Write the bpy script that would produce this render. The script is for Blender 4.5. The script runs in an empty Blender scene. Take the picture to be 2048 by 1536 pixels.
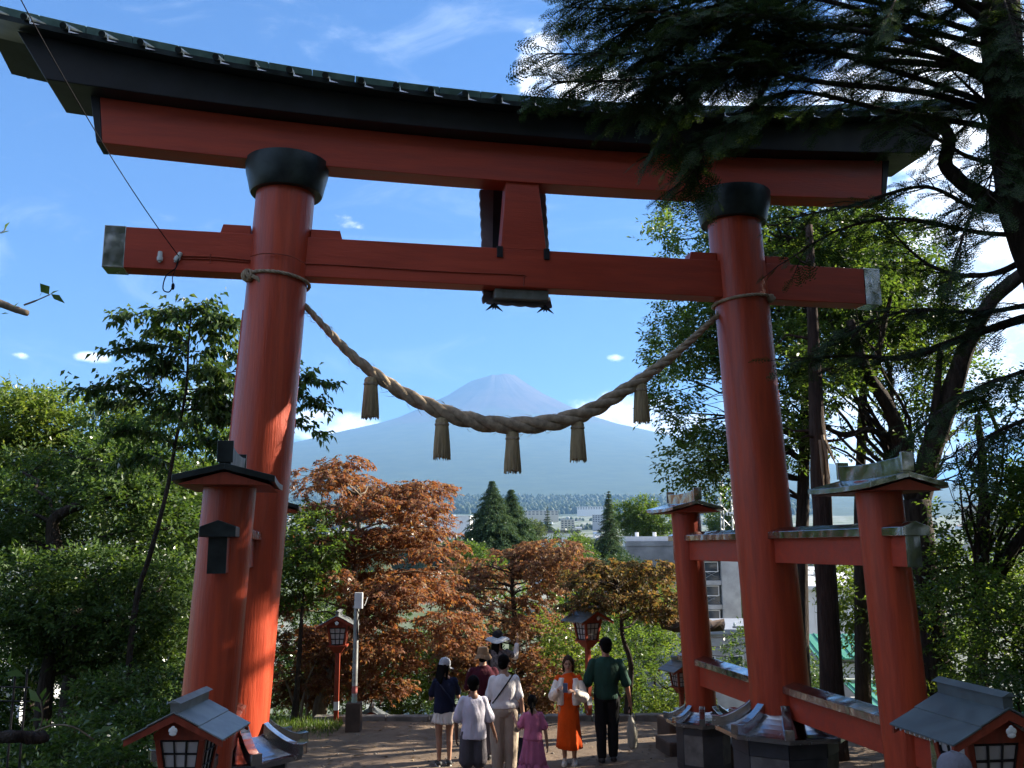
import bpy, bmesh, math, random
import numpy as np
from mathutils import Vector, Matrix, noise as mnoise

# ---------------------------------------------------------------- camera, world, sun, exposure
SC = bpy.context.scene
COL = SC.collection
PITCH, ROLL, FPX, CAMZ = 0.1774, 0.0044, 1834.0, 3.05
cam = bpy.data.objects.new('camera', bpy.data.cameras.new('camera'))
COL.objects.link(cam)
cam.data.sensor_width = 36.0
cam.data.lens = 36.0 * FPX / 2048.0
cam.data.clip_start, cam.data.clip_end = 0.05, 90000.0
cam.matrix_world = Matrix.Translation((0, 0, CAMZ)) @ Matrix.Rotation(math.pi / 2 + PITCH, 4, 'X') @ Matrix.Rotation(-ROLL, 4, 'Z')
SC.camera = cam

SUN_AZ, SUN_EL = math.radians(72), math.radians(25)      # azimuth to the right of the view axis
SUND = Vector((math.sin(SUN_AZ) * math.cos(SUN_EL), math.cos(SUN_AZ) * math.cos(SUN_EL), math.sin(SUN_EL)))
sun = bpy.data.objects.new('sun', bpy.data.lights.new('sun', 'SUN'))
COL.objects.link(sun)
sun.data.energy, sun.data.angle, sun.data.color = 5.0, math.radians(0.53), (1.0, 0.90, 0.74)
sun.rotation_euler = SUND.to_track_quat('Z', 'Y').to_euler()
SC.view_settings.view_transform = 'Standard'
SC.view_settings.look = 'None'
SC.view_settings.gamma = 1.0
SC.view_settings.use_curve_mapping = False
SC.view_settings.exposure = 2.12
cy = SC.cycles
cy.max_bounces, cy.diffuse_bounces, cy.glossy_bounces, cy.transmission_bounces = 6, 3, 3, 4
cy.volume_bounces, cy.transparent_max_bounces = 1, 6
cy.caustics_reflective = cy.caustics_refractive = False
cy.use_denoising = True

SKY_STRENGTH = 0.0505


def ray(px, py):
    a, b = px - 1024.0, py - 768.0
    c, s = math.cos(ROLL), math.sin(ROLL)
    u, v = c * a - s * b, s * a + c * b
    X, yc = u / FPX, -v / FPX
    return Vector((X, math.cos(PITCH) - yc * math.sin(PITCH), math.sin(PITCH) + yc * math.cos(PITCH)))


def at(px, py, Y):
    """real point seen in direction (px, py) of the photograph at Y metres in front of the camera"""
    r = ray(px, py)
    return Vector((0, 0, CAMZ)) + r * (Y / r.y)


class NT:
    def __init__(s, tree):
        s.t = tree
        s.n = tree.nodes
        s.l = tree.links

    def add(s, typ, **kw):
        n = s.n.new(typ)
        for k, v in kw.items():
            if k.startswith('i_'):
                key = k[2:]
                key = int(key) if key.isdigit() else key.replace('_', ' ')
                n.inputs[key].default_value = v
            else:
                setattr(n, k, v)
        return n

    def link(s, a, b):
        s.l.new(a, b)

    def math(s, op, a, b=None, c=None, clamp=False):
        n = s.n.new('ShaderNodeMath')
        n.operation = op
        n.use_clamp = clamp
        for i, v in enumerate((a, b, c)):
            if v is None:
                continue
            if isinstance(v, (int, float)):
                n.inputs[i].default_value = v
            else:
                s.l.new(v, n.inputs[i])
        return n.outputs[0]

    def mix(s, fac, a, b, typ='RGBA', blend='MIX'):
        n = s.n.new('ShaderNodeMix')
        n.data_type = typ
        n.blend_type = blend
        ia, ib, o = (6, 7, 2) if typ == 'RGBA' else (2, 3, 0)
        for i, v in ((0, fac), (ia, a), (ib, b)):
            if hasattr(v, 'is_linked') or isinstance(v, bpy.types.NodeSocket):
                s.l.new(v, n.inputs[i])
            elif isinstance(v, (tuple, list)):
                n.inputs[i].default_value = tuple(v) + (1.0,) * (4 - len(v))
            else:
                n.inputs[i].default_value = v
        return n.outputs[o]

    def smooth(s, v, lo, hi, a=0.0, b=1.0):
        n = s.n.new('ShaderNodeMapRange')
        n.interpolation_type = 'SMOOTHSTEP'
        s.l.new(v, n.inputs[0])
        n.inputs[1].default_value, n.inputs[2].default_value = lo, hi
        n.inputs[3].default_value, n.inputs[4].default_value = a, b
        return n.outputs[0]

    def comb(s, v):
        n = s.n.new('ShaderNodeCombineColor')
        for i in range(3):
            s.l.new(v, n.inputs[i])
        return n.outputs[0]

    def noise(s, vec, scale, detail=4, rough=0.55, dist=0.0):
        n = s.add('ShaderNodeTexNoise')
        n.inputs['Scale'].default_value = scale
        n.inputs['Detail'].default_value = detail
        n.inputs['Roughness'].default_value = rough
        n.inputs['Distortion'].default_value = dist
        if vec is not None:
            s.l.new(vec, n.inputs['Vector'])
        return n.outputs['Fac']


def build_world():
    w = bpy.data.worlds.new('World')
    SC.world = w
    w.use_nodes = True
    t = NT(w.node_tree)
    t.n.clear()
    out = t.add('ShaderNodeOutputWorld')
    bg = t.add('ShaderNodeBackground')
    bg.inputs['Strength'].default_value = SKY_STRENGTH
    sky = t.add('ShaderNodeTexSky', sky_type='NISHITA', sun_disc=False)
    sky.sun_elevation, sky.sun_rotation = SUN_EL, SUN_AZ
    sky.altitude, sky.air_density, sky.dust_density, sky.ozone_density = 800.0, 1.0, 0.35, 2.5
    co = t.add('ShaderNodeTexCoord')
    d = co.outputs['Generated']
    # ---- clouds: soft cumulus banks and thin cirrus, procedural in the sky's own directions
    mp = t.add('ShaderNodeMapping')
    mp.inputs['Scale'].default_value = (1.0, 1.0, 1.7)
    t.link(d, mp.inputs['Vector'])
    n1 = t.noise(mp.outputs[0], 13.0, 9, 0.62, 0.3)
    n2 = t.noise(mp.outputs[0], 34.0, 6, 0.6, 0.2)
    nn = t.math('ADD', t.math('MULTIPLY', n1, 0.62), t.math('MULTIPLY', n2, 0.38))

    def bank(px, py, wx, wy, amp):
        c = ray(px, py).normalized()
        rt = Vector((c.y, -c.x, 0)).normalized()
        up = rt.cross(c)
        vs = []
        for ax, wdt in ((rt, wx), (up, wy)):
            dp = t.add('ShaderNodeVectorMath', operation='DOT_PRODUCT')
            t.link(d, dp.inputs[0])
            dp.inputs[1].default_value = ax
            vs.append(t.math('MULTIPLY', dp.outputs['Value'], FPX / wdt))
        dp = t.add('ShaderNodeVectorMath', operation='DOT_PRODUCT')
        t.link(d, dp.inputs[0])
        dp.inputs[1].default_value = c
        r2 = t.math('ADD', t.math('POWER', vs[0], 2.0), t.math('POWER', vs[1], 2.0))
        g = t.math('MULTIPLY', t.math('EXPONENT', t.math('MULTIPLY', r2, -1.0)), amp)
        return t.math('MULTIPLY', g, t.math('GREATER_THAN', dp.outputs['Value'], 0.3))
    total = None
    for b in ((662, 852, 110, 38, 0.80), (1245, 822, 120, 44, 0.74), (1330, 850, 90, 40, 0.7), (190, 716, 42, 15, 0.55), (42, 711, 20, 10, 0.45),
              (1080, 130, 70, 80, 0.58), (1185, 178, 115, 52, 0.64), (960, 15, 60, 26, 0.30), (1420, 215, 140, 60, 0.6),
              (2000, 420, 330, 560, 0.62), (1960, 660, 330, 200, 0.72), (1720, 870, 300, 130, 0.66), (1880, 170, 300, 150, 0.62), (700, 440, 70, 30, 0.34), (250, 780, 80, 22, 0.5), (1230, 715, 30, 12, 0.4),
              (260, 775, 60, 25, 0.42), (1090, 800, 22, 8, 0.4), (420, 810, 120, 55, 0.5), (2500, 600, 500, 300, 0.5),
              (-500, 800, 500, 90, 0.45), (3300, 500, 600, 200, 0.42)):
        g = bank(*b)
        total = g if total is None else t.math('MAXIMUM', total, g)
    # broken cumulus added to the unseen sky for neutral fill light; clear blue round the mountain and gate
    vx = t.add('ShaderNodeVectorMath', operation='DOT_PRODUCT')
    t.link(d, vx.inputs[0])
    vx.inputs[1].default_value = ray(850, 420).normalized()
    total = t.math('MAXIMUM', total, t.smooth(vx.outputs['Value'], 0.86, 0.55, 0.0, 0.35))
    cum = t.smooth(t.math('ADD', nn, total), 0.78, 1.02)
    # thin cirrus everywhere
    mp2 = t.add('ShaderNodeMapping')
    mp2.inputs['Scale'].default_value = (2.2, 5.0, 7.5)
    mp2.inputs['Rotation'].default_value = (0.35, 0.4, 0.5)
    t.link(d, mp2.inputs['Vector'])
    n3 = t.noise(mp2.outputs[0], 2.2, 8, 0.62, 0.9)
    cir = t.math('MULTIPLY', t.smooth(n3, 0.52, 0.82), 0.34)
    shade = t.smooth(t.math('ADD', t.math('MULTIPLY', n2, .6), t.math('MULTIPLY', n1, .4)), 0.40, 0.60)
    ccol = t.mix(shade, (5.2, 6.0, 7.6), (11.5, 11.3, 10.9))
    # deeper blue sky
    sx = t.add('ShaderNodeSeparateXYZ')
    t.link(d, sx.inputs[0])
    grad = t.smooth(sx.outputs['Z'], -0.05, 0.55, 0.35, 0.80)
    tint = t.mix(1.0, t.mix(1.0, sky.outputs[0], (0.40, 0.75, 1.22), blend='MULTIPLY'), t.comb(grad), blend='MULTIPLY')
    c1 = t.mix(cir, tint, (4.8, 5.5, 6.5))
    c2 = t.mix(cum, c1, ccol)
    t.link(c2, bg.inputs['Color'])
    t.link(bg.outputs[0], out.inputs['Surface'])


build_world()

# ---------------------------------------------------------------- materials
MATS = {}


def mat(name, col, rough=0.6, metal=0.0, spec=0.4, var=0.18, vscale=3.0, bump=0.0, bscale=40.0, col2=None, stretch=(1, 1, 1), coat=0.0, bdist=0.01, bdet=6):
    if name in MATS:
        return MATS[name]
    m = bpy.data.materials.new(name)
    m.use_nodes = True
    t = NT(m.node_tree)
    b = t.n['Principled BSDF']
    b.inputs['Roughness'].default_value = rough
    b.inputs['Metallic'].default_value = metal
    b.inputs['Specular IOR Level'].default_value = spec
    if coat:
        b.inputs['Coat Weight'].default_value = coat
        b.inputs['Coat Roughness'].default_value = 0.15
    co = t.add('ShaderNodeTexCoord')
    mp = t.add('ShaderNodeMapping')
    mp.inputs['Scale'].default_value = stretch
    t.link(co.outputs['Object'], mp.inputs['Vector'])
    n = t.noise(mp.outputs[0], vscale, 6, 0.6)
    f = t.smooth(n, 0.3, 0.7)
    c2 = col2 if col2 else tuple(min(1, c * (1 + var)) for c in col)
    c1 = col if col2 else tuple(c * (1 - var) for c in col)
    c = t.mix(f, c1, c2)
    t.link(c, b.inputs['Base Color'])
    if rough < 0.95:
        t.link(t.smooth(n, 0.2, 0.8, max(0.02, rough - 0.08), min(1, rough + 0.1)), b.inputs['Roughness'])
    if bump:
        n2 = t.noise(mp.outputs[0], bscale, bdet, 0.6)
        bp = t.add('ShaderNodeBump')
        bp.inputs['Strength'].default_value = bump
        bp.inputs['Distance'].default_value = bdist
        t.link(n2, bp.inputs['Height'])
        t.link(bp.outputs[0], b.inputs['Normal'])
    MATS[name] = m
    return m


def leaf_mat(name, cols, trans=0.45, gloss=0.12, rough=0.4, tcol=None):
    """cols: three base colours picked per leaf; transmitted light is yellower"""
    m = bpy.data.materials.new(name)
    m.use_nodes = True
    t = NT(m.node_tree)
    t.n.clear()
    out = t.add('ShaderNodeOutputMaterial')
    geo = t.add('ShaderNodeNewGeometry')
    rnd = geo.outputs['Random Per Island']
    a = t.mix(t.smooth(rnd, 0.0, 0.55), cols[0], cols[1])
    c = t.mix(t.smooth(rnd, 0.6, 1.0), a, cols[2])
    dif = t.add('ShaderNodeBsdfDiffuse')
    t.link(c, dif.inputs['Color'])
    tr = t.add('ShaderNodeBsdfTranslucent')
    tc = t.mix(1.0, c, tcol or (1.9, 1.75, 0.75), blend='MULTIPLY')
    t.link(tc, tr.inputs['Color'])
    mx = t.add('ShaderNodeMixShader')
    mx.inputs[0].default_value = trans
    t.link(dif.outputs[0], mx.inputs[1])
    t.link(tr.outputs[0], mx.inputs[2])
    gl = t.add('ShaderNodeBsdfGlossy')
    gl.inputs['Roughness'].default_value = rough + .12
    gl.inputs['Color'].default_value = (0.8, 0.8, 0.8, 1)
    fr = t.add('ShaderNodeFresnel')
    fr.inputs['IOR'].default_value = 1.45
    mx2 = t.add('ShaderNodeMixShader')
    t.link(t.math('MULTIPLY', fr.outputs[0], gloss * 1.7), mx2.inputs[0])
    t.link(mx.outputs[0], mx2.inputs[1])
    t.link(gl.outputs[0], mx2.inputs[2])
    t.link(mx2.outputs[0], out.inputs['Surface'])
    MATS[name] = m
    return m


RED = mat('vermilion_paint', (0.34, 0.040, 0.015), 0.42, spec=0.45, coat=0.15, col2=(0.50, 0.060, 0.017), vscale=2.6, bump=0.45, bscale=10.0, stretch=(6, 6, 0.5), bdist=0.014)
REDB = mat('vermilion_beam_paint', (0.35, 0.042, 0.020), 0.45, spec=0.45, col2=(0.47, 0.058, 0.024), vscale=2.4, bump=0.3, bscale=14.0, stretch=(0.5, 4, 5), bdist=0.008)
BLACKP = mat('black_paint', (0.012, 0.013, 0.018), 0.45, spec=0.4, var=0.3, bump=0.2, bscale=12)
COPPER = mat('aged_copper', (0.055, 0.10, 0.088), 0.42, metal=0.55, var=0.3, vscale=5, bump=0.2, bscale=10, col2=(0.10, 0.17, 0.145))
DARKCOP = mat('dark_sheet_copper', (0.025, 0.034, 0.036), 0.4, metal=0.5, var=0.4, vscale=4, bump=0.3, bscale=8)
STEEL = mat('crinkled_stainless', (0.44, 0.45, 0.46), 0.2, metal=1.0, var=0.05, vscale=6, bump=0.6, bscale=3.0, bdist=0.06, bdet=1.5)
STEELF = mat('flat_stainless', (0.44, 0.45, 0.47), 0.2, metal=1.0, var=0.06, vscale=6, bump=0.3, bscale=4.0, bdist=0.03, bdet=1.0)
LEADM = mat('dull_roof_sheet', (0.20, 0.22, 0.225), 0.42, metal=0.3, var=0.3, vscale=5, bump=0.12, bscale=9)
LEADD = mat('dark_roof_sheet', (0.085, 0.108, 0.115), 0.5, metal=0.1, var=0.2, vscale=5, bump=0.12, bscale=9)
STRAW = mat('straw', (0.36, 0.285, 0.17), 0.8, spec=0.2, var=0.35, vscale=9, bump=0.9, bscale=60, stretch=(1, 1, 0.2), bdist=0.006)
ROPE = mat('rope_fibre', (0.36, 0.285, 0.205), 0.85, spec=0.15, var=0.3, vscale=14, bump=0.8, bscale=55, bdist=0.006)
STONE = mat('grey_stone', (0.17, 0.155, 0.14), 0.85, var=0.35, vscale=4, bump=0.5, bscale=30, bdist=0.006)
STONED = mat('dark_stone', (0.055, 0.052, 0.055), 0.6, var=0.35, vscale=3, bump=0.25, bscale=30, bdist=0.004)
BROWNST = mat('brown_stone_block', (0.075, 0.05, 0.038), 0.9, var=0.35, vscale=4, bump=0.5, bscale=22, bdist=0.008)
PAPER = mat('lantern_paper', (0.50, 0.47, 0.47), 0.8, var=0.06)
BLKWOOD = mat('black_lattice', (0.014, 0.013, 0.014), 0.5, var=0.2)
REDW = mat('red_wood', (0.25, 0.036, 0.014), 0.5, var=0.2, vscale=4, bump=0.3, bscale=18, stretch=(5, 5, .6))
CONC = mat('concrete', (0.34, 0.34, 0.34), 0.85, var=0.2, vscale=1.0, bump=0.2, bscale=9)
CONCG = mat('stained_concrete', (0.25, 0.26, 0.265), 0.9, var=0.3, vscale=.35, bump=0.2, bscale=2)
WHITEW = mat('white_wall', (0.66, 0.67, 0.68), 0.8, var=0.08, vscale=.6)
GREENR = mat('green_metal_roof', (0.055, 0.24, 0.14), 0.45, var=0.15, vscale=1.5)
PINKR = mat('pink_roof', (0.50, 0.27, 0.26), 0.6, var=0.1)
GREYR = mat('grey_roof', (0.24, 0.26, 0.29), 0.6, var=0.15)
DARKR = mat('dark_tile_roof', (0.085, 0.085, 0.095), 0.6, var=0.2)
GLASSD = mat('dark_window_glass', (0.03, 0.038, 0.045), 0.12, spec=0.6, var=0.1)
FRAMEW = mat('white_frame', (0.7, 0.7, 0.7), 0.5, var=0.05)
GALV = mat('galvanised_steel', (0.36, 0.37, 0.37), 0.45, metal=0.7, var=0.2, vscale=8)
WHITEP = mat('white_enamel', (0.72, 0.73, 0.72), 0.35, var=0.06)
CERAM = mat('white_ceramic', (0.55, 0.60, 0.58), 0.2, var=0.05)
RUBBER = mat('black_rubber', (0.010, 0.010, 0.012), 0.8, spec=.1, var=0.2)
IRON = mat('black_iron', (0.018, 0.018, 0.022), 0.5, metal=0.4, var=0.2)
LILAC = mat('weathered_board', (0.17, 0.15, 0.165), 0.7, var=0.15, vscale=3, bump=0.2, bscale=14)
BARKD = mat('dark_bark', (0.050, 0.040, 0.034), 0.95, spec=0.15, var=0.4, vscale=5, bump=1.0, bscale=13, stretch=(3, 3, .6), bdist=0.05)
BARKR = mat('red_brown_bark', (0.062, 0.044, 0.037), 0.95, spec=0.15, var=0.35, vscale=5, bump=1.0, bscale=12, stretch=(4, 4, .45), bdist=0.05)
BARKL = mat('pale_bark', (0.19, 0.15, 0.11), 0.9, spec=0.2, var=0.35, vscale=6, bump=0.6, bscale=18, stretch=(2, 2, .8), bdist=0.02)
SPLINT = mat('split_wood', (0.36, 0.26, 0.17), 0.8, var=0.3, vscale=4, bump=0.8, bscale=14, stretch=(6, 6, .4), bdist=0.02)

# ---------------------------------------------------------------- mesh helpers


class MB:
    def __init__(s):
        s.v, s.f, s.m = [], [], []

    def add(s, verts, faces, mi=0):
        o = len(s.v)
        s.v += [tuple(v) for v in verts]
        s.f += [tuple(i + o for i in f) for f in faces]
        s.m += [mi] * len(faces)
        return s

    def box(s, c, h, M=None, mi=0, taper=1.0):
        """centre, half sizes; taper scales the bottom"""
        vs = []
        for z in (-1, 1):
            k = taper if z < 0 else 1.0
            for x, y in ((-1, -1), (1, -1), (1, 1), (-1, 1)):
                p = Vector((c[0] + x * h[0] * k, c[1] + y * h[1] * k, c[2] + z * h[2]))
                vs.append(M @ p if M else p)
        return s.add(vs, [(0, 3, 2, 1), (4, 5, 6, 7), (0, 1, 5, 4), (1, 2, 6, 5), (2, 3, 7, 6), (3, 0, 4, 7)], mi)

    def span(s, a, b, mi=0):
        return s.box([(a[i] + b[i]) / 2 for i in range(3)], [abs(b[i] - a[i]) / 2 for i in range(3)], None, mi)

    def hexa(s, low, high, mi=0):
        return s.add(list(low) + list(high), [(0, 3, 2, 1), (4, 5, 6, 7), (0, 1, 5, 4), (1, 2, 6, 5), (2, 3, 7, 6), (3, 0, 4, 7)], mi)

    def loft(s, rings, mi=0, cap=True, closed=True):
        o = len(s.v)
        n = len(rings[0])
        for r in rings:
            s.v += [tuple(p) for p in r]
        for i in range(len(rings) - 1):
            for j in range(n if closed else n - 1):
                k = (j + 1) % n
                s.f.append((o + i * n + j, o + i * n + k, o + (i + 1) * n + k, o + (i + 1) * n + j))
                s.m.append(mi)
        if cap and closed:
            s.f.append(tuple(o + j for j in range(n))[::-1])
            s.f.append(tuple(o + (len(rings) - 1) * n + j for j in range(n)))
            s.m += [mi, mi]
        return s

    def lathe(s, prof, c=(0, 0, 0), n=32, mi=0, axis=None, cap=True, rot=0.0):
        """prof: (r, z); axis(z)->(dx,dy) leans"""
        rings = []
        for r, z in prof:
            dx, dy = axis(z) if axis else (0, 0)
            rings.append([(c[0] + dx + r * math.cos(rot + 2 * math.pi * j / n), c[1] + dy + r * math.sin(rot + 2 * math.pi * j / n), c[2] + z) for j in range(n)])
        return s.loft(rings, mi, cap)

    def tube(s, pts, rad, n=8, mi=0, cap=True, wob=0.0, seed=0):
        pts = [Vector(p) for p in pts]
        if isinstance(rad, (int, float)):
            rad = [rad] * len(pts)
        rings = []
        up = Vector((0, 0, 1))
        t0 = (pts[1] - pts[0]).normalized()
        a = t0.cross(up)
        if a.length < 0.1:
            a = t0.cross(Vector((1, 0, 0)))
        a.normalize()
        for i, p in enumerate(pts):
            t = (pts[min(i + 1, len(pts) - 1)] - pts[max(i - 1, 0)])
            if t.length < 1e-9:
                t = t0.copy()
            t.normalize()
            a = (a - t * a.dot(t))
            if a.length < 1e-6:
                a = t.orthogonal()
            a.normalize()
            b = t.cross(a)
            ring = []
            for j in range(n):
                an = 2 * math.pi * j / n
                r = rad[i]
                if wob:
                    r *= 1 + wob * mnoise.noise(Vector((math.cos(an) * 1.3 + seed, math.sin(an) * 1.3, i * 0.45)))
                ring.append(p + a * (r * math.cos(an)) + b * (r * math.sin(an)))
            rings.append(ring)
        return s.loft(rings, mi, cap)

    def prism(s, poly, depth, M=None, mi=0):
        """2-D polygon (x, z) extruded along y by +-depth/2"""
        n = len(poly)
        vs = [Vector((x, -depth / 2, z)) for x, z in poly] + [Vector((x, depth / 2, z)) for x, z in poly]
        if M:
            vs = [M @ v for v in vs]
        fs = [tuple(range(n)), tuple(range(2 * n - 1, n - 1, -1))]
        fs += [(i + n, (i + 1) % n + n, (i + 1) % n, i) for i in range(n)]
        return s.add(vs, fs, mi)

    def ell(s, c, r, n=12, m=8, M=None, mi=0):
        rings = []
        for i in range(m + 1):
            th = math.pi * i / m
            rr = max(math.sin(th), 0.02)
            ring = []
            for j in range(n):
                p = Vector((c[0] + r[0] * rr * math.cos(2 * math.pi * j / n), c[1] + r[1] * rr * math.sin(2 * math.pi * j / n), c[2] - r[2] * math.cos(th)))
                ring.append(M @ p if M else p)
            rings.append(ring)
        return s.loft(rings, mi)

    def cap(s, a, b, ra, rb, n=10, mi=0):
        """closed tapered capsule"""
        a, b = Vector(a), Vector(b)
        t = (b - a)
        L = max(t.length, 1e-6)
        t = t / L
        u = t.orthogonal().normalized()
        w = t.cross(u)
        rings = []
        for th in (-80, -50, -20, 0):
            th = math.radians(th)
            rings.append((a + t * (ra * math.sin(th)), ra * math.cos(th)))
        for th in (0, 20, 50, 80):
            th = math.radians(th)
            rings.append((b + t * (rb * math.sin(th)), rb * math.cos(th)))
        return s.loft([[c + u * (r * math.cos(2 * math.pi * j / n)) + w * (r * math.sin(2 * math.pi * j / n)) for j in range(n)] for c, r in rings], mi)

    def mesh(s, name):
        me = bpy.data.meshes.new(name)
        me.from_pydata(s.v, [], s.f)
        me.polygons.foreach_set('material_index', s.m)
        bm = bmesh.new()
        bm.from_mesh(me)
        bmesh.ops.recalc_face_normals(bm, faces=bm.faces)
        bm.to_mesh(me)
        bm.free()
        return me

    def build(s, name, mats, parent=None, smooth=False, bevel=0.0, seg=2):
        me = s.mesh(name)
        for m in (mats if isinstance(mats, (list, tuple)) else [mats]):
            me.materials.append(m)
        return put(name, me, parent, smooth, bevel, seg)


def put(name, me, parent=None, smooth=False, bevel=0.0, seg=2):
    o = bpy.data.objects.new(name, me)
    COL.objects.link(o)
    if parent:
        o.parent = parent
    if smooth:
        me.polygons.foreach_set('use_smooth', [True] * len(me.polygons))
        if smooth != 'all':
            try:
                me.set_sharp_from_angle(angle=math.radians(40))
            except Exception:
                pass
    if bevel:
        b = o.modifiers.new('bevel', 'BEVEL')
        b.width, b.segments, b.limit_method, b.angle_limit = bevel, seg, 'ANGLE', math.radians(35)
        b.harden_normals = False
    return o


def tag(o, label=None, cat=None, group=None, kind=None):
    for k, v in (('label', label), ('category', cat), ('group', group), ('kind', kind)):
        if v:
            o[k] = v
    return o


def thing(name, loc=(0, 0, 0), rz=0.0, label=None, cat=None, group=None):
    o = bpy.data.objects.new(name, None)
    COL.objects.link(o)
    o.empty_display_size = 0.2
    o.location = loc
    o.rotation_euler = (0, 0, rz)
    return tag(o, label, cat, group)


def children(o):
    return [c for c in COL.objects if c.parent == o]


def copy_tree(o, parent=None):
    c = o.copy()
    COL.objects.link(c)
    if parent:
        c.parent = parent
    for ch in children(o):
        copy_tree(ch, c)
    return c


def spline(pts, n=8):
    """Catmull-Rom through points"""
    P = [Vector(p) for p in pts]
    if len(P) < 3:
        return [P[0].lerp(P[1], i / n) for i in range(n + 1)]
    Q = [P[0] * 2 - P[1]] + P + [P[-1] * 2 - P[-2]]
    out = []
    for i in range(1, len(Q) - 2):
        a, b, c, d = Q[i - 1:i + 3]
        for k in range(n):
            t = k / n
            out.append(0.5 * ((2 * b) + (c - a) * t + (2 * a - 5 * b + 4 * c - d) * t * t + (3 * b - a - 3 * c + d) * t ** 3))
    out.append(P[-1])
    return out


# ---------------------------------------------------------------- ground, plain, mountain, haze
def smooth01(t):
    t = np.clip(t, 0, 1)
    return t * t * (3 - 2 * t)


def hill_z(x, y):
    x = np.asarray(x, float)
    y = np.asarray(y, float)
    z = np.where(y < 0, 1.5 - y * 0.333, np.where(y < 9, 1.5 * (1 - np.clip(y, 0, 9) / 9) ** 2, 0.0))
    edge = 17.5
    down = np.where(y > edge, -(y - edge) * 0.52, 0.0)
    down = np.where(y > 40, -11.7 - (y - 40) * 0.12, down)
    z = z + np.maximum(down, -19.0)
    left = np.clip(-5.2 - x, 0, 200)
    right = np.clip(x - 6.5, 0, 200)
    side = -np.minimum(left * 0.42, 9) - np.minimum(right * 0.30, 8)
    z = z + side * np.clip((30 - y) / 12, 0, 1)
    return np.maximum(z, -19.0)


R_TAB = np.array([0, 180, 330, 500, 950, 1400, 1900, 2500, 3140, 3780, 5000, 6000, 7000, 8500, 9900, 11400, 12600, 13600, 14600, 15300, 16000, 30000.])
H_TAB = np.array([3090, 3110, 3150, 3060, 2765, 2535, 2298, 2085, 1910, 1725, 1420, 1200, 990, 660, 420, 255, 165, 105, 55, 24, -6, -16.])
FUJI = np.array([(993 - 1024) / FPX * 16900, 16900.0])


def far_z(x, y):
    dx, dy = x - FUJI[0], y - FUJI[1]
    r = np.hypot(dx, dy)
    h = np.interp(r, R_TAB, H_TAB)
    return h, r, np.arctan2(dy, dx)


def grid_obj(name, xs, ys, zf, mats, matf=None):
    X, Y = np.meshgrid(xs, ys)
    Z = zf(X, Y)
    nx, ny = len(xs), len(ys)
    V = np.stack([X, Y, Z], -1).reshape(-1, 3)
    i = np.arange(nx * ny).reshape(ny, nx)
    F = np.stack([i[:-1, :-1], i[:-1, 1:], i[1:, 1:], i[1:, :-1]], -1).reshape(-1, 4)
    me = fast_mesh(name, V, F)
    for m in mats:
        me.materials.append(m)
    o = put(name, me)
    me.polygons.foreach_set('use_smooth', [True] * len(me.polygons))
    return o


def fast_mesh(name, V, F):
    me = bpy.data.meshes.new(name)
    V = np.ascontiguousarray(V, np.float32)
    F = np.ascontiguousarray(F, np.int32)
    k = F.shape[1]
    me.vertices.add(len(V))
    me.vertices.foreach_set('co', V.ravel())
    me.loops.add(F.size)
    me.loops.foreach_set('vertex_index', F.ravel())
    me.polygons.add(len(F))
    me.polygons.foreach_set('loop_start', np.arange(0, F.size, k, dtype=np.int32))
    me.update(calc_edges=True)
    me.validate()
    return me


def np_noise(x, y, s, seed=0):
    """cheap smooth value noise"""
    x = np.asarray(x) * s + seed * 17.3
    y = np.asarray(y) * s - seed * 9.1
    xi, yi = np.floor(x), np.floor(y)
    fx, fy = x - xi, y - yi
    fx, fy = fx * fx * (3 - 2 * fx), fy * fy * (3 - 2 * fy)

    def h(a, b):
        q = np.sin(a * 127.1 + b * 311.7 + seed * 7.7) * 43758.5453
        return q - np.floor(q)
    return (h(xi, yi) * (1 - fx) + h(xi + 1, yi) * fx) * (1 - fy) + (h(xi, yi + 1) * (1 - fx) + h(xi + 1, yi + 1) * fx) * fy - 0.5


def ground_mat():
    m = bpy.data.materials.new('trodden_earth')
    m.use_nodes = True
    t = NT(m.node_tree)
    b = t.n['Principled BSDF']
    b.inputs['Roughness'].default_value = 0.95
    b.inputs['Specular IOR Level'].default_value = 0.15
    co = t.add('ShaderNodeTexCoord')
    v = co.outputs['Object']
    n1, n2, n3 = t.noise(v, 0.7, 6), t.noise(v, 6, 8, 0.7), t.noise(v, 60, 4, 0.7)
    earth = t.mix(t.smooth(n1, 0.35, 0.65), (0.155, 0.118, 0.088), (0.225, 0.165, 0.12))
    earth = t.mix(t.smooth(n2, 0.45, 0.75), earth, (0.115, 0.08, 0.055))
    earth = t.mix(t.math('MULTIPLY', t.smooth(n3, 0.62, 0.75), 0.5), earth, (0.22, 0.18, 0.14))
    green = t.mix(t.smooth(n2, 0.4, 0.65), (0.022, 0.035, 0.012), (0.05, 0.06, 0.025))
    sep = t.add('ShaderNodeSeparateXYZ')
    t.link(v, sep.inputs[0])
    far = t.math('MAXIMUM', t.smooth(sep.outputs['Y'], 17.6, 18.4), t.math('MAXIMUM', t.smooth(sep.outputs['X'], 6.0, 8.0), t.smooth(t.math('MULTIPLY', sep.outputs['X'], -1.0), 3.7, 5.0)))
    c = t.mix(far, earth, green)
    t.link(c, b.inputs['Base Color'])
    bp = t.add('ShaderNodeBump')
    bp.inputs['Strength'].default_value = 0.9
    bp.inputs['Distance'].default_value = 0.03
    t.link(t.math('ADD', t.math('MULTIPLY', n2, 0.7), t.math('MULTIPLY', n3, 0.4)), bp.inputs['Height'])
    t.link(bp.outputs[0], b.inputs['Normal'])
    return m


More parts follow.
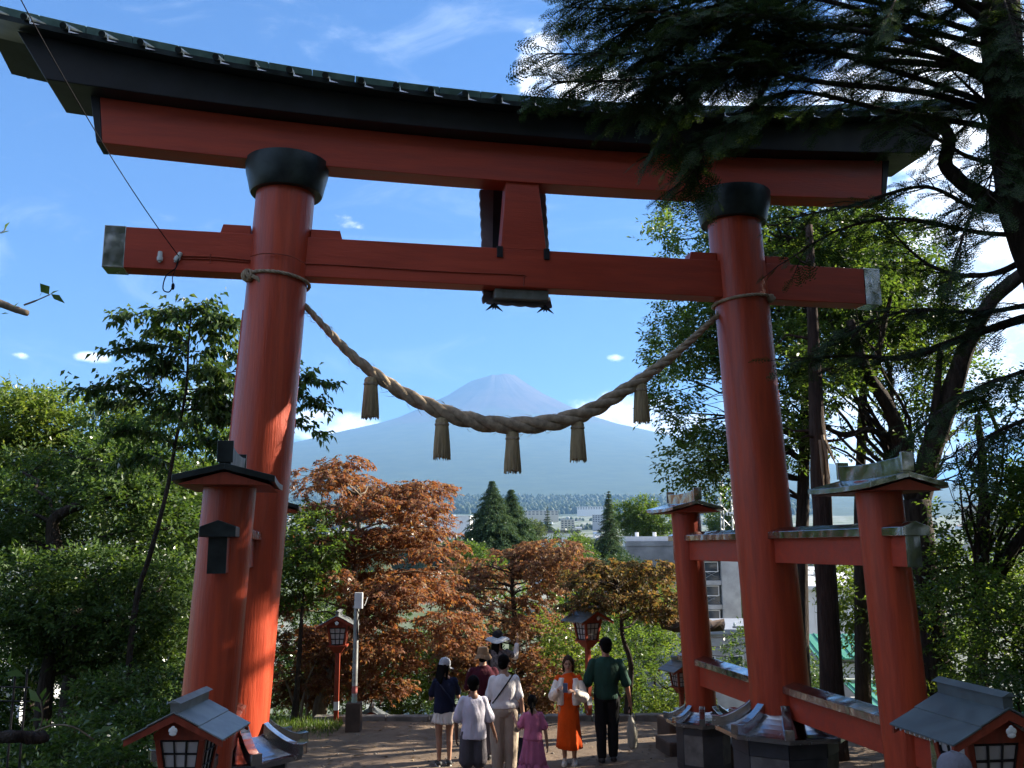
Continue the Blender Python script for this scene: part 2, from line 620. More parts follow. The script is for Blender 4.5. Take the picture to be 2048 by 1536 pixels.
def land_mat():
    m = bpy.data.materials.new('valley_land')
    m.use_nodes = True
    t = NT(m.node_tree)
    b = t.n['Principled BSDF']
    b.inputs['Roughness'].default_value = 0.95
    b.inputs['Specular IOR Level'].default_value = 0.1
    co = t.add('ShaderNodeTexCoord')
    v = co.outputs['Object']
    mp = t.add('ShaderNodeMapping')
    mp.inputs['Scale'].default_value = (1, 1, 0.0)
    t.link(v, mp.inputs['Vector'])
    n1, n2 = t.noise(mp.outputs[0], 0.004, 8, 0.65), t.noise(mp.outputs[0], 0.02, 6, 0.7)
    town = t.mix(t.smooth(n2, 0.42, 0.6), (0.10, 0.13, 0.07), (0.26, 0.27, 0.25))
    town = t.mix(t.smooth(n1, 0.55, 0.62), town, (0.06, 0.09, 0.04))
    n3 = t.noise(mp.outputs[0], 0.0016, 8, 0.7)
    forest = t.mix(t.smooth(n1, 0.35, 0.65), (0.042, 0.066, 0.048), (0.058, 0.084, 0.056))
    forest = t.mix(t.smooth(n3, 0.6, 0.68), forest, (0.07, 0.09, 0.05))
    sep = t.add('ShaderNodeSeparateXYZ')
    t.link(v, sep.inputs[0])
    fac = t.smooth(t.math('ADD', sep.outputs['Y'], t.math('MULTIPLY', n1, 1500.0)), 4300, 4900)
    lo = t.mix(fac, town, forest)
    rock = t.mix(t.smooth(n3, 0.4, 0.6), (0.052, 0.040, 0.042), (0.075, 0.055, 0.055))
    hi = t.smooth(t.math('ADD', sep.outputs['Z'], t.math('MULTIPLY', t.math('SUBTRACT', n3, 0.5), 1500.0)), 1750, 2350)
    c = t.mix(hi, lo, rock)
    t.link(c, b.inputs['Base Color'])
    return m


def build_land():
    xs = np.concatenate([np.linspace(-60, -8, 36), np.linspace(-7.6, 9, 84), np.linspace(9.5, 60, 34)])
    ys = np.concatenate([np.linspace(-40, 5, 22), np.linspace(5.2, 17.2, 64), np.linspace(17.3, 18.2, 10), np.linspace(18.5, 60, 56), np.linspace(63, 140, 20)])

    def zf(X, Y):
        z = hill_z(X, Y)
        rough = 0.05 * np_noise(X, Y, 1.1, 1) + 0.03 * np_noise(X, Y, 4.0, 2)
        far = np.clip((Y - 19) / 6, 0, 1) + np.clip((np.abs(X) - 9) / 4, 0, 1)
        return z + rough + np.clip(far, 0, 1) * 0.8 * np_noise(X, Y, 0.35, 3)
    g = grid_obj('ground', xs, ys, zf, [ground_mat()])
    tag(g, kind='structure')
    lm = land_mat()

    def zp(X, Y):
        h, r, a = far_z(X, Y)
        near = np.clip((Y - 300) / 1200, 0, 1)
        h = h + near * 10 * np_noise(X, Y, 0.003, 5)
        return np.maximum(h - np.where((Y < 145) & (np.abs(X) < 75), 6, 0), -27)
    ys = np.concatenate([np.linspace(-900, 100, 10), np.linspace(132, 1200, 60), np.linspace(1240, 6500, 80)])
    xs = np.concatenate([np.linspace(-8000, -2000, 20), np.linspace(-1900, 1900, 80), np.linspace(2000, 8000, 20)])
    p = grid_obj('plain', xs, ys, zp, [lm])
    tag(p, kind='structure')

    # the volcano, polar grid round its summit, gullies running down it
    nr, na = 110, 300
    rr = np.concatenate([np.linspace(0, 420, 16), np.geomspace(440, 10700, nr - 16)])
    aa = np.linspace(0, 2 * np.pi, na, endpoint=False)
    Rr, A = np.meshgrid(rr, aa, indexing='ij')
    h = np.interp(Rr, R_TAB, H_TAB)
    gul = np_noise(A * 13 + 0.0009 * Rr, Rr * 0.0006, 1.0, 7) + 0.7 * np_noise(A * 31 - .0006 * Rr, Rr * 0.0012, 1.0, 8)
    amp = np.clip(Rr / 500, 0, 1) * np.clip((9000 - Rr) / 4000, 0, 1)
    h = h + amp * 15 * gul
    rim = np.exp(-((Rr - 330) / 130.0) ** 2)
    h = h + rim * (35 * np.cos(A - 0.25) + 40 * np_noise(A * 3.0, A * 0, 1.0, 9))
    V = np.stack([FUJI[0] + Rr * np.cos(A), FUJI[1] + Rr * np.sin(A), h], -1)
    V[:, :, 1] = np.minimum(V[:, :, 1], 23500)
    V = V.reshape(-1, 3)
    i = np.arange(nr * na).reshape(nr, na)
    j = np.roll(i, -1, axis=1)
    F = np.stack([i[:-1], i[1:], j[1:], j[:-1]], -1).reshape(-1, 4)
    me = fast_mesh('mountain', V, F)
    me.materials.append(lm)
    me.polygons.foreach_set('use_smooth', [True] * len(me.polygons))
    tag(put('mountain', me), kind='structure')


build_land()


def build_haze():
    m = bpy.data.materials.new('air_haze')
    m.use_nodes = True
    t = NT(m.node_tree)
    t.n.clear()
    out = t.add('ShaderNodeOutputMaterial')
    pv = t.add('ShaderNodeVolumePrincipled')
    pv.inputs['Color'].default_value = (0.255, 0.505, 0.91, 1)
    pv.inputs['Density'].default_value = 4.5e-5
    pv.inputs['Anisotropy'].default_value = 0.1
    t.link(pv.outputs[0], out.inputs['Volume'])
    o = MB().span((-13000, -1000, -32), (13000, 25500, 3330)).build('haze', m)
    tag(o, kind='stuff')


build_haze()
# ---------------------------------------------------------------- torii gate
TX, TY, TYAW = 0.108, 10.55, 0.1887
TM = Matrix.Translation((TX, TY, 0)) @ Matrix.Rotation(TYAW, 4, 'Z')
TMI = TM.inverted()


def tl(px, py, ly=0.0):
    """point of the gate's own plane y = ly (gate coordinates)"""
    o = TMI @ Vector((0, 0, CAMZ))
    d = TMI.to_3x3() @ ray(px, py)
    return o + d * ((ly - o.y) / d.y)


def px_main(z):
    return 3.113 - 0.0499 * z


def px_sleeve(z):
    return 3.113 - 0.0463 * z


def build_torii():
    T = thing('torii_gate', (TX, TY, 0), TYAW, 'tall vermilion torii gate with black roofed lintel and sleeve posts straddling the dirt plaza', 'torii gate')
    # main pillars
    for s in (-1, 1):
        prof = [(0.345 - 0.0022 * z, z) for z in np.linspace(0.95, 7.4, 14)]
        MB().lathe(prof, n=48, axis=lambda z, s=s: (s * px_main(z), 0)).build('pillar', RED, T, True)
        cap = [(0.40, 7.07), (0.412, 7.09), (0.435, 7.2), (0.465, 7.32), (0.472, 7.40), (0.472, 7.45)]
        MB().lathe(cap, n=48, axis=lambda z, s=s: (s * px_main(7.25), 0)).build('capital', DARKCOP, T, True)
        # raised strip down the outer side of the pillar
        st = MB()
        for k in range(10):
            z0, z1 = 1.5 + k * 0.42, 1.5 + (k + 1) * 0.42
            st.tube([(s * (px_main(z0) + 0.338), 0.05, z0), (s * (px_main(z1) + 0.336), 0.05, z1)], 0.022, 6)
        st.build('cable_duct', RED, T, True)
    # lower lintel (red, upturned)
    xs = np.linspace(-1, 1, 41)
    rings = []
    for u in xs:
        xb, xt = 4.74 * u, 4.80 * u
        zb, zt = 7.368 + 0.0050 * xb * xb, 7.85 + 0.0073 * xt * xt
        rings.append([(xb, -0.17, zb), (xb, 0.15, zb), (xt, 0.15, zt), (xt, -0.17, zt)])
    MB().loft(rings).build('lower_lintel', REDB, T, bevel=0.008)
    for s in (-1, 1):
        r2 = []
        for x0, x1 in ((4.742, 4.802), (4.80, 4.90)):
            zb, zt = 7.368 + 0.0050 * x0 * x0 - 0.003, 7.85 + 0.0073 * x1 * x1
            r2.append([(s * x0, -0.174, zb), (s * x0, 0.154, zb), (s * x1, 0.154, zt), (s * x1, -0.174, zt)])
        MB().loft(r2).build('lintel_end_plate', BLACKP, T, bevel=0.006)
    # upper lintel (black)
    rings = []
    for u in xs:
        xb, xt = 5.30 * u, 5.62 * u
        zb, zt = 7.853 + 0.0073 * xb * xb + 0.003, 8.12 + 0.0145 * xt * xt
        rings.append([(xb, -0.40, zb), (xb, 0.40, zb), (xt, 0.44, zt), (xt, -0.44, zt)])
    MB().loft(rings).build('upper_lintel', BLACKP, T, bevel=0.01)

    # roof over the lintel: soffit/roof plates, standing rolls, ridge
    def eave(x):
        return 8.085 + 0.0148 * x * x

    def ridge(x):
        return 8.415 + 0.0148 * x * x
    ex = 6.02
    rings = []
    for u in xs:
        x = ex * u
        e, r = eave(x), ridge(x)
        rings.append([(x, -0.66, e), (x, 0, e + 0.10), (x, 0.66, e), (x, 0.67, e + 0.055), (x, 0.0, r), (x, -0.67, e + 0.055)])
    roof = MB().loft(rings).build('roof', DARKCOP, T)
    n = 31
    for k in range(n):
        x = -5.85 + 11.7 * k / (n - 1)
        for sgn in (-1, 1):
            e, r = eave(x), ridge(x)
            p0 = Vector((x, sgn * 0.735, e + 0.052))
            p1 = Vector((x, sgn * 0.07, r + 0.005))
            MB().tube([p0, p0.lerp(p1, .5), p1], 0.036, 10).build('roof_roll', DARKCOP, roof, True)
            if sgn < 0:
                # bright folded drip plate beside every roll end
                MB().hexa([(x + .045, -.69, e + .004), (x + .15, -.675, e + .004), (x + .15, -.668, e + .008), (x + .045, -.672, e + .008)],
                          [(x + .045, -.70, e + .075), (x + .06, -.685, e + .022), (x + .06, -.676, e + .026), (x + .045, -.676, e + .08)]).build('drip_plate', STEELF, roof)
    # ridge in copper lengths
    n = 24
    for k in range(n):
        a, b = -ex + 2 * ex * k / n + 0.004, -ex + 2 * ex * (k + 1) / n - 0.004
        rr = []
        for x in (a, b):
            z = ridge(x)
            rr.append([(x, -.10, z - .03), (x, .10, z - .03), (x, .12, z + .10), (x, 0, z + .145), (x, -.12, z + .10)])
        MB().loft(rr).build('ridge_sheet', COPPER, roof, bevel=0.006)
    rr = []
    for x in np.linspace(-ex, ex, 25):
        z = ridge(x)
        rr.append([(x, -.15, z - .065), (x, .15, z - .065), (x, .15, z - .034), (x, -.15, z - .034)])
    MB().loft(rr).build('ridge_course', DARKCOP, roof)
    # tie beam and its caps, wedges, strut
    MB().span((-4.45, -0.135, 6.076), (4.43, 0.135, 6.540)).build('tie_beam', REDB, T, bevel=0.008)
    for s in (-1, 1):
        MB().span((s * 4.43, -0.141, 6.070), (s * 4.655, 0.141, 6.546)).build('metal_cap', STEEL, T, bevel=0.006)
        for a, b in ((2.10, 2.46), (3.12, 3.45)):
            lo, hi = (a, b)
            sl = 0.03
            MB().hexa([(s * lo, -.10, 6.537), (s * hi, -.10, 6.537), (s * hi, .10, 6.537), (s * lo, .10, 6.537)],
                      [(s * (lo + (sl if a < 2.5 else 0)), -.10, 6.648), (s * (hi - (0 if a < 2.5 else sl)), -.10, 6.648), (s * (hi - (0 if a < 2.5 else sl)), .10, 6.648), (s * (lo + (sl if a < 2.5 else 0)), .10, 6.648)]).build('wedge', REDB, T, bevel=0.006)
    MB().hexa([(-.262, -.137, 6.535), (.288, -.137, 6.535), (.288, .10, 6.535), (-.262, .10, 6.535)],
              [(-.195, -.137, 7.38), (.20, -.137, 7.38), (.20, .10, 7.38), (-.195, .10, 7.38)]).build('strut', REDB, T, bevel=0.006)
    for a in (-.275, .29):
        MB().span((a - .035, -.155, 6.425), (a + .035, -.125, 6.56)).build('iron_bracket', IRON, T, bevel=0.004)
    # name board seen from behind, with its scalloped frame
    nb = MB()
    A, B = Vector((-.36, .20, 6.03)), Vector((-.43, .62, 7.42))
    nb.hexa([tuple(tl(984, 596, .17)), tuple(tl(1098, 600, .17)), tuple(tl(1098, 602, .21)), tuple(tl(984, 598, .21))], [tuple(tl(984, 376, .50)), tuple(tl(1078, 382, .50)), tuple(tl(1078, 382, .54)), tuple(tl(984, 376, .54))])
    board = nb.build('name_board', mat('dark_plaque_back', (0.02, 0.02, 0.028), .6), T)

    def scallop(p0, p1, q0, q1, nseg, amp, out):
        """board between edge p (inner, straight) and q (outer, scalloped)"""
        p0, p1, q0, q1, out = map(Vector, (p0, p1, q0, q1, out))
        m = MB()
        N = nseg * 5
        nrm = (p1 - p0).cross(q0 - p0).normalized() * .012
        ra = []
        for i in range(N + 1):
            t = i / N
            a = p0.lerp(p1, t)
            b = q0.lerp(q1, t) + out * (amp * abs(math.sin(math.pi * nseg * t)))
            ra.append([a - nrm, b - nrm, b + nrm, a + nrm])
        return m.loft(ra)
    V3 = lambda px, py, ly: tuple(tl(px, py, ly))
    scallop(V3(984, 500, .17), V3(986, 380, .50), V3(965, 500, .10), V3(960, 380, .44), 6, .010, (-1, 0, 0)).build('frame_side', LILAC, T)
    scallop(V3(1088, 505, .17), V3(1076, 380, .50), V3(1098, 520, .10), V3(1090, 385, .44), 6, .010, (1, 0, 0)).build('frame_side', LEADM, T)
    scallop(V3(992, 590, .16), V3(990, 560, .16), V3(967, 608, .06), V3(968, 570, .08), 2, .018, (-1, 0, 0)).build('frame_corner', LILAC, T)
    scallop(V3(988, 588, .16), V3(1100, 596, .16), V3(972, 606, .06), V3(1104, 615, .06), 5, .012, (0, 0, -1)).build('frame_foot', LILAC, T)
    MB().span((-.32, -.05, 5.955), (.33, .12, 6.072)).build('frame_box', LEADM, T, bevel=0.008)
    for x in (-.31, .31):
        m = MB()
        for an, ll in ((-2.45, .13), (-.7, .13), (-1.85, .07), (-1.3, .07)):
            m.cap((x, .07, 5.905), (x + ll * math.cos(an), .05, 5.905 + ll * math.sin(an)), .024, .004, 6)
        m.build('star_ornament', IRON, T, True)
    # sleeve posts
    def gable(cx, y0, y1, zt, hw, drop, th, name, mats, ridge_h, parent, rw=.055):
        """little gabled sheet roof, ridge along y, gently swept"""
        m = MB()
        for s in (-1, 1):
            ra = []
            for t in np.linspace(0, 1, 7):
                y = y0 + (y1 - y0) * t
                sw = .015 * (2 * t - 1) ** 2
                ra.append([(cx, y, zt + sw), (cx + s * hw, y, zt - drop + sw), (cx + s * hw, y, zt - drop - th + sw), (cx, y, zt - th + sw)])
            m.loft(ra)
        r = m.build(name, mats, parent, bevel=.004)
        if ridge_h:
            ra = []
            for t in np.linspace(0, 1, 9):
                y = y0 + (y1 - y0) * (t * .96 + .02)
                sw = .025 * (2 * t - 1) ** 2
                ra.append([(cx - rw * .8, y, zt + sw - .02), (cx + rw * .8, y, zt + sw - .02), (cx + rw, y, zt + sw + ridge_h), (cx - rw, y, zt + sw + ridge_h)])
            MB().loft(ra).build('ridge', mats, r, bevel=.004)
            for yy in (y0, y1):
                z = zt + .05
                MB().span((cx - rw - .006, yy - .016 + (.02 if yy < y1 else -.02), z - .03), (cx + rw + .006, yy + .016 + (.02 if yy < y1 else -.02), z + ridge_h + .01)).build('ridge_end', mats, r, bevel=.004)
        return r
    for s in (-1, 1):
        shm = STEEL if s > 0 else COPPER
        for yo, front in ((-2.43, True), (2.5, False)):
            prof = [(0.218 - 0.002 * z, z) for z in np.linspace(0.55, 3.66, 9)]
            MB().lathe(prof, n=40, axis=lambda z, s=s, yo=yo: (s * px_sleeve(z), yo)).build('sleeve_post', RED, T, True)
            cx = s * px_sleeve(3.6)
            y0, y1 = (yo - .50, yo + .62)
            sm = DARKCOP if s < 0 else STEEL
            gable(cx, y0, y1, 3.70, .385, .095, .05, 'post_roof', sm, .13, T)
            MB().hexa([(cx - .35, y0 + .03, 3.55), (cx + .35, y0 + .03, 3.55), (cx + .35, y1 - .03, 3.55), (cx - .35, y1 - .03, 3.55)],
                      [(cx - .02, y0 + .03, 3.645), (cx + .02, y0 + .03, 3.645), (cx + .02, y1 - .03, 3.645), (cx - .02, y1 - .03, 3.645)]).build('soffit', REDW, T)
        # through beams, upper and lower, from beyond the front post to beyond the back post
        for zb, zt, nm in ((2.872, 3.150, 'sleeve_beam'), (1.148, 1.428, 'sleeve_beam')):
            x = s * px_sleeve((zb + zt) / 2)
            MB().span((x - .066, -2.86, zb), (x + .066, 2.93, zt)).build(nm, REDB, T, bevel=.006)
            for yy in (-2.86, 2.93):
                sg = -1 if yy < 0 else 1
                MB().span((x - .070, yy, zb - .003), (x + .070, yy + sg * .012, zt)).build('beam_end_plate', shm if s > 0 else DARKCOP, T)
            for ya, yb in ((-2.93, -2.60), (-2.25, -.30), (.30, 2.32), (2.68, 2.98)):
                cxs = x
                m = MB()
                poly = [(-.135, zt - .003), (.135, zt - .003), (.135, zt + .075), (0, zt + .125), (-.135, zt + .075)]
                m.prism(poly, yb - ya, Matrix.Translation((cxs, (ya + yb) / 2, 0)))
                m.build('beam_cap', shm if s > 0 else (DARKCOP if ya < -2.5 else STEEL), T, bevel=.004)
    # stone sockets with octagonal metal skirts
    def socket(cx, cy, rbox, zb, rsk_in, z_in, rsk_out, z_out, ribs=True):
        s8 = math.pi / 8
        box = MB()
        for k in range(8):
            a0, a1 = s8 + k * math.pi / 4, s8 + (k + 1) * math.pi / 4
            R = rbox / math.cos(s8)
            g = .008
            for (za, zz, rr) in ((0.0 - .3, zb * .16, 1.0), (zb * .165, zb * .80, 1.0), (zb * .805, zb, 1.015)):
                p = [Vector((cx + R * rr * math.cos(a), cy + R * rr * math.sin(a), 0)) for a in (a0 + g, a1 - g)]
                q = [Vector((cx + (R * rr - .05) * math.cos(a), cy + (R * rr - .05) * math.sin(a), 0)) for a in (a0 + g, a1 - g)]
                box.hexa([p[0] + Vector((0, 0, za)), p[1] + Vector((0, 0, za)), q[1] + Vector((0, 0, za)), q[0] + Vector((0, 0, za))],
                         [p[0] + Vector((0, 0, zz)), p[1] + Vector((0, 0, zz)), q[1] + Vector((0, 0, zz)), q[0] + Vector((0, 0, zz))])
        core = MB().lathe([(rbox - .03, -.3), (rbox - .03, zb)], (cx, cy, 0), 8, rot=s8)
        b = core.build('stone_socket', STONED, T)
        # panels as their own parts of the socket
        v, f = box.v, box.f
        for k in range(24):
            pm = MB().add(v[k * 8:k * 8 + 8], [tuple(i - k * 8 for i in q) for q in f[k * 6:k * 6 + 6]])
            pm.build('stone_panel', STONED if k % 3 != 1 else STONE if k % 2 else STONED, b, bevel=.005)
        prof = []
        for t in np.linspace(0, 1, 7):
            r = rsk_in + (rsk_out - rsk_in) * t
            z = z_out + (z_in - z_out) * (1 - t) ** 1.5 + .02 * t ** 4
            prof.append((r / math.cos(s8), z))
        prof2 = [(r - .005, z - .05) for r, z in prof[::-1]]
        m = MB().lathe(prof + prof2, (cx, cy, 0), 8, rot=s8, cap=False)
        sk = m.build('skirt', STEELF, T)
        for k in range(8):
            a = s8 + k * math.pi / 4
            ra = []
            for i, (r, z) in enumerate(prof):
                if i == 0:
                    r += .01
                if i == len(prof) - 1:
                    r += .03
                zz = z + (.012 if i == len(prof) - 1 else 0)
                c = Vector((cx + r * math.cos(a), cy + r * math.sin(a), zz))
                t = Vector((-math.sin(a), math.cos(a), 0)) * (.052 if rbox > .45 else .04)
                hh = .10 if rbox > .45 else .075
                ra.append([c - t + Vector((0, 0, -.01)), c + t + Vector((0, 0, -.01)), c + t * .95 + Vector((0, 0, hh)), c - t * .95 + Vector((0, 0, hh))])
            MB().loft(ra).build('skirt_rib', STEEL, sk, bevel=.004)
    for s in (-1, 1):
        socket(s * 3.07, 0, .54, .95, .33, 1.20, .72, .985)
        for yo in (-2.43, 2.5):
            socket(s * px_sleeve(.6), yo, .345, .62, .205, .80, .475, .645)
    # thin painted wiring along the tie beam
    w = MB()
    p = [tl(358, 512, -.142), tl(430, 514, -.142), tl(505, 521, -.142)]
    w.tube(p, .008, 5)
    p = [tl(358, 517, -.142), tl(430, 519, -.142), tl(500, 525, -.142)]
    w.tube(p, .008, 5)
    w.tube(spline([tl(500, 513, -.36), tl(530, 507, -.36), tl(580, 512, -.36), tl(612, 528, -.36)], 5), .007, 5)
    w.tube(spline([tl(612, 528, -.142), tl(650, 529, -.142), tl(720, 533, -.142), tl(800, 538, -.142), tl(900, 544, -.142), tl(1040, 550, -.142), tl(1047, 556, -.142), tl(1047, 572, -.142)], 4), .007, 5)
    w.tube([tl(421, 508, -.142), tl(421, 526, -.142)], .007, 5)
    w.build('wiring', REDW, T)
    return T


build_torii()


def tw(px, py, ly=0.0):
    return TM @ tl(px, py, ly)


# ---------------------------------------------------------------- straw rope, tassels, tie ropes, cable
def twisted(path, rad, n_str, pitch_k, name, m, parent, rs=.53, n=10, seed=0, sub=None):
    """n_str strands wound round a path; each strand is a part"""
    P = spline(path, max(2, int(700 / len(path)) // (2 if len(path) < 30 else 6))) if len(path) > 2 else [Vector(path[0]).lerp(Vector(path[1]), i / 60) for i in range(61)]
    L = [0]
    for i in range(1, len(P)):
        L.append(L[-1] + (P[i] - P[i - 1]).length)
    tot = L[-1]
    ph = 0
    phs = []
    for i in range(len(P)):
        r = rad(L[i] / tot)
        if i:
            ph += 2 * math.pi * (L[i] - L[i - 1]) / (pitch_k * r)
        phs.append(ph)
    objs = []
    for k in range(n_str):
        pts, rr = [], []
        for i, p in enumerate(P):
            t = (P[min(i + 1, len(P) - 1)] - P[max(i - 1, 0)]).normalized()
            a = t.cross(Vector((0, 1, 0.02))).normalized()
            b = t.cross(a)
            r = rad(L[i] / tot)
            an = phs[i] + 2 * math.pi * k / n_str
            off = r * (1 - rs)
            pts.append(p + a * (off * math.cos(an)) + b * (off * math.sin(an)))
            rr.append(r * rs)
        objs.append(MB().tube(pts, rr, n, wob=.08, seed=seed + k).build(name, m, parent, 'all'))
    return objs


def build_rope():
    T = thing('straw_rope', tw(1030, 850), 0, 'thick twisted straw rope sagging between the two main pillars of the gate', 'straw rope')
    T0 = T.location.copy()
    pts = [(598, 604), (612, 614), (650, 655), (700, 707), (750, 748), (800, 783), (850, 808), (900, 829), (950, 843), (1000, 850), (1060, 850), (1120, 842), (1180, 822), (1240, 787), (1300, 746), (1360, 700), (1420, 645), (1440, 628)]
    path = [tw(x, y, 0) - T0 for x, y in pts]

    def rad(t):
        return .034 + .074 * (math.sin(math.pi * min(1, max(0, t))) ** 1.3)
    twisted(path, rad, 3, 8.2, 'strand', ROPE, T)
    fz = MB()
    rg = random.Random(17)
    Pf = spline(path, 12)
    for k in range(230):
        i = rg.randrange(3, len(Pf) - 3)
        t = (Pf[i + 1] - Pf[i]).normalized()
        r = rad(i / len(Pf)) * .95
        u = Vector((rg.uniform(-1, 1), rg.uniform(-1, 1), rg.uniform(-1, 1)))
        u = (u - t * u.dot(t)).normalized()
        p = Pf[i] + u * r
        l = rg.uniform(.03, .11)
        q = p + (t * rg.choice((-1, 1)) + u * rg.uniform(.1, .7) + Vector((0, 0, -.25))).normalized() * l
        fz.tube([p, p.lerp(q, .5) + u * .004, q], [.0028, .0024, .001], 3)
    fz.build('loose_fibres', STRAW, T)['kind'] = 'stuff'
    # bindings round the rope
    for i, (x, y) in enumerate(((742, 757), (884, 838), (1025, 866), (1155, 845), (1281, 770))):
        top = tw(x, y)
        lab = ('leftmost straw tassel hanging from the sagging rope', 'straw tassel hanging second from the left below the rope', 'lowest straw tassel hanging below the middle of the rope', 'straw tassel hanging fourth from the left below the rope', 'rightmost straw tassel hanging from the sagging rope')[i]
        H = thing('straw_tassel', top, 0.3 * i, lab, 'tassel', 'straw tassels on the rope')
        MB().tube([(0, 0, .07), (.003, 0, .0), (0, 0, -.05)], .008, 6).build('cord', ROPE, H)
        hb = MB().lathe([(.03, .022), (.066, .006), (.078, -.025), (.072, -.058)], n=20)
        hb.build('head', STRAW, H, True)
        m = MB()
        m.lathe([(.070, -.046), (.083, -.054), (.083, -.074), (.07, -.082)], n=20)
        m.build('binding', ROPE, H, True)
        rng = random.Random(5 + i)
        m = MB()
        m.lathe([(.07, -.07), (.078, -.14), (.083, -.28), (.088, -.43), (.08, -.435)], n=20)
        for k in range(110):
            a = rng.uniform(0, 6.283)
            tw_ = rng.uniform(-.45, .45)
            rr_ = rng.uniform(-.006, .008)
            z1 = -.445 - rng.uniform(-.02, .025)
            pp = [(math.cos(a + tw_ * t) * (.070 + (.022 + rr_) * t), math.sin(a + tw_ * t) * (.070 + (.022 + rr_) * t), -.07 + (z1 + .07) * t) for t in (0, .35, .7, 1)]
            m.tube(pp, [.006, .007, .007, .004], 4)
        m.build('straw_skirt', STRAW, H, True)
    # tie ropes round the pillars
    for i, (s, z, lab) in enumerate(((-1, 6.03, 'pale rope knotted round the left pillar under the tie beam'), (1, 6.05, 'pale rope tied round the right pillar under the tie beam'))):
        c = TM @ Vector((s * px_main(z), 0, z))
        R = thing('tie_rope', c, TYAW, lab, 'rope')
        path = []
        for k in range(41):
            a = 2 * math.pi * k / 40
            path.append(Vector((.355 * math.cos(a), .355 * math.sin(a), .035 * math.cos(a + (2.6 if s < 0 else .3)))))
        twisted(path, lambda t: .022, 3, 7, 'loop', ROPE, R, n=6)
        ka = 3.75 if s < 0 else 5.5
        kc = Vector((.37 * math.cos(ka), .37 * math.sin(ka), .0))
        m = MB()
        rng = random.Random(i)
        for k in range(4):
            v = Vector((rng.uniform(-1, 1), rng.uniform(-1, 1), rng.uniform(-1, 1))).normalized()
            u = v.orthogonal().normalized()
            w = v.cross(u)
            sc = .06 if s < 0 else .04
            m.tube([kc + u * (sc * math.cos(q)) + w * (sc * math.sin(q)) for q in np.linspace(0, 6.283, 13)], .02, 6)
        m.build('knot', ROPE, R, True)
        if s < 0:
            twisted([kc + Vector((0, -.02, 0)), kc + Vector((.10, -.06, -.04)), kc + Vector((.17, -.05, -.13)), kc + Vector((.20, -.03, -.19))], lambda t: .024, 3, 7, 'loose_end', ROPE, R, n=6)
        # overhead cable and its fittings
    p_ins = tw(358, 513, -.17)
    C = thing('overhead_cable', p_ins, 0, 'thin black cable slanting down from the sky to the left end of the tie beam', 'cable')
    far = at(10, -60, 6.5)
    pts = []
    for k in range(25):
        t = k / 24
        p = p_ins.lerp(far, t)
        p.z -= .22 * 4 * t * (1 - t) * .5
        pts.append(p - p_ins)
    MB().tube(pts, .0052, 5).build('wire', RUBBER, C)
    m = MB()
    m.tube(spline([Vector((0, 0, 0)), tw(352, 535, -.2) - p_ins, tw(332, 552, -.2) - p_ins, tw(326, 578, -.2) - p_ins, tw(338, 584, -.2) - p_ins, tw(346, 572, -.2) - p_ins], 6), .007, 5)
    m.tube(spline([Vector((0, 0, 0)), tw(350, 540, -.21) - p_ins, tw(345, 555, -.21) - p_ins, tw(346, 570, -.21) - p_ins], 6), .005, 5)
    m.build('loose_loop', RUBBER, C)
    q = tw(346, 573, -.2) - p_ins
    MB().ell(q, (.02, .02, .04), 8, 6).build('splice', RUBBER, C, True)
    for (x, y, lab) in ((320, 512, 'white ceramic insulator alone near the left end of the tie beam'), (357, 513, 'white ceramic insulator on the tie beam where the black cable lands')):
        c = tw(x, y, -.155)
        I = MB().lathe([(.012, -.075), (.018, -.06), (.03, -.055), (.034, -.02), (.026, .0), (.026, .03), (.022, .05), (.012, .055)], n=14).build('insulator', CERAM, None, True)
        I.location = c
        I.rotation_euler = (0, 0 if x < 340 else .5, 0)
        tag(I, lab, 'insulator', 'insulators on the tie beam')


build_rope()


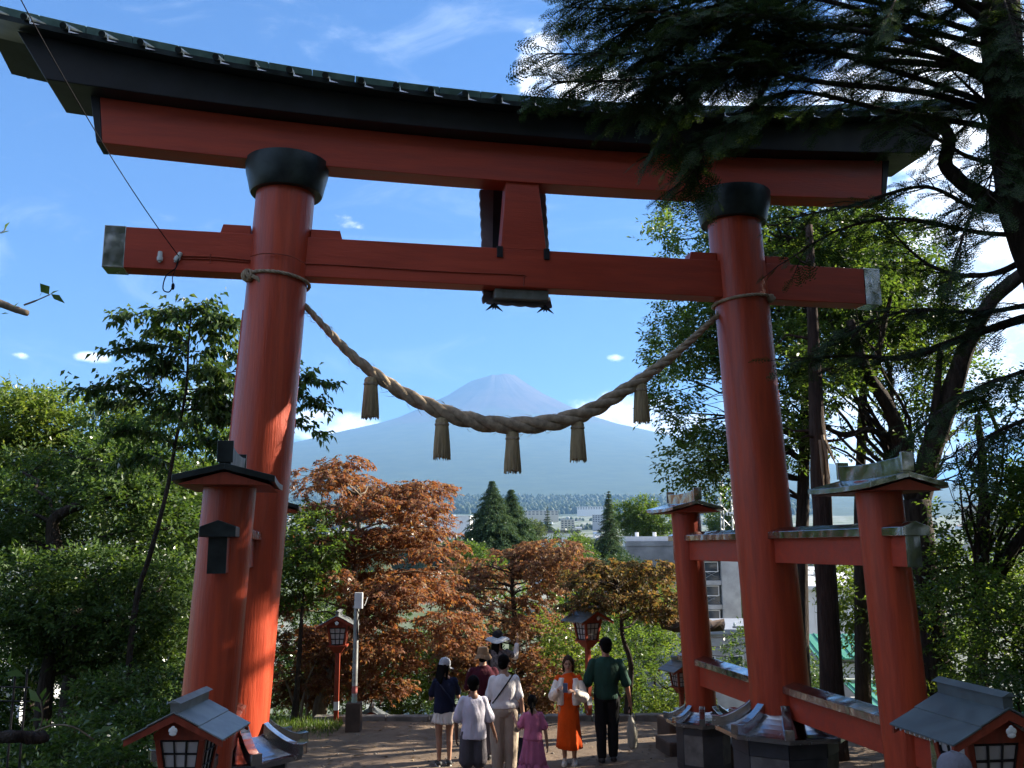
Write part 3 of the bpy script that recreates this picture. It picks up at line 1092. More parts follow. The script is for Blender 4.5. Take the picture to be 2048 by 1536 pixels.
# ---------------------------------------------------------------- wooden lanterns
def lantern(loc, rz, label, scale=1.0, group='roofed wooden lanterns beside the path', dark=False, post=1.25, htop=None):
    """loc = foot of the post; ridge runs along local y, gable faces -y"""
    L = thing('wooden_lantern', loc, rz, label, 'lantern', group)
    S = scale
    z0 = post

    def sc(*p):
        return tuple(c * S for c in p)
    rm = LEADD if dark else LEADM
    MB().span(sc(-.045, -.045, -.3 / S), sc(.045, .045, z0)).build('post', REDW, L, bevel=.006)
    MB().span(sc(-.047, -.047, .18), sc(.047, .047, .34)).build('post_band', WHITEP, L)
    MB().box(sc(0, 0, z0 - .03), sc(.15, .15, .06), taper=.45).build('bracket', REDW, L, bevel=.004)
    MB().span(sc(-.19, -.19, z0 + .03), sc(.19, .19, z0 + .065)).build('sill', REDW, L, bevel=.004)
    # flared box: corner posts, paper, lattice
    zb, zt, wb, wt = z0 + .066, z0 + .40, .135, .18
    for sx in (-1, 1):
        for sy in (-1, 1):
            q = .022
            MB().hexa([sc(sx * wb - q, sy * wb - q, zb), sc(sx * wb + q, sy * wb - q, zb), sc(sx * wb + q, sy * wb + q, zb), sc(sx * wb - q, sy * wb + q, zb)],
                      [sc(sx * wt - q, sy * wt - q, zt), sc(sx * wt + q, sy * wt - q, zt), sc(sx * wt + q, sy * wt + q, zt), sc(sx * wt - q, sy * wt + q, zt)]).build('corner_post', REDW, L, bevel=.003)
    for k in range(4):
        M = Matrix.Rotation(k * math.pi / 2, 4, 'Z')

        def face(x, t, d):
            w = wb + (wt - wb) * t
            return M @ Vector(sc(x * (w - .022), -(w - d), zb + (zt - zb) * t))
        # nine paper panes between the bars
        pane = MB()
        ys = [(.03, .335), (.335, .665), (.665, .97)]
        pn = None
        for (t0, t1) in ys:
            for (x0, x1) in ((-1, -.33), (-.33, .33), (.33, 1)):
                pm = MB().hexa([face(x0, t0, .012), face(x1, t0, .012), face(x1, t0, .004), face(x0, t0, .004)], [face(x0, t1, .012), face(x1, t1, .012), face(x1, t1, .004), face(x0, t1, .004)])
                pm.build('paper_pane', PAPER, L)
        lat = MB()
        for x in (-.33, .33):
            lat.tube([face(x, .0, -.004), face(x, 1, -.004)], .0085 * S, 4)
        for x in (-.98, .98):
            lat.tube([face(x, .0, -.004), face(x, 1, -.004)], .009 * S, 4)
        for t in (.03, .335, .665, .97):
            lat.tube([face(-1, t, -.004), face(1, t, -.004)], .0085 * S, 4)
        lat.build('lattice', BLKWOOD, L)
    # gable boards and roof
    hw, yl, dr = .40, .36, .20
    za = zt + .235
    for sy in (-1, 1):
        MB().prism([(x * S, z * S) for x, z in ((-wt - .03, zt), (wt + .03, zt), (wt + .03, zt + .05), (0, za - .035), (-wt - .03, zt + .05))], .02 * S, Matrix.Translation(sc(0, sy * (wt + .01), 0))).build('gable_panel', REDW, L)
        for sx in (-1, 1):
            y = sy * (yl - .025)
            th = .06
            MB().hexa([sc(0, y - .012, za - .012 - th), sc(sx * (hw - .01), y - .012, za - dr - .012 - th * .8), sc(sx * (hw - .01), y + .012, za - dr - .012 - th * .8), sc(0, y + .012, za - .012 - th)],
                      [sc(0, y - .012, za - .012), sc(sx * (hw - .01), y - .012, za - dr - .012), sc(sx * (hw - .01), y + .012, za - dr - .012), sc(0, y + .012, za - .012)]).build('bargeboard', REDW, L)
    if True:
        em = MB()
        for a, l, w in ((1.57, .05, .02), (.75, .042, .017), (2.39, .042, .017)):
            cx0, cz0 = 0, za - .15
            em.ell(sc(cx0 + l * .5 * math.cos(a), -(yl - .008), cz0 + l * .5 * math.sin(a)), sc(l * .5 if abs(math.cos(a)) > .5 else w, .006, l * .5), 8, 6)
        em.ell(sc(0, -(yl - .008), za - .158), sc(.03, .006, .018), 8, 6)
        em.build('leaf_emblem', WHITEP, L, True)
    for sx in (-1, 1):
        for (f0, f1, up) in ((0, .52, .008), (.5, 1, 0)):
            a0, a1 = sx * hw * f0, sx * hw * f1
            zz0, zz1 = za - dr * f0 + up, za - dr * f1 + up
            MB().hexa([sc(a0, -yl, zz0 - .012), sc(a1, -yl, zz1 - .012), sc(a1, yl, zz1 - .012), sc(a0, yl, zz0 - .012)],
                      [sc(a0, -yl, zz0), sc(a1, -yl, zz1), sc(a1, yl, zz1), sc(a0, yl, zz0)]).build('roof_sheet', rm, L, bevel=.002)
        # rafter ends under the eave
        for k in range(12):
            y = -yl + .05 + k * (2 * yl - .1) / 11
            MB().hexa([sc(sx * (hw - .10), y - .006, za - dr * .75 - .035), sc(sx * (hw - .015), y - .006, za - dr - .03), sc(sx * (hw - .015), y + .006, za - dr - .03), sc(sx * (hw - .10), y + .006, za - dr * .75 - .035)],
                      [sc(sx * (hw - .10), y - .006, za - dr * .75 - .013), sc(sx * (hw - .015), y - .006, za - dr - .013), sc(sx * (hw - .015), y + .006, za - dr - .013), sc(sx * (hw - .10), y + .006, za - dr * .75 - .013)]).build('rafter', PAPER, L)
    r = MB().prism([(x * S, z * S) for x, z in ((-.03, za - .02), (.03, za - .02), (.036, za + .075), (-.036, za + .075))], (2 * yl - .03) * S).build('ridge', rm, L)
    MB().prism([(x * S, z * S) for x, z in ((-.06, za + .07), (.06, za + .07), (0, za + .10))], (2 * yl + .03) * S).build('ridge_cap', rm, L, bevel=.003)
    return L


def lantern_top(px, py, Y, rz, label, scale, post, **kw):
    """place by the seen top of the ridge"""
    p = at(px, py, Y)
    top = (post + .40 + .235 + .10) * scale
    return lantern((p.x, p.y, p.z - top), rz, label, scale, post=post, **kw)


PATHAZ = math.radians(4.6)
lantern_top(382, 1385, 6.5, PATHAZ - .10, 'large lantern with pale sheet roof standing nearest at the bottom left', .82, 1.5)
lantern_top(1944, 1367, 6.3, PATHAZ + .06, 'large lantern with dark slate blue roof at the bottom right before the tree trunk', 1.0, 1.15, dark=True)
lantern_top(678, 1219, 17.2, PATHAZ, 'tall lantern on a red post beside the grey pole, left of the path', .92, 1.35)
lantern_top(1174, 1210, 17.3, PATHAZ + .5, 'tall lantern on a red post behind the man in green', .92, 1.35)
lantern_top(744, 1408, 19.3, PATHAZ, 'low lantern peeking over the plaza edge beside the dark concrete block', .9, 1.0)
lantern_top(775, 1424, 21.6, PATHAZ, 'lowest lantern on the steps with only its roof above the plaza edge', .9, 1.0)
lantern_top(1360, 1313, 17.8, PATHAZ + .3, 'roofed lantern half hidden behind the rear right sleeve post', .8, .9)

# ---------------------------------------------------------------- grey pole with its box, stone lantern, kerbs
def build_furniture():
    b = at(707, 1462, 16.4)
    G = thing('utility_pole', (b.x, b.y, 0), 0, 'grey steel pole with a white box on top standing in a dark concrete block', 'pole')
    MB().lathe([(.048, .3), (.047, 1.2), (.045, 2.15)], n=16).build('pole_shaft', GALV, G, True)
    MB().lathe([(.0495, .62), (.0495, .74)], n=16).build('faded_band', mat('faded_red_tape', (.35, .10, .09), .6), G, True)
    MB().lathe([(.0495, .45), (.0495, .56)], n=16).build('pale_band', mat('pale_green_tape', (.35, .45, .38), .6), G, True)
    MB().box((0, 0, .1), (.125, .125, .37), taper=1.0).build('concrete_block', BROWNST, G, bevel=.012)
    MB().box((.045, -.06, 2.17), (.068, .05, .135)).build('white_box', WHITEP, G, bevel=.006)
    MB().box((.0, .0, 2.06), (.06, .03, .02)).build('clamp', GALV, G)
    MB().tube([(.02, -.05, 2.03), (.06, -.06, 1.93), (.03, -.05, 1.8), (.05, -.03, 1.5)], .01, 6).build('lead_wire', RUBBER, G)
    MB().tube([(.14, .0, 2.08), (.19, .0, 2.22)], .007, 5).build('aerial', WHITEP, G)
    # stone lantern behind the rear right sleeve
    c = at(1385, 1250, 18.6)
    gz = float(hill_z(c.x, c.y))
    S = thing('stone_lantern', (c.x, c.y, 0), .2, 'dark stone lantern with a wide upturned roof behind the rear right post', 'stone lantern')
    zr = c.z
    MB().lathe([(.30, gz - .2), (.30, gz + .25), (.2, gz + .3), (.16, .35), (.15, .85), (.25, .95), (.28, 1.06)], n=6).build('shaft', STONED, S, False)
    MB().lathe([(.20, 1.06), (.21, zr - .12)], n=6).build('fire_box', STONED, S)
    rings = []
    for k, (r, z, up) in enumerate(((.20, -.13, 0), (.60, -.10, .13), (.62, -.04, .15), (.40, .05, .02), (.22, .17, 0), (.09, .27, 0))):
        ring = []
        for j in range(24):
            a = 2 * math.pi * j / 24
            cr = abs(math.cos(a * 3)) ** 3
            ring.append((r * (1 + .08 * cr) * math.cos(a), r * (1 + .08 * cr) * math.sin(a), zr + z + up * cr))
        rings.append(ring)
    MB().loft(rings).build('roof', BROWNST, S, True)
    MB().lathe([(.06, zr + .24), (.10, zr + .31), (.09, zr + .37), (.02, zr + .46)], n=12).build('finial', STONED, S, True)
    # stone plinth blocks left of the rear right socket
    rng = random.Random(3)
    for i, (x, y, w, h, dpt, lab) in enumerate(((1352, 1480, .28, .22, .4, 'brown stone block against the rear right socket, larger and lower'), (1344, 1446, .2, .42, .3, 'taller brown stone block behind the rear right socket'),
                                                (1472, 1500, .45, .32, .3, 'dark reddish stone block between the two right sockets'))):
        p = at(x, y, (14.6, 15.2, 13.9)[i])
        o = MB().box((0, 0, h / 2 - .08), (w / 2 * 1.6, dpt / 2 * 1.6, h / 2 + .08)).build('stone_block', BROWNST, None, bevel=.035)
        o.location = (p.x, p.y, 0)
        o.rotation_euler = (0, 0, TYAW + .1 * i)
        tag(o, lab, 'stone block', 'stone blocks by the gate')
    # kerb stones along the plaza edge
    K = thing('kerb', (0, 17.35, 0), .0, 'worn pale kerb stones along the far edge of the dirt plaza', 'kerb')
    x = -3.6
    k = 0
    while x < 2.6:
        w = rng.uniform(.55, .9)
        MB().box((x + w / 2, rng.uniform(-.03, .03), .02), (w / 2 - .012, .11, .075)).build('kerb_stone', STONE, K, bevel=.015)
        x += w
    # stone steps going down from the edge
    St = thing('stone_steps', (0, 17.55, 0), 0, 'stone steps leading down from the plaza edge', 'steps')
    for i in range(22):
        MB().box((-.6, .2 + i * .36, -.12 - i * .19), (1.9, .2, .11)).build('step', STONE, St, bevel=.01)


build_furniture()
# ---------------------------------------------------------------- foliage
def nrm(a):
    return a / np.maximum(np.linalg.norm(a, axis=-1, keepdims=True), 1e-9)


def leaf_geo(P, D, N, L, W, droop=0.0, lobes=1, fan=0.75):
    """one folded rhombus per leaf (or several lobes): returns verts, quads"""
    P, D, N = np.asarray(P), nrm(np.asarray(D)), np.asarray(N)
    S = nrm(np.cross(D, N))
    N = nrm(np.cross(S, D))
    L = np.asarray(L)[:, None]
    W = np.asarray(W)[:, None]
    Vs = []
    for k in range(lobes):
        if lobes > 1:
            an = (k - (lobes - 1) / 2) * fan
            d = D * math.cos(an) + S * math.sin(an)
            s = np.cross(d, N)
            l = L * (1 - .18 * abs(k - (lobes - 1) / 2))
        else:
            d, s, l = D, S, L
        b = P
        m = P + d * l * .45
        t = P + d * l + np.array([0, 0, -1.0]) * (l * droop)
        f = N * (W * .22)
        Vs.append(np.stack([b, m + s * W * .5 + f, t, m - s * W * .5 + f], 1))
    V = np.stack(Vs, 1).reshape(-1, 3)
    F = np.arange(len(V)).reshape(-1, 4)
    return V, F


WINDOWS = []      # gaps in the canopy: (point, radius) seen from the sun


def clear_of_windows(O, pad):
    keep = np.ones(len(O), bool)
    S = np.array(SUND)
    for P, r in WINDOWS:
        v = O - np.array(P)
        t = v @ S
        perp = np.linalg.norm(v - t[:, None] * S, axis=1)
        keep &= ~((t > .6) & (perp < r + pad))
    return keep


def sprigs(rng, O, A, U, k, spread, leafL, leafW, length, droop=.1, lobes=1, ldir=.55, njit=.45, fan=.75):
    """k leaves set alternately along each short axis"""
    n = len(O)
    A = nrm(A)
    S = nrm(np.cross(A, U))
    U = np.cross(S, A)
    t = (np.arange(k) + .5) / k
    side = np.where(np.arange(k) % 2 == 0, 1.0, -1.0)
    side[-1] = 0
    P = O[:, None, :] + A[:, None, :] * (t[None, :, None] * length[:, None, None]) + rng.normal(0, .12, (n, k, 3)) * (float(np.mean(leafL)) * .5)
    D = A[:, None, :] * ldir + S[:, None, :] * (side * spread)[None, :, None] + rng.normal(0, .28, (n, k, 3))
    D[:, :, 2] -= droop
    N = U[:, None, :] + rng.normal(0, njit, (n, k, 3))
    L = leafL * rng.uniform(.65, 1.15, n * k)
    W = leafW * rng.uniform(.75, 1.15, n * k)
    return leaf_geo(P.reshape(-1, 3), D.reshape(-1, 3), N.reshape(-1, 3), L, W, droop * .5, lobes, fan)


def blob_points(rng, blobs, n, shell=.35, hole=.0, hs=1.1):
    """points in ellipsoids, more towards the outside, with noise-shaped gaps"""
    w = np.array([b[3] * b[4] * b[5] for b in blobs]) ** (2 / 3)
    w /= w.sum()
    idx = rng.choice(len(blobs), n, p=w)
    C = np.array([b[:3] for b in blobs])[idx]
    R = np.array([b[3:6] for b in blobs])[idx]
    d = nrm(rng.normal(0, 1, (n, 3)))
    r = (rng.uniform(0, 1, n) * (1 - shell) + shell) ** (1 / 3)
    P = C + d * R * r[:, None]
    if hole > 0:
        q = np_noise(P[:, 0] + .37 * P[:, 1], P[:, 2] - .41 * P[:, 1], hs, 3) + .5 * np_noise(P[:, 0] - .5 * P[:, 1], P[:, 2], hs * 2.3, 4)
        k = q > hole - .5
        P, d, idx = P[k], d[k], idx[k]
    return P, d, idx


def join_geo(parts):
    V, F, o = [], [], 0
    for v, f in parts:
        V.append(v)
        F.append(f + o)
        o += len(v)
    return np.concatenate(V), np.concatenate(F)


def leaf_obj(name, V, F, m, parent):
    me = fast_mesh(name, V, F)
    me.materials.append(m)
    o = put(name, me, parent)
    o['kind'] = 'stuff'
    return o


def limb_path(rng, a, b, sag=.0, jit=.12, n=6):
    a, b = Vector(a), Vector(b)
    L = (b - a).length
    pts = [a]
    for i in range(1, n):
        t = i / n
        p = a.lerp(b, t)
        p += Vector((rng.normal(0, jit * L * .25), rng.normal(0, jit * L * .25), rng.normal(0, jit * L * .2) + sag * L * 4 * t * (1 - t)))
        pts.append(p)
    pts.append(b)
    return spline(pts, 2)


def tree(name, foot, trunk, blobs, lm, bark, label, cat='tree', group=None, seed=1, r0=.12, r1=.03, n=900, k=9, leafL=.1, leafW=.045, slen=.3,
         droop=.15, upw=.25, outw=.7, shell=.35, hole=.25, hs=1.1, lobes=1, spread=.9, twigs=3, limb_r=.04, njit=.45, flat=False, fan=.75, limbs=True, windows=False, extra=None, pmat=None, twig_r=.008):
    """trunk: list of world points; blobs: (x,y,z,rx,ry,rz) world ellipsoids of foliage"""
    rng = np.random.default_rng(seed)
    T = thing(name, foot, 0, label, cat, group)
    f = np.array(foot)
    tr = [Vector(p) - Vector(foot) for p in trunk]
    tp = spline(tr, 5)
    N = len(tp)
    rad = [r0 + (r1 - r0) * (i / (N - 1)) ** .8 for i in range(N)]
    rad[0] *= 1.35
    if N > 2:
        rad[1] *= 1.12
    MB().tube(tp, rad, 12, wob=.22, seed=seed).build('trunk', bark, T, 'all')
    bl = [tuple(np.array(b[:3]) - f) + tuple(b[3:6]) for b in blobs]
    if limbs:
        lim = MB()
        tws = MB()
        for b in bl:
            c = Vector(b[:3])
            # leave the trunk below the blob
            best = min(range(N), key=lambda i: (tp[i] - c).length + max(0, tp[i].z - c.z + .15) * 2.5)
            a = tp[best]
            pth = limb_path(rng, a, c, sag=.06)
            rl = min(limb_r * (.6 + .4 * max(b[3:6])), rad[best] * .8)
            lim.tube(pth, [rl + (rl * .25 - rl) * i / (len(pth) - 1) for i in range(len(pth))], 6, wob=.15, seed=seed)
            for q in range(twigs):
                d = Vector(rng.normal(0, 1, 3)).normalized()
                e = c + Vector((d.x * b[3], d.y * b[4], d.z * b[5])) * .92
                st = pth[int(len(pth) * rng.uniform(.45, .95))]
                pt = limb_path(rng, st, e, sag=.04, jit=.2, n=4)
                tws.tube(pt, [twig_r * 1.6 + (twig_r * .45 - twig_r * 1.6) * i / (len(pt) - 1) for i in range(len(pt))], 3)
        lo = lim.build('limbs', bark, T, 'all')
        lo['kind'] = 'stuff'
        if tws.v:
            to = tws.build('twigs', bark, T, 'all')
            to['kind'] = 'stuff'
    P, d, idx = blob_points(rng, bl, n, shell, hole, hs)
    if windows:
        kk = clear_of_windows(P + f, .08 + slen * .6)
        P, d, idx = P[kk], d[kk], idx[kk]
    m = len(P)
    if flat:
        A = d * np.array([1, 1, .12]) + rng.normal(0, .35, (m, 3)) * np.array([1, 1, .3])
        A[:, 2] -= droop
        U = np.tile([0, 0, 1.0], (m, 1)) + rng.normal(0, .2, (m, 3))
    else:
        A = d * outw + rng.normal(0, .55, (m, 3))
        A[:, 2] += upw
        U = np.tile([0, 0, 1.0], (m, 1)) + d * .35 + rng.normal(0, .3, (m, 3))
    V, F = sprigs(rng, P, A, U, k, spread, leafL, leafW, slen * rng.uniform(.6, 1.3, m), droop, lobes, njit=njit, fan=fan)
    leaf_obj('crown', V, F, lm, T)
    if extra:
        extra(T, f, rng)
    return T


def pb(px, py, Y, rx, ry=None, rz=None):
    p = at(px, py, Y)
    return (p.x, p.y, p.z, rx, ry or rx, rz or rx)


def poly_blobs(poly, n, Y, dY, r, seed, rz=None, minsep=None, rj=.35):
    """ellipsoids spread through an outline seen from the front, at various depths"""
    rng = random.Random(seed)
    xs, ys = [p[0] for p in poly], [p[1] for p in poly]
    out, pts = [], []
    tries = 0
    sep = minsep if minsep is not None else r * FPX / Y * .7
    while len(out) < n and tries < 9000:
        tries += 1
        x, y = rng.uniform(min(xs), max(xs)), rng.uniform(min(ys), max(ys))
        ins = False
        j = len(poly) - 1
        for i in range(len(poly)):
            if (poly[i][1] > y) != (poly[j][1] > y) and x < (poly[j][0] - poly[i][0]) * (y - poly[i][1]) / (poly[j][1] - poly[i][1]) + poly[i][0]:
                ins = not ins
            j = i
        if not ins:
            continue
        if any((x - a) ** 2 + (y - b) ** 2 < (sep * (1 - tries / 9000)) ** 2 for a, b in pts):
            continue
        pts.append((x, y))
        k = rng.uniform(1 - rj, 1 + rj)
        out.append(pb(x, y, Y + rng.uniform(-dY, dY), r * k, r * k, (rz or r * .7) * k))
    return out


G_DARK = leaf_mat('dark_evergreen_leaf', ((0.030, 0.064, 0.019), (0.055, 0.105, 0.027), (0.095, 0.15, 0.038)), .42, .12, .35)
G_MID = leaf_mat('green_leaf', ((0.040, 0.080, 0.020), (0.064, 0.118, 0.028), (0.11, 0.165, 0.04)), .5, .08, .4)
G_YEL = leaf_mat('yellow_green_leaf', ((0.060, 0.105, 0.022), (0.095, 0.15, 0.03), (0.15, 0.19, 0.045)), .5, .07, .4)
G_CHERRY = leaf_mat('cherry_leaf', ((0.032, 0.066, 0.024), (0.050, 0.094, 0.03), (0.085, 0.13, 0.036)), .40, .10, .35)
G_MAPLE = leaf_mat('copper_maple_leaf', ((0.150, 0.066, 0.048), (0.215, 0.106, 0.064), (0.26, 0.185, 0.08)), .44, .08, .4, tcol=(1.8, 1.25, .6))
G_MAPLE2 = leaf_mat('bronze_maple_leaf', ((0.140, 0.072, 0.055), (0.205, 0.116, 0.075), (0.24, 0.175, 0.08)), .44, .08, .4, tcol=(1.7, 1.25, .7))
G_MAPLEG = leaf_mat('greenish_maple_leaf', ((0.065, 0.072, 0.034), (0.12, 0.085, 0.048), (0.20, 0.105, 0.055)), .5, .07, .4)
G_FIR = leaf_mat('fir_needle', ((0.018, 0.040, 0.019), (0.034, 0.066, 0.028), (0.065, 0.10, 0.038)), .25, .03, .5)
G_CON = leaf_mat('cedar_needle', ((0.030, 0.064, 0.036), (0.046, 0.086, 0.046), (0.07, 0.11, 0.055)), .2, .05, .5)
G_FAR = leaf_mat('far_foliage', ((0.042, 0.066, 0.040), (0.050, 0.076, 0.044), (0.062, 0.088, 0.048)), .5, .04, .5)

# sun windows: where the photograph shows direct light reaching the plaza
WINDOWS += [(tw(540, 1320, -.25), .22), (tw(535, 1395, -.25), .24), (tw(552, 1265, -.25), .06), (tw(570, 880, -.3), .0), (tw(485, 1255, -2.6), -.06), (tw(520, 1455, -.2), .28),
            (tw(1403, 1190, 2.4), .14), (tw(1400, 1250, 2.4), .12), (tw(1404, 1045, 2.4), .12), (at(1990, 1150, 19.5), .9), (at(1920, 1080, 19.5), .7), (at(1970, 1290, 13), .5), (at(1750, 1200, 18.5), .5), (at(1150, 1375, 13.85), .26), (at(1150, 1470, 13.85), .24), (at(1235, 1320, 14.0), .28), (at(1225, 1420, 14.0), .16),
            (at(960, 1440, 12.2), .2), (at(1020, 1370, 13.3), .26), (at(1020, 1470, 13.3), .16), (at(905, 1390, 13.9), .22), (at(1000, 1290, 16.3), .25), (at(1075, 1450, 12.6), .14), (at(965, 1320, 14.25), .18), (at(890, 1480, 13.9), .14), (at(1190, 1500, 14.2), .16), (at(660, 1480, 15.6), .14), (at(790, 1440, 17.2), .15), (at(600, 1410, 11.5), .25)]


def build_left_trees():
    # near sapling with drooping rows of large leaves
    foot = at(262, 1230, 14.5)
    foot.z = float(hill_z(foot.x, foot.y))
    tr = [foot, at(268, 1230, 14.3), at(300, 1110, 14.1), at(333, 985, 14.0), at(352, 880, 14.0), at(372, 780, 13.9), at(377, 690, 13.9), at(384, 610, 13.9)]
    rng = np.random.default_rng(11)
    T = thing('sapling', foot, 0, 'slender young tree with drooping rows of large leaves against the sky beside the left pillar', 'tree')
    pts = spline([Vector(p) - foot for p in tr], 6)
    MB().tube(pts, [.05 - .041 * (i / (len(pts) - 1)) for i in range(len(pts))], 9, wob=.15).build('trunk', BARKD, T, 'all')
    br = MB()
    geo = []
    spec = [((382, 640), (300, 625), (238, 640), 13.6), ((380, 655), (440, 640), (484, 655), 13.8), ((378, 700), (300, 690), (228, 702), 13.5), ((378, 715), (430, 700), (482, 715), 14.3),
            ((376, 745), (320, 735), (232, 752), 14.2), ((372, 800), (270, 775), (148, 780), 13.7), ((372, 790), (430, 770), (476, 775), 13.6), ((365, 830), (280, 800), (190, 812), 14.3),
            ((360, 850), (430, 830), (478, 848), 14.0), ((372, 760), (520, 740), (668, 768), 14.9), ((370, 820), (520, 820), (648, 868), 15.2), ((366, 780), (540, 770), (650, 812), 15.0), ((384, 625), (400, 612), (418, 602), 13.9), ((385, 650), (420, 660), (470, 690), 14.2),
            ((350, 890), (280, 860), (215, 870), 14.0), ((350, 900), (400, 880), (455, 890), 14.4), ((345, 930), (290, 910), (240, 930), 14.4), ((383, 640), (350, 615), (330, 640), 14.2), ((378, 690), (340, 660), (290, 668), 14.3),
            ((374, 740), (410, 730), (450, 745), 13.5), ((372, 800), (420, 800), (462, 812), 14.6), ((382, 620), (420, 625), (452, 632), 13.7), ((377, 700), (330, 720), (285, 738), 13.8)]
    for a, b, c, d in spec:
        A, B, Cc = at(*a, 13.95) - foot, at(*b, (13.95 + d) / 2) - foot, at(*c, d) - foot
        path = spline([A, B, Cc], 10)
        br.tube(path, [.013 - .010 * i / (len(path) - 1) for i in range(len(path))], 5)
        L = sum((path[i + 1] - path[i]).length for i in range(len(path) - 1))
        for s in range(int(L * 30) + 8):
            t = rng.uniform(.12, 1.0)
            p = path[min(int(t * (len(path) - 1)), len(path) - 1)]
            ax = Vector((rng.normal(0, .7), rng.normal(0, .9), rng.normal(-.12, .42)))
            ax += (Cc - A).normalized() * .5
            geo.append((np.array(p), np.array(ax.normalized())))
    br.build('branches', BARKD, T, 'all')['kind'] = 'stuff'
    O = np.array([g[0] for g in geo])
    A = np.array([g[1] for g in geo])
    V, F = sprigs(rng, O, A, np.tile([0, 0, 1.0], (len(O), 1)) + rng.normal(0, .25, O.shape), 7, .8, .125, .062, rng.uniform(.18, .45, len(O)), .5)
    leaf_obj('crown', V, F, G_CHERRY, T)

    # dark evergreen mass behind it, several trees
    A = [pb(50, 945, 17.5, .85, .9, .55), pb(190, 935, 17, .8, .9, .5), pb(310, 960, 17.2, .6, .8, .45), pb(30, 1020, 16.6, .8, .8, .5), pb(260, 1010, 16.4, .75, .8, .45), pb(150, 1010, 17.8, .7, .8, .4), pb(345, 1060, 16.6, .55, .7, .5),
         pb(130, 905, 18, .7, .8, .4), pb(250, 900, 18.2, .65, .8, .35), pb(60, 1085, 17.0, .7, .8, .35), pb(370, 985, 17.8, .5, .7, .5)]
    ft = Vector((at(150, 1300, 16.6).x, 16.6, 0))
    ft.z = float(hill_z(ft.x, ft.y))
    tree('evergreen_tree', ft, [ft, at(148, 1250, 16.6), at(118, 1130, 16.4), at(105, 1050, 16.3), at(135, 1020, 16.3), at(190, 1000, 16.4), at(235, 960, 16.8)], A, G_DARK, BARKD,
         'dark evergreen with a crooked thick trunk at the left, behind the slender sapling', seed=21, r0=.19, r1=.05, n=3900, k=8, leafL=.115, leafW=.05, slen=.30, limb_r=.05, hole=.28, droop=.1)
    A = [pb(50, 1170, 15.0, .8, .8, .38), pb(190, 1150, 15.2, .75, .8, .34), pb(320, 1170, 15.4, .5, .7, .36), pb(110, 1235, 14.8, .8, .8, .3), pb(260, 1240, 15, .7, .8, .3), pb(20, 1270, 14.6, .6, .7, .3), pb(350, 1255, 15.6, .4, .6, .4), pb(180, 1300, 15.4, .6, .8, .28), pb(300, 1320, 15.2, .55, .7, .33), pb(65, 1340, 15.6, .4, .5, .22)]
    ft = Vector((at(85, 1420, 14.8).x, 14.8, 0))
    ft.z = float(hill_z(ft.x, ft.y))
    tree('evergreen_tree', ft, [ft, at(90, 1380, 14.8), at(110, 1300, 14.8), at(170, 1240, 14.9), at(260, 1190, 15), at(320, 1180, 15.2)], A, G_DARK, BARKD,
         'low spreading evergreen with layered dark branches at the left, below the crooked one', seed=22, r0=.15, r1=.04, n=3900, k=8, leafL=.10, leafW=.042, slen=.27, limb_r=.045, hole=.3, droop=.1)
    A = [pb(330, 1400, 14.4, .5, .6, .4), pb(225, 1400, 13.8, .5, .6, .3), pb(300, 1480, 13.2, .55, .6, .38), pb(190, 1490, 12.6, .55, .6, .3), pb(90, 1520, 12.2, .6, .6, .26), pb(250, 1545, 11.5, .5, .5, .3), pb(10, 1560, 11.5, .5, .5, .3), pb(345, 1340, 15.4, .35, .5, .4), pb(130, 1580, 11, .5, .5, .2)]
    ft = Vector((at(240, 1560, 13).x, 13.2, 0))
    ft.z = float(hill_z(ft.x, ft.y))
    tree('shrub', ft, [ft, ft + Vector((.1, 0, .5)), at(250, 1450, 13.4)], A, G_DARK, BARKD, 'dark shrub filling the lower left corner behind the nearest lantern', 'shrub', seed=23, r0=.07, r1=.02, n=2400, k=8, leafL=.09, leafW=.04, slen=.24, limb_r=.03, hole=.28, windows=False)
    # sunlit leafy trees further back
    A = poly_blobs([(-60, 800), (60, 790), (170, 815), (250, 850), (250, 930), (-60, 960)], 14, 20.5, 1.0, .62, 5)
    ft = at(80, 1200, 20.8)
    ft.z = float(hill_z(ft.x, ft.y))
    tree('broadleaf_tree', ft, [ft, at(82, 1100, 20.8), at(90, 950, 20.7), at(95, 830, 20.6)], A, G_YEL, BARKD, 'sunlit yellow green tree top behind the dark evergreen at the far left', seed=24, r0=.12, n=2600, k=9, leafL=.14, leafW=.05, slen=.34, hole=.15, upw=.5)
    A = poly_blobs([(260, 840), (400, 830), (470, 860), (450, 1100), (420, 1320), (330, 1360), (300, 1150), (220, 980)], 20, 20.0, 1.2, .62, 6)
    ft = at(390, 1400, 20.4)
    ft.z = float(hill_z(ft.x, ft.y))
    tree('broadleaf_tree', ft, [ft, at(388, 1250, 20.4), at(370, 1080, 20.3), at(360, 900, 20.2)], A, G_MID, BARKD, 'mid green tree with long hanging leaves behind the front left sleeve post', seed=25, r0=.12, n=3200, k=10, leafL=.15, leafW=.045, slen=.36, hole=.2, droop=.5)
    # dense shade trees behind, closing the view down the slope
    for i, (poly, n, Y, m, lab, nn) in enumerate((([(-80, 900), (120, 880), (250, 920), (280, 1200), (-80, 1200)], 20, 21.5, G_DARK, 'dark dense tree filling the gaps behind the crooked evergreen', 3000),
                                                  ([(-80, 1180), (300, 1180), (420, 1250), (420, 1500), (-80, 1520)], 26, 19.5, G_DARK, 'dark dense undergrowth tree low behind the layered evergreen', 4200),
                                                  ([(300, 1000), (430, 950), (480, 1000), (430, 1450), (330, 1450)], 16, 22.5, G_MID, 'shaded tree right behind the long leaved one by the sleeve post', 2200))):
        bl = poly_blobs(poly, n, Y, .8, .7, 150 + i)
        cx = sum(b[0] for b in bl) / len(bl)
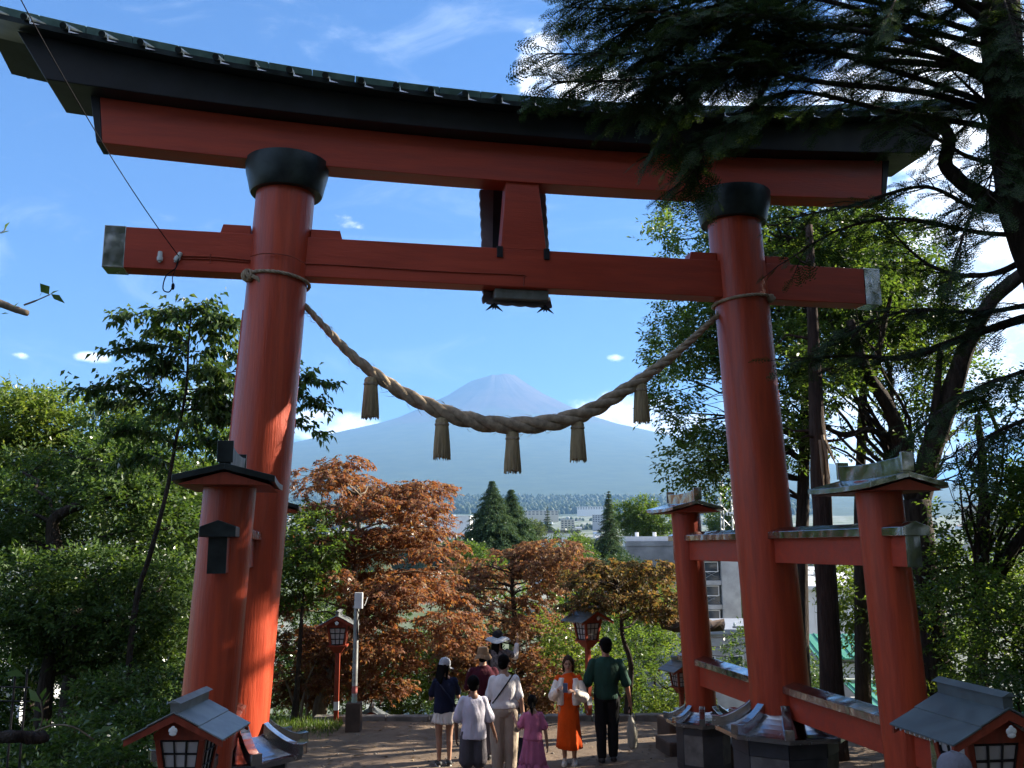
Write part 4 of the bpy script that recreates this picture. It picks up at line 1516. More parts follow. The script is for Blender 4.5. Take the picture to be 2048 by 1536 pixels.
        ft = Vector((cx, Y, float(hill_z(cx, Y))))
        top = max(b[2] for b in bl)
        tree('broadleaf_tree', ft, [ft, Vector((cx + .1, Y, (top + ft.z) / 2)), Vector((cx, Y, top - .4))], bl, m, BARKD, lab, seed=160 + i, r0=.12, r1=.04, n=nn, k=8, leafL=.13, leafW=.06, slen=.32, hole=.12, twigs=2, limb_r=.03)
    # twig with a few big leaves at the left edge
    b0 = at(-60, 590, 7.5)
    T = thing('leafy_twig', b0, 0, 'bare brown twig end with a few large leaves at the left edge', 'branch')
    MB().tube(spline([at(-60, 585, 7.5) - b0, at(0, 607, 7.5) - b0, at(30, 618, 7.5) - b0, at(55, 627, 7.5) - b0], 5), [.034] * 6 + [.03] * 6 + [.026] * 4, 9, wob=.2).build('stem', BARKL, T, 'all')
    MB().tube(spline([at(48, 610, 7.5) - b0, at(70, 602, 7.5) - b0, at(100, 589, 7.45) - b0], 5), [.008] * 6 + [.005] * 5, 6).build('side_twig', BARKL, T, 'all')
    MB().tube(spline([at(-40, 480, 7.5) - b0, at(0, 466, 7.5) - b0, at(12, 458, 7.5) - b0], 5), .004, 5).build('side_twig', BARKL, T, 'all')
    for (x0, y0, x1, y1, w) in ((98, 589, 80, 566, 20), (102, 588, 130, 606, 13), (98, 590, 118, 580, 6), (80, 592, 84, 584, 5), (-2, 610, -8, 590, 10), (25, 618, 38, 604, 5), (8, 462, 20, 443, 11), (0, 468, 20, 461, 5), (2, 628, 18, 626, 4)):
        a, b = at(x0, y0, 7.45) - b0, at(x1, y1, 7.4) - b0
        V, F = leaf_geo([a], [b - a], [(0, -1, .5)], [(b - a).length], [w / FPX * 7.45 * 1.05], .02)
        lm = fast_mesh('leaf', V, F)
        lm.materials.append(G_CHERRY)
        put('leaf', lm, T)
    # foreground sprig and log, lower left
    b0 = at(-80, 1480, 8.0)
    T = thing('leafy_branch', b0, 0, 'mossy grey branch with bright large leaves in the bottom left corner', 'branch')
    MB().tube(spline([at(-80, 1470, 8) - b0, at(-20, 1476, 8) - b0, at(30, 1471, 8) - b0, at(66, 1478, 8.1) - b0, at(92, 1474, 8.2) - b0], 5), [.05, .056, .05, .052, .06, .05, .055, .05, .046, .05, .052, .05, .044, .046, .05, .052, .05, .05, .052, .05, .044], 10, wob=.45).build('stem', BARKD, T, 'all')
    MB().tube(spline([at(70, 1462, 8) - b0, at(110, 1450, 7.9) - b0, at(150, 1455, 7.8) - b0, at(188, 1480, 7.8) - b0], 5), .007, 6).build('side_twig', BARKL, T, 'all')
    MB().tube(spline([at(80, 1458, 8) - b0, at(85, 1430, 7.9) - b0, at(80, 1400, 7.9) - b0], 5), .006, 6).build('side_twig', BARKL, T, 'all')
    for (x0, y0, x1, y1, w) in ((82, 1405, 58, 1376, 20), (84, 1400, 92, 1375, 14), (86, 1412, 100, 1385, 14), (84, 1425, 62, 1415, 14), (88, 1440, 57, 1442, 18), (98, 1448, 107, 1432, 14), (138, 1452, 140, 1432, 12), (150, 1452, 165, 1432, 22), (160, 1458, 180, 1440, 18),
                                (180, 1470, 205, 1460, 14), (185, 1476, 228, 1452, 22), (205, 1462, 224, 1470, 12), (20, 1330, 24, 1300, 14), (10, 1345, 50, 1352, 18)):
        a, b = at(x0, y0, 7.85) - b0, at(x1, y1, 7.75) - b0
        V, F = leaf_geo([a], [b - a], [(rng.normal(0, .3), -.6, .8)], [(b - a).length * 1.05], [w / FPX * 7.85], .02)
        lm = fast_mesh('leaf', V, F)
        lm.materials.append(G_MID)
        put('leaf', lm, T)


def build_maples():
    def maple(foot, trunks, poly, n, Y, dY, r, lm, label, seed, nn, bark=BARKL, leafL=.095, **kw):
        bl = poly_blobs(poly, n, Y, dY, r, seed, rz=r * .30, minsep=r * FPX / Y * .42)
        return tree('maple_tree', foot, trunks, bl, lm, bark, label, seed=seed, n=nn, k=8, leafL=leafL, leafW=.034, slen=.24, droop=.28, shell=.1, hole=.30, hs=1.5, lobes=2, flat=True, fan=.9, spread=.9, twigs=4, limb_r=.030, group=None, **kw)
    ft = at(640, 1452, 19.0)
    ft.z = float(hill_z(ft.x, ft.y))
    maple(ft, [ft, at(642, 1400, 19), at(662, 1350, 19), at(690, 1280, 19), at(705, 1180, 19.1), at(715, 1080, 19.2), at(720, 990, 19.3)],
          [(590, 935), (640, 920), (700, 925), (760, 950), (830, 965), (885, 955), (880, 975), (840, 1000), (860, 1040), (925, 1075), (915, 1100), (870, 1120), (900, 1180), (930, 1250), (930, 1285), (860, 1290), (800, 1330), (810, 1390), (770, 1380), (700, 1340), (600, 1400), (555, 1380), (560, 1200), (575, 1050)],
          66, 19.2, 1.3, .58, G_MAPLE, 'tall copper red maple left of the path with layered glowing leaves', 31, 6600, r0=.16, r1=.035)
    # second trunk of the same clump, bare lower stems
    ft = at(600, 1448, 18.6)
    ft.z = float(hill_z(ft.x, ft.y))
    T = thing('bare_tree', ft, 0, 'pale bare stems leaning apart at the foot of the tall copper maple', 'tree')
    for i, p in enumerate((((600, 1448), (606, 1400), (620, 1350), (640, 1310)), ((606, 1450), (585, 1400), (575, 1370), (560, 1340)), ((690, 1444), (672, 1420), (660, 1380), (664, 1340)), ((680, 1446), (715, 1405), (740, 1360), (752, 1320)), ((612, 1448), (616, 1390), (600, 1340), (590, 1300)))):
        pts = spline([at(x, y, 18.6 + .1 * i) - ft for x, y in p], 5)
        pts[0].z -= .3
        MB().tube(pts, [.035 - .02 * k / (len(pts) - 1) for k in range(len(pts))], 7, wob=.2, seed=i).build('stem', BARKL, T, 'all')
    ft = at(1035, 1470, 22.5)
    ft.z = float(hill_z(ft.x, ft.y))
    maple(ft, [ft, at(1036, 1400, 22.4), at(1040, 1330, 22.3), at(1030, 1240, 22.3), at(1025, 1160, 22.3), at(1030, 1100, 22.3)],
          [(960, 1110), (1010, 1090), (1060, 1085), (1110, 1090), (1150, 1125), (1150, 1150), (1110, 1180), (1120, 1260), (1150, 1330), (1140, 1400), (1080, 1420), (960, 1400), (900, 1330), (905, 1250), (900, 1150)],
          50, 22.4, 1.3, .62, G_MAPLE2, 'rounder bronze maple behind the group of people in the middle', 32, 5200, r0=.12, r1=.03, bark=BARKD)
    ft = at(1255, 1462, 17.4)
    ft.z = float(hill_z(ft.x, ft.y)) - .05
    maple(ft, [ft, at(1256, 1400, 17.4), at(1262, 1330, 17.4), at(1245, 1270, 17.4), at(1240, 1200, 17.5), at(1225, 1150, 17.6)],
          [(1130, 1150), (1190, 1130), (1260, 1120), (1320, 1140), (1345, 1170), (1340, 1230), (1310, 1250), (1250, 1200), (1180, 1240), (1150, 1190)],
          17, 17.8, 1.1, .40, G_MAPLEG, 'dark stemmed maple with mixed green and rusty leaves right of the man in green', 33, 950, r0=.075, r1=.02, bark=BARKD)
    # green shrubs and small trees filling the slope behind
    for i, (poly, n, Y, m, lab, nn, L) in enumerate((
            ([(1160, 1330), (1230, 1290), (1330, 1280), (1345, 1460), (1260, 1470), (1200, 1440)], 14, 21.0, G_MID, 'green shrub behind the dark stemmed maple', 1300, .085),
            ([(1240, 1170), (1340, 1180), (1350, 1300), (1230, 1300)], 12, 25.0, G_YEL, 'pale green small tree between the maple and the rear right post', 1200, .09),
            ([(740, 1270), (860, 1270), (900, 1330), (880, 1400), (800, 1440), (690, 1430), (700, 1330)], 14, 22.5, G_YEL, 'bright green young tree seen under the tall copper maple', 1300, .10),
            ([(1125, 1260), (1160, 1280), (1165, 1330), (1130, 1360), (1110, 1310)], 6, 20.0, G_YEL, 'small yellow green shrub left of the lantern behind the man in green', 600, .09),
            ([(560, 1060), (640, 1030), (650, 1150), (600, 1180), (555, 1180)], 9, 17.9, G_MID, 'light green tree with long leaves between the left pillar and the copper maple', 650, .11),
            ([(560, 1180), (700, 1180), (720, 1440), (560, 1440)], 14, 23.0, G_DARK, 'dark green tree in the shade behind the tall copper maple', 1500, .10),
            ([(1330, 1270), (1420, 1330), (1440, 1480), (1320, 1500), (1290, 1440)], 12, 19.6, G_YEL, 'sunny shrub with yellowing leaves beside the rear right socket', 900, .075),
            ([(540, 1150), (760, 1120), (900, 1180), (920, 1440), (540, 1440)], 22, 32.0, G_DARK, 'broad dark tree down the slope, seen through the tall copper maple', 2200, .16),
            ([(900, 1140), (1180, 1170), (1340, 1200), (1340, 1420), (900, 1440)], 24, 34.0, G_MID, 'broad green tree down the slope, seen through the middle maple', 2400, .16),
            ([(800, 1330), (1160, 1330), (1170, 1480), (790, 1480)], 16, 27.0, G_DARK, 'dark green thicket low behind the middle maple', 1700, .11))):
        bl = poly_blobs(poly, n, Y, .8, .52 if Y < 30 else .85, 50 + i)
        cx = sum(b[0] for b in bl) / len(bl)
        ft = Vector((cx, Y, float(hill_z(cx, Y))))
        top = max(b[2] for b in bl)
        tree('shrub' if i in (0, 3, 6) else 'broadleaf_tree', ft, [ft, ft + Vector((.05, 0, max(.3, (top - ft.z) * .4))), Vector((cx + .1, Y, max(top - .3, ft.z + .6)))], bl, m, BARKD, lab, 'shrub' if i in (0, 3, 6) else 'tree', seed=60 + i, r0=.07, r1=.02, n=nn, k=8, leafL=L, leafW=L * .42, slen=.25, hole=.22, twigs=3, limb_r=.022)


def build_conifers():
    def conifer(px, ytop, Y, ybase_w, wpx, label, seed, zfoot, n_wh=34, m=G_CON, cat='conifer', group=None, two=None, dens=1.0):
        rng = np.random.default_rng(seed)
        top = at(px, ytop, Y)
        foot = Vector((top.x, Y, zfoot))
        H = top.z - zfoot
        T = thing('conifer', foot, 0, label, cat, group)
        MB().tube([(0, 0, 0), (0, 0, H * .5), (0, 0, H)], [H * .014, H * .009, .02], 8).build('trunk', BARKR, T, True)
        W = wpx / FPX * Y / 2
        zlow = at(px, ybase_w, Y).z - zfoot
        O, A, K = [], [], []
        br = MB()
        for k in range(n_wh):
            t = (k + rng.uniform(0, .6)) / n_wh
            z = H - (H - zlow) * t ** .92
            Lb = W * (.02 + .98 * t ** .9) * rng.uniform(.7, 1.15)
            nb = 9
            kz = .30 + .70 * t ** .7
            for q in range(nb):
                an = rng.uniform(0, 6.283)
                l = Lb * rng.uniform(.6, 1.1)
                d = np.array([math.cos(an), math.sin(an), 0])
                ns = max(4, int(l * 7 * dens))
                tt = np.linspace(.12, 1, ns)
                rise = .25 * l * np.sin(tt * 2.2) - .28 * l * tt ** 2
                P = d[None] * (tt * l)[:, None] + np.array([0, 0, z])[None]
                P[:, 2] += rise
                if q % 2 == 0:
                    br.tube([Vector((0, 0, z)), Vector(P[ns // 2]), Vector(P[-1])], [.03, .02, .008], 4)
                for j in range(ns):
                    for sd in (-1, 1):
                        O.append(P[j])
                        s = np.array([-d[1], d[0], 0]) * sd
                        A.append(d * .7 + s * rng.uniform(.2, .9) + np.array([0, 0, rng.uniform(-.5, .1)]))
                        K.append(kz)
        br.build('branches', BARKR, T)['kind'] = 'stuff'
        O, A = np.array(O), np.array(A)
        sz = .105 * W
        K = np.array(K)
        V, F = sprigs(rng, O, A, np.tile([0, 0, 1.0], (len(O), 1)), 5, .6, np.repeat(sz * 1.1 * K, 5), np.repeat(sz * .30 * K, 5), sz * 1.7 * K, .35)
        leaf_obj('crown', V, F, m, T)
        return T
    zf = -20
    conifer(984, 962, 72, 1105, 150, 'taller spire of the pair of blue green conifers in the valley', 71, zf, 52)
    conifer(1022, 978, 74, 1110, 140, 'shorter right hand conifer of the close pair in the valley', 72, zf, 48)
    conifer(1217, 982, 62, 1145, 90, 'thin pointed conifer standing alone right of the valley view', 73, -19, 54)
    conifer(1095, 1010, 420, 1062, 26, 'tiny distant conifer in the town, left of the white block', 75, -8, 20)
    for i, (poly, n, Y, m, lab, nn, r, L) in enumerate((
            ([(1070, 1110), (1110, 1085), (1170, 1085), (1200, 1120), (1190, 1190), (1090, 1190)], 16, 58, G_MID, 'bushy pale green tree left of the thin conifer', 3000, .8, .16),
            ([(1170, 1140), (1230, 1125), (1290, 1150), (1325, 1190), (1280, 1250), (1170, 1240)], 20, 50, G_CON, 'wide layered pine before the grey concrete building', 3600, .7, .15),
            ([(1240, 1020), (1290, 1005), (1330, 1030), (1340, 1085), (1250, 1090)], 12, 100, G_MID, 'rounded tree above the roof edge of the grey concrete building', 2000, 1.2, .3),
            ([(895, 1105), (960, 1100), (970, 1130), (900, 1140)], 8, 60, G_MID, 'green tree top left of the conifer pair over the maple', 1200, .6, .17),
            ([(1046, 1058), (1065, 1052), (1080, 1066), (1055, 1078)], 6, 200, G_FAR, 'dark rounded tree by the distant white block', 700, 1.6, .45),
            ([(1135, 1090), (1160, 1082), (1165, 1110), (1130, 1110)], 5, 120, G_FAR, 'dark green bush below the distant white block', 700, 1.0, .3),
            ([(1440, 1030), (1475, 1010), (1480, 1080), (1420, 1080)], 10, 160, G_MID, 'green tree behind the radio mast', 1500, 1.6, .4),
            ([(1478, 1170), (1500, 1160), (1510, 1240), (1475, 1250)], 6, 95, G_MID, 'green tree at the right edge of the grey building', 900, .9, .25))):
        bl = poly_blobs(poly, n, Y, r * 1.2, r, 80 + i)
        cx = sum(b[0] for b in bl) / len(bl)
        gz = float(hill_z(cx, Y)) if Y < 130 else -19
        ft = Vector((cx, Y, gz))
        top = max(b[2] for b in bl)
        tree('broadleaf_tree', ft, [ft, Vector((cx, Y, (top + gz) / 2)), Vector((cx, Y, top - r))], bl, m, BARKD, lab, seed=90 + i, r0=.25, r1=.06, n=nn, k=8, leafL=L, leafW=L * .45, slen=L * 2.4, hole=.15, hs=.4, twigs=0, limb_r=.08)


def build_right_trees():
    # ---- broken cedar trunk between main and front sleeve post
    ft = at(1668, 1405, 14.2)
    ft.z = float(hill_z(ft.x, ft.y))
    T = thing('cedar_tree', ft, 0, 'straight reddish cedar trunk with pale split wood behind the right sleeve beams', 'tree trunk')
    pts = spline([ft - ft, at(1664, 1360, 14.2) - ft, at(1650, 1120, 14.2) - ft, at(1640, 950, 14.2) - ft, at(1633, 830, 14.2) - ft, at(1628, 700, 14.2) - ft, at(1622, 560, 14.2) - ft, at(1618, 450, 14.2) - ft], 6)
    MB().tube(pts, [.18 - .13 * (i / (len(pts) - 1)) ** 1.3 for i in range(len(pts))], 14, wob=.16, seed=2).build('trunk', BARKR, T, 'all')
    m = MB()
    rng = random.Random(4)
    for k in range(14):
        y = rng.uniform(480, 900)
        x = 1640 - (900 - y) * .045
        p = at(x, y, 14.2) - ft
        dx = rng.choice((-1, 1)) * rng.uniform(.25, .7)
        m.tube([p, p + Vector((dx * .6, rng.uniform(-.2, .2), rng.uniform(-.05, .12))), p + Vector((dx, rng.uniform(-.3, .3), rng.uniform(-.15, .15)))], [.03, .018, .006], 5, wob=.2)
    m.build('dead_branches', BARKR, T)['kind'] = 'stuff'
    m = MB()
    for x0, y0, x1, y1 in ((1645, 870, 1660, 960), (1650, 880, 1672, 930), (1640, 880, 1648, 985)):
        m.tube([at(x0, y0, 14.0) - ft, at((x0 + x1) / 2, (y0 + y1) / 2, 13.98) - ft, at(x1, y1, 14.0) - ft], [.03, .025, .006], 5)
    m.build('split_wood', SPLINT, T)
    # ---- big tree: thick dark trunk behind the front sleeve, forking, one limb rising to the upper right
    ft = at(1880, 1440, 16.0)
    ft.z = float(hill_z(ft.x, ft.y)) - .3
    bl = poly_blobs([(1560, 560), (1700, 520), (1780, 640), (1700, 780), (1640, 900), (1560, 850)], 14, 16.5, 1.2, .75, 101)
    bl += poly_blobs([(1690, 720), (1850, 700), (1950, 800), (1930, 960), (1850, 900), (1750, 870)], 12, 16.2, 1.4, .62, 102)
    bl += poly_blobs([(1800, 1080), (1880, 1060), (1990, 1120), (2010, 1300), (1900, 1290), (1860, 1180)], 9, 15.0, .8, .5, 103)
    fork = at(1828, 960, 16)

    def extra(T, f, rng):
        fv = Vector(f)
        for pts, r0, r1 in (([(1835, 1010), (1862, 905), (1905, 780), (1935, 690), (1985, 600), (2080, 520)], .20, .10), ([(1832, 1000), (1805, 900), (1780, 820), (1735, 745), (1700, 640)], .17, .07),
                            ([(1830, 985), (1850, 900), (1870, 820), (1880, 700)], .10, .05), ([(1800, 890), (1740, 860), (1690, 870), (1640, 850)], .07, .03), ([(1885, 830), (1925, 810), (1965, 800), (2000, 870)], .06, .03), ([(1745, 760), (1770, 640), (1790, 560)], .06, .03)):
            pp = spline([at(x, y, 16 - .2 * i) - fv for i, (x, y) in enumerate(pts)], 5)
            MB().tube(pp, [r0 + (r1 - r0) * i / (len(pp) - 1) for i in range(len(pp))], 11, wob=.22, seed=5).build('limb', BARKD, T, 'all')
    tree('big_tree', ft, [ft, at(1875, 1400, 16), at(1855, 1250, 16), at(1838, 1100, 16), at(1830, 1000, 16)], bl, G_MID, BARKD, 'big old tree with a thick dark trunk forking behind the front right sleeve post', seed=104, r0=.36, r1=.25, n=5400, k=9, leafL=.105, leafW=.044, slen=.32, hole=.24, limb_r=.05, windows=True, extra=extra)
    # ---- pale leafy tree behind the right main pillar
    bl = poly_blobs([(1340, 440), (1440, 420), (1560, 420), (1600, 600), (1600, 760), (1560, 900), (1480, 970), (1350, 960), (1320, 900), (1390, 840), (1320, 830), (1310, 760), (1370, 700), (1350, 620), (1400, 560), (1330, 500)], 46, 16.6, .9, .52, 105)
    ft = at(1600, 1330, 16.8)
    ft.z = float(hill_z(ft.x, ft.y))
    tree('broadleaf_tree', ft, [ft, at(1602, 1200, 16.8), at(1606, 1000, 16.8), at(1612, 800, 16.8), at(1616, 600, 16.8), at(1614, 430, 16.8)], bl, G_MID, BARKD, 'tall leafy tree with pale rimmed leaves behind the right main pillar', seed=106, r0=.15, r1=.06, n=5600, k=9, leafL=.105, leafW=.04, slen=.30, hole=.28, limb_r=.045, windows=True, outw=.9)
    # ---- slim stems further back
    bl = poly_blobs([(1560, 430), (1800, 430), (1900, 560), (1880, 700), (1650, 640)], 24, 17.4, .8, .58, 107)
    ft = at(1720, 1330, 17.6)
    ft.z = float(hill_z(ft.x, ft.y))
    tree('broadleaf_tree', ft, [ft, at(1720, 1100, 17.6), at(1722, 900, 17.6), at(1728, 700, 17.6), at(1718, 560, 17.6), at(1690, 430, 17.6)], bl, G_DARK, BARKD, 'dark leaved tree with a slim upright stem above the right end of the tie beam', seed=108, r0=.13, r1=.05, n=4600, k=9, leafL=.11, leafW=.044, slen=.32, hole=.24, limb_r=.05, windows=True)
    # ---- sunny low tree behind the sleeve beams
    bl = poly_blobs([(1670, 1120), (1730, 1100), (1790, 1180), (1800, 1330), (1730, 1310), (1680, 1220)], 12, 18.5, .8, .5, 109)
    ft = at(1740, 1420, 18.6)
    ft.z = float(hill_z(ft.x, ft.y))
    tree('shrub', ft, [ft, ft + Vector((0, 0, .8)), at(1740, 1180, 18.6)], bl, G_YEL, BARKD, 'sunlit yellow green shrub seen between the two right sleeve posts', 'shrub', seed=110, r0=.06, n=1000, k=9, leafL=.11, leafW=.045, slen=.3, hole=.25)
    # ---- right edge tree and bright shrubs
    bl = poly_blobs([(1900, 880), (2060, 780), (2140, 900), (2140, 1080), (2000, 1080), (1930, 1030)], 16, 15.0, 1.0, .55, 111)
    ft = at(1955, 1420, 15)
    ft.z = float(hill_z(ft.x, ft.y))

    def extra2(T, f, rng):
        fv = Vector(f)
        for pts, r0, r1 in (([(1958, 1260), (1990, 1170), (2030, 1090), (2100, 1000)], .12, .07), ([(1960, 1200), (1968, 1050), (1965, 930), (1955, 830)], .11, .05)):
            pp = spline([at(x, y, 15) - fv for x, y in pts], 5)
            MB().tube(pp, [r0 + (r1 - r0) * i / (len(pp) - 1) for i in range(len(pp))], 10, wob=.22, seed=7).build('limb', BARKD, T, 'all')
    tree('broadleaf_tree', ft, [ft, at(1955, 1350, 15), at(1958, 1270, 15), at(1960, 1200, 15)], bl, G_MID, BARKD, 'forked dark tree near the right edge behind the slate blue lantern', seed=112, r0=.16, r1=.12, n=2400, k=9, leafL=.10, leafW=.042, slen=.3, hole=.3, windows=True, extra=extra2)
    for i, (poly, n, Y, m, lab, nn, L) in enumerate((
            ([(1880, 1040), (1990, 1080), (2100, 1000), (2100, 1180), (1960, 1200), (1900, 1150)], 14, 19.5, G_YEL, 'bright yellow green tree glowing behind the forked dark tree', 1300, .13),
            ([(1950, 1200), (2120, 1180), (2140, 1420), (1990, 1400), (1930, 1330)], 16, 13.0, G_MID, 'leafy green shrub above the slate blue lantern roof at the right edge', 1500, .085),
            ([(2010, 1400), (2150, 1380), (2150, 1560), (2040, 1560)], 9, 9.5, G_DARK, 'dark shrub in the bottom right corner beside the lantern', 800, .07),
            ([(1800, 1270), (1850, 1270), (1850, 1380), (1800, 1380)], 5, 16.5, G_YEL, 'narrow bright shrub right behind the front right sleeve post', 500, .09),
            ([(1490, 1280), (1560, 1300), (1640, 1330), (1640, 1420), (1500, 1400)], 8, 22.0, G_DARK, 'dark conifer like bush behind the right main pillar foot', 700, .10))):
        bl = poly_blobs(poly, n, Y, .7, .48 if Y < 15 else .6, 120 + i)
        cx = sum(b[0] for b in bl) / len(bl)
        ft = Vector((cx, Y, float(hill_z(cx, Y))))
        top = max(b[2] for b in bl)
        tree('shrub', ft, [ft, ft + Vector((.05, 0, max(.3, (top - ft.z) * .4))), Vector((cx + .1, Y, max(top - .3, ft.z + .6)))], bl, m, BARKD, lab, 'shrub', seed=130 + i, r0=.06, r1=.02, n=nn, k=8, leafL=L, leafW=L * .42, slen=.25, hole=.25, twigs=3, limb_r=.022, windows=i in (0, 3))
    # ---- trees of the grove further right, outside the picture: they shade the plaza
    for i, (x, y, h, r, nn) in enumerate(((11.4, 13.3, 13.5, 2.3, 6400), (12.3, 14.9, 13.5, 2.3, 9600), (10.0, 8.2, 11.5, 2.2, 4200), (14.5, 12.8, 15.0, 2.6, 5000), (7.9, 4.6, 10.5, 2.0, 1800), (9.8, 11.0, 9.0, 1.6, 3600), (15.5, 8.0, 13, 2.6, 2200))):
        rng = random.Random(200 + i)
        gz = float(hill_z(x, y))
        bl = []
        for k in range(26):
            a, t = rng.uniform(0, 6.283), rng.uniform(.12, 1)
            rr = r * (1 - .5 * max(0, t - .5)) * rng.uniform(.3, 1)
            q = rng.uniform(.7, 1.1)
            bl.append((x + rr * math.cos(a), y + rr * math.sin(a), gz + h * t, q, q, q * .7))
        tree('broadleaf_tree', (x, y, gz), [(x, y, gz), (x + .1, y, gz + h * .4), (x, y + .1, gz + h * .9)], bl, G_DARK, BARKD, ('grove tree just beyond the right edge, %s' % ('level with the gate', 'behind the gate', 'nearest the lantern', 'outermost and tallest', 'closest to the steps', 'smaller one leaning to the gate', 'outer one by the steps')[i]), 'tree', 'grove trees beyond the right edge', seed=210 + i, r0=.25, r1=.05, n=nn // 2, k=7, leafL=.29, leafW=.14, slen=.6, hole=.2, hs=.6, twigs=0, limb_r=.06, windows=True)


def build_hill_grove():
    # the wooded hill behind and beside the camera: out of the picture, but it keeps the gate in shade
    r = random.Random(400)
    words = ('first', 'second', 'third', 'fourth', 'fifth', 'sixth', 'seventh', 'eighth', 'ninth', 'tenth', 'eleventh', 'twelfth', 'thirteenth', 'fourteenth')
    for i, (x, y, h, rad) in enumerate(((-3.0, -9.5, 12.5, 3.4), (1.8, -8.5, 12.5, 3.4), (6, -6.5, 13, 3.2), (10.5, -1.5, 14, 3.0), (11, -10, 17, 3.6), (14, 3, 14, 3.0), (-8, -12, 14, 3.4), (3.2, -13, 17, 3.6), (-2, -15, 18, 3.8))):
        gz = float(hill_z(x, y))
        bl = []
        for k in range(26):
            a, t = r.uniform(0, 6.283), r.uniform(.1, 1)
            rr = rad * (1 - .5 * max(0, t - .5)) * r.uniform(.2, 1)
            q = r.uniform(.9, 1.4)
            bl.append((x + rr * math.cos(a), y + rr * math.sin(a), gz + h * t, q, q, q * .8))
        tree('broadleaf_tree', (x, y, gz), [(x, y, gz), (x + .1, y, gz + h * .4), (x, y + .1, gz + h * .9)], bl, G_DARK, BARKD, 'dark hillside tree behind the viewer, %s one along the slope' % words[i], 'tree', 'hillside trees behind the viewer', seed=410 + i, r0=.28, r1=.05, n=1000, k=6, leafL=.50, leafW=.22, slen=.7, hole=.1, hs=.5, twigs=0, limb_r=.06)


# ---- near fir: limbs, side branches and flat needle fronds
def frond_proto(rng, L=.34):
    """needle triangles of one frond lying in the xy plane, tip along +x"""
    tri = []

    def twig(o, d, l, step=.034, nl=.034):
        s = np.array([-d[1], d[0], 0])
        nn = max(3, int(l / step))
        for i in range(nn):
            p = o + d * (l * (i + .5) / nn)
            for sd in (-1, 1):
                q = nrm(d * .55 + s * sd + np.array([0, 0, rng.uniform(-.1, .35)]))
                ln = nl * rng.uniform(.8, 1.15) * (1 - .35 * i / nn)
                w = d * .0085
                tri.append([p - w, p + w, p + q * ln])
        # wood of the twig as a thin sliver
        tri.append([o - s * .003, o + s * .003, o + d * l])
    x = np.array([1.0, 0, 0])
    twig(np.zeros(3), x, L)
    n = 6
    for i in range(n):
        t = .12 + .74 * i / n
        l = L * (.52 - .36 * t)
        for sd in (-1, 1):
            d = nrm(np.array([.72, sd * .72, rng.uniform(-.08, .08)]))
            twig(x * (L * (t + (.03 if sd > 0 else 0))), d, l * rng.uniform(.8, 1.15))
    return np.array(tri)          # (n,3,3)


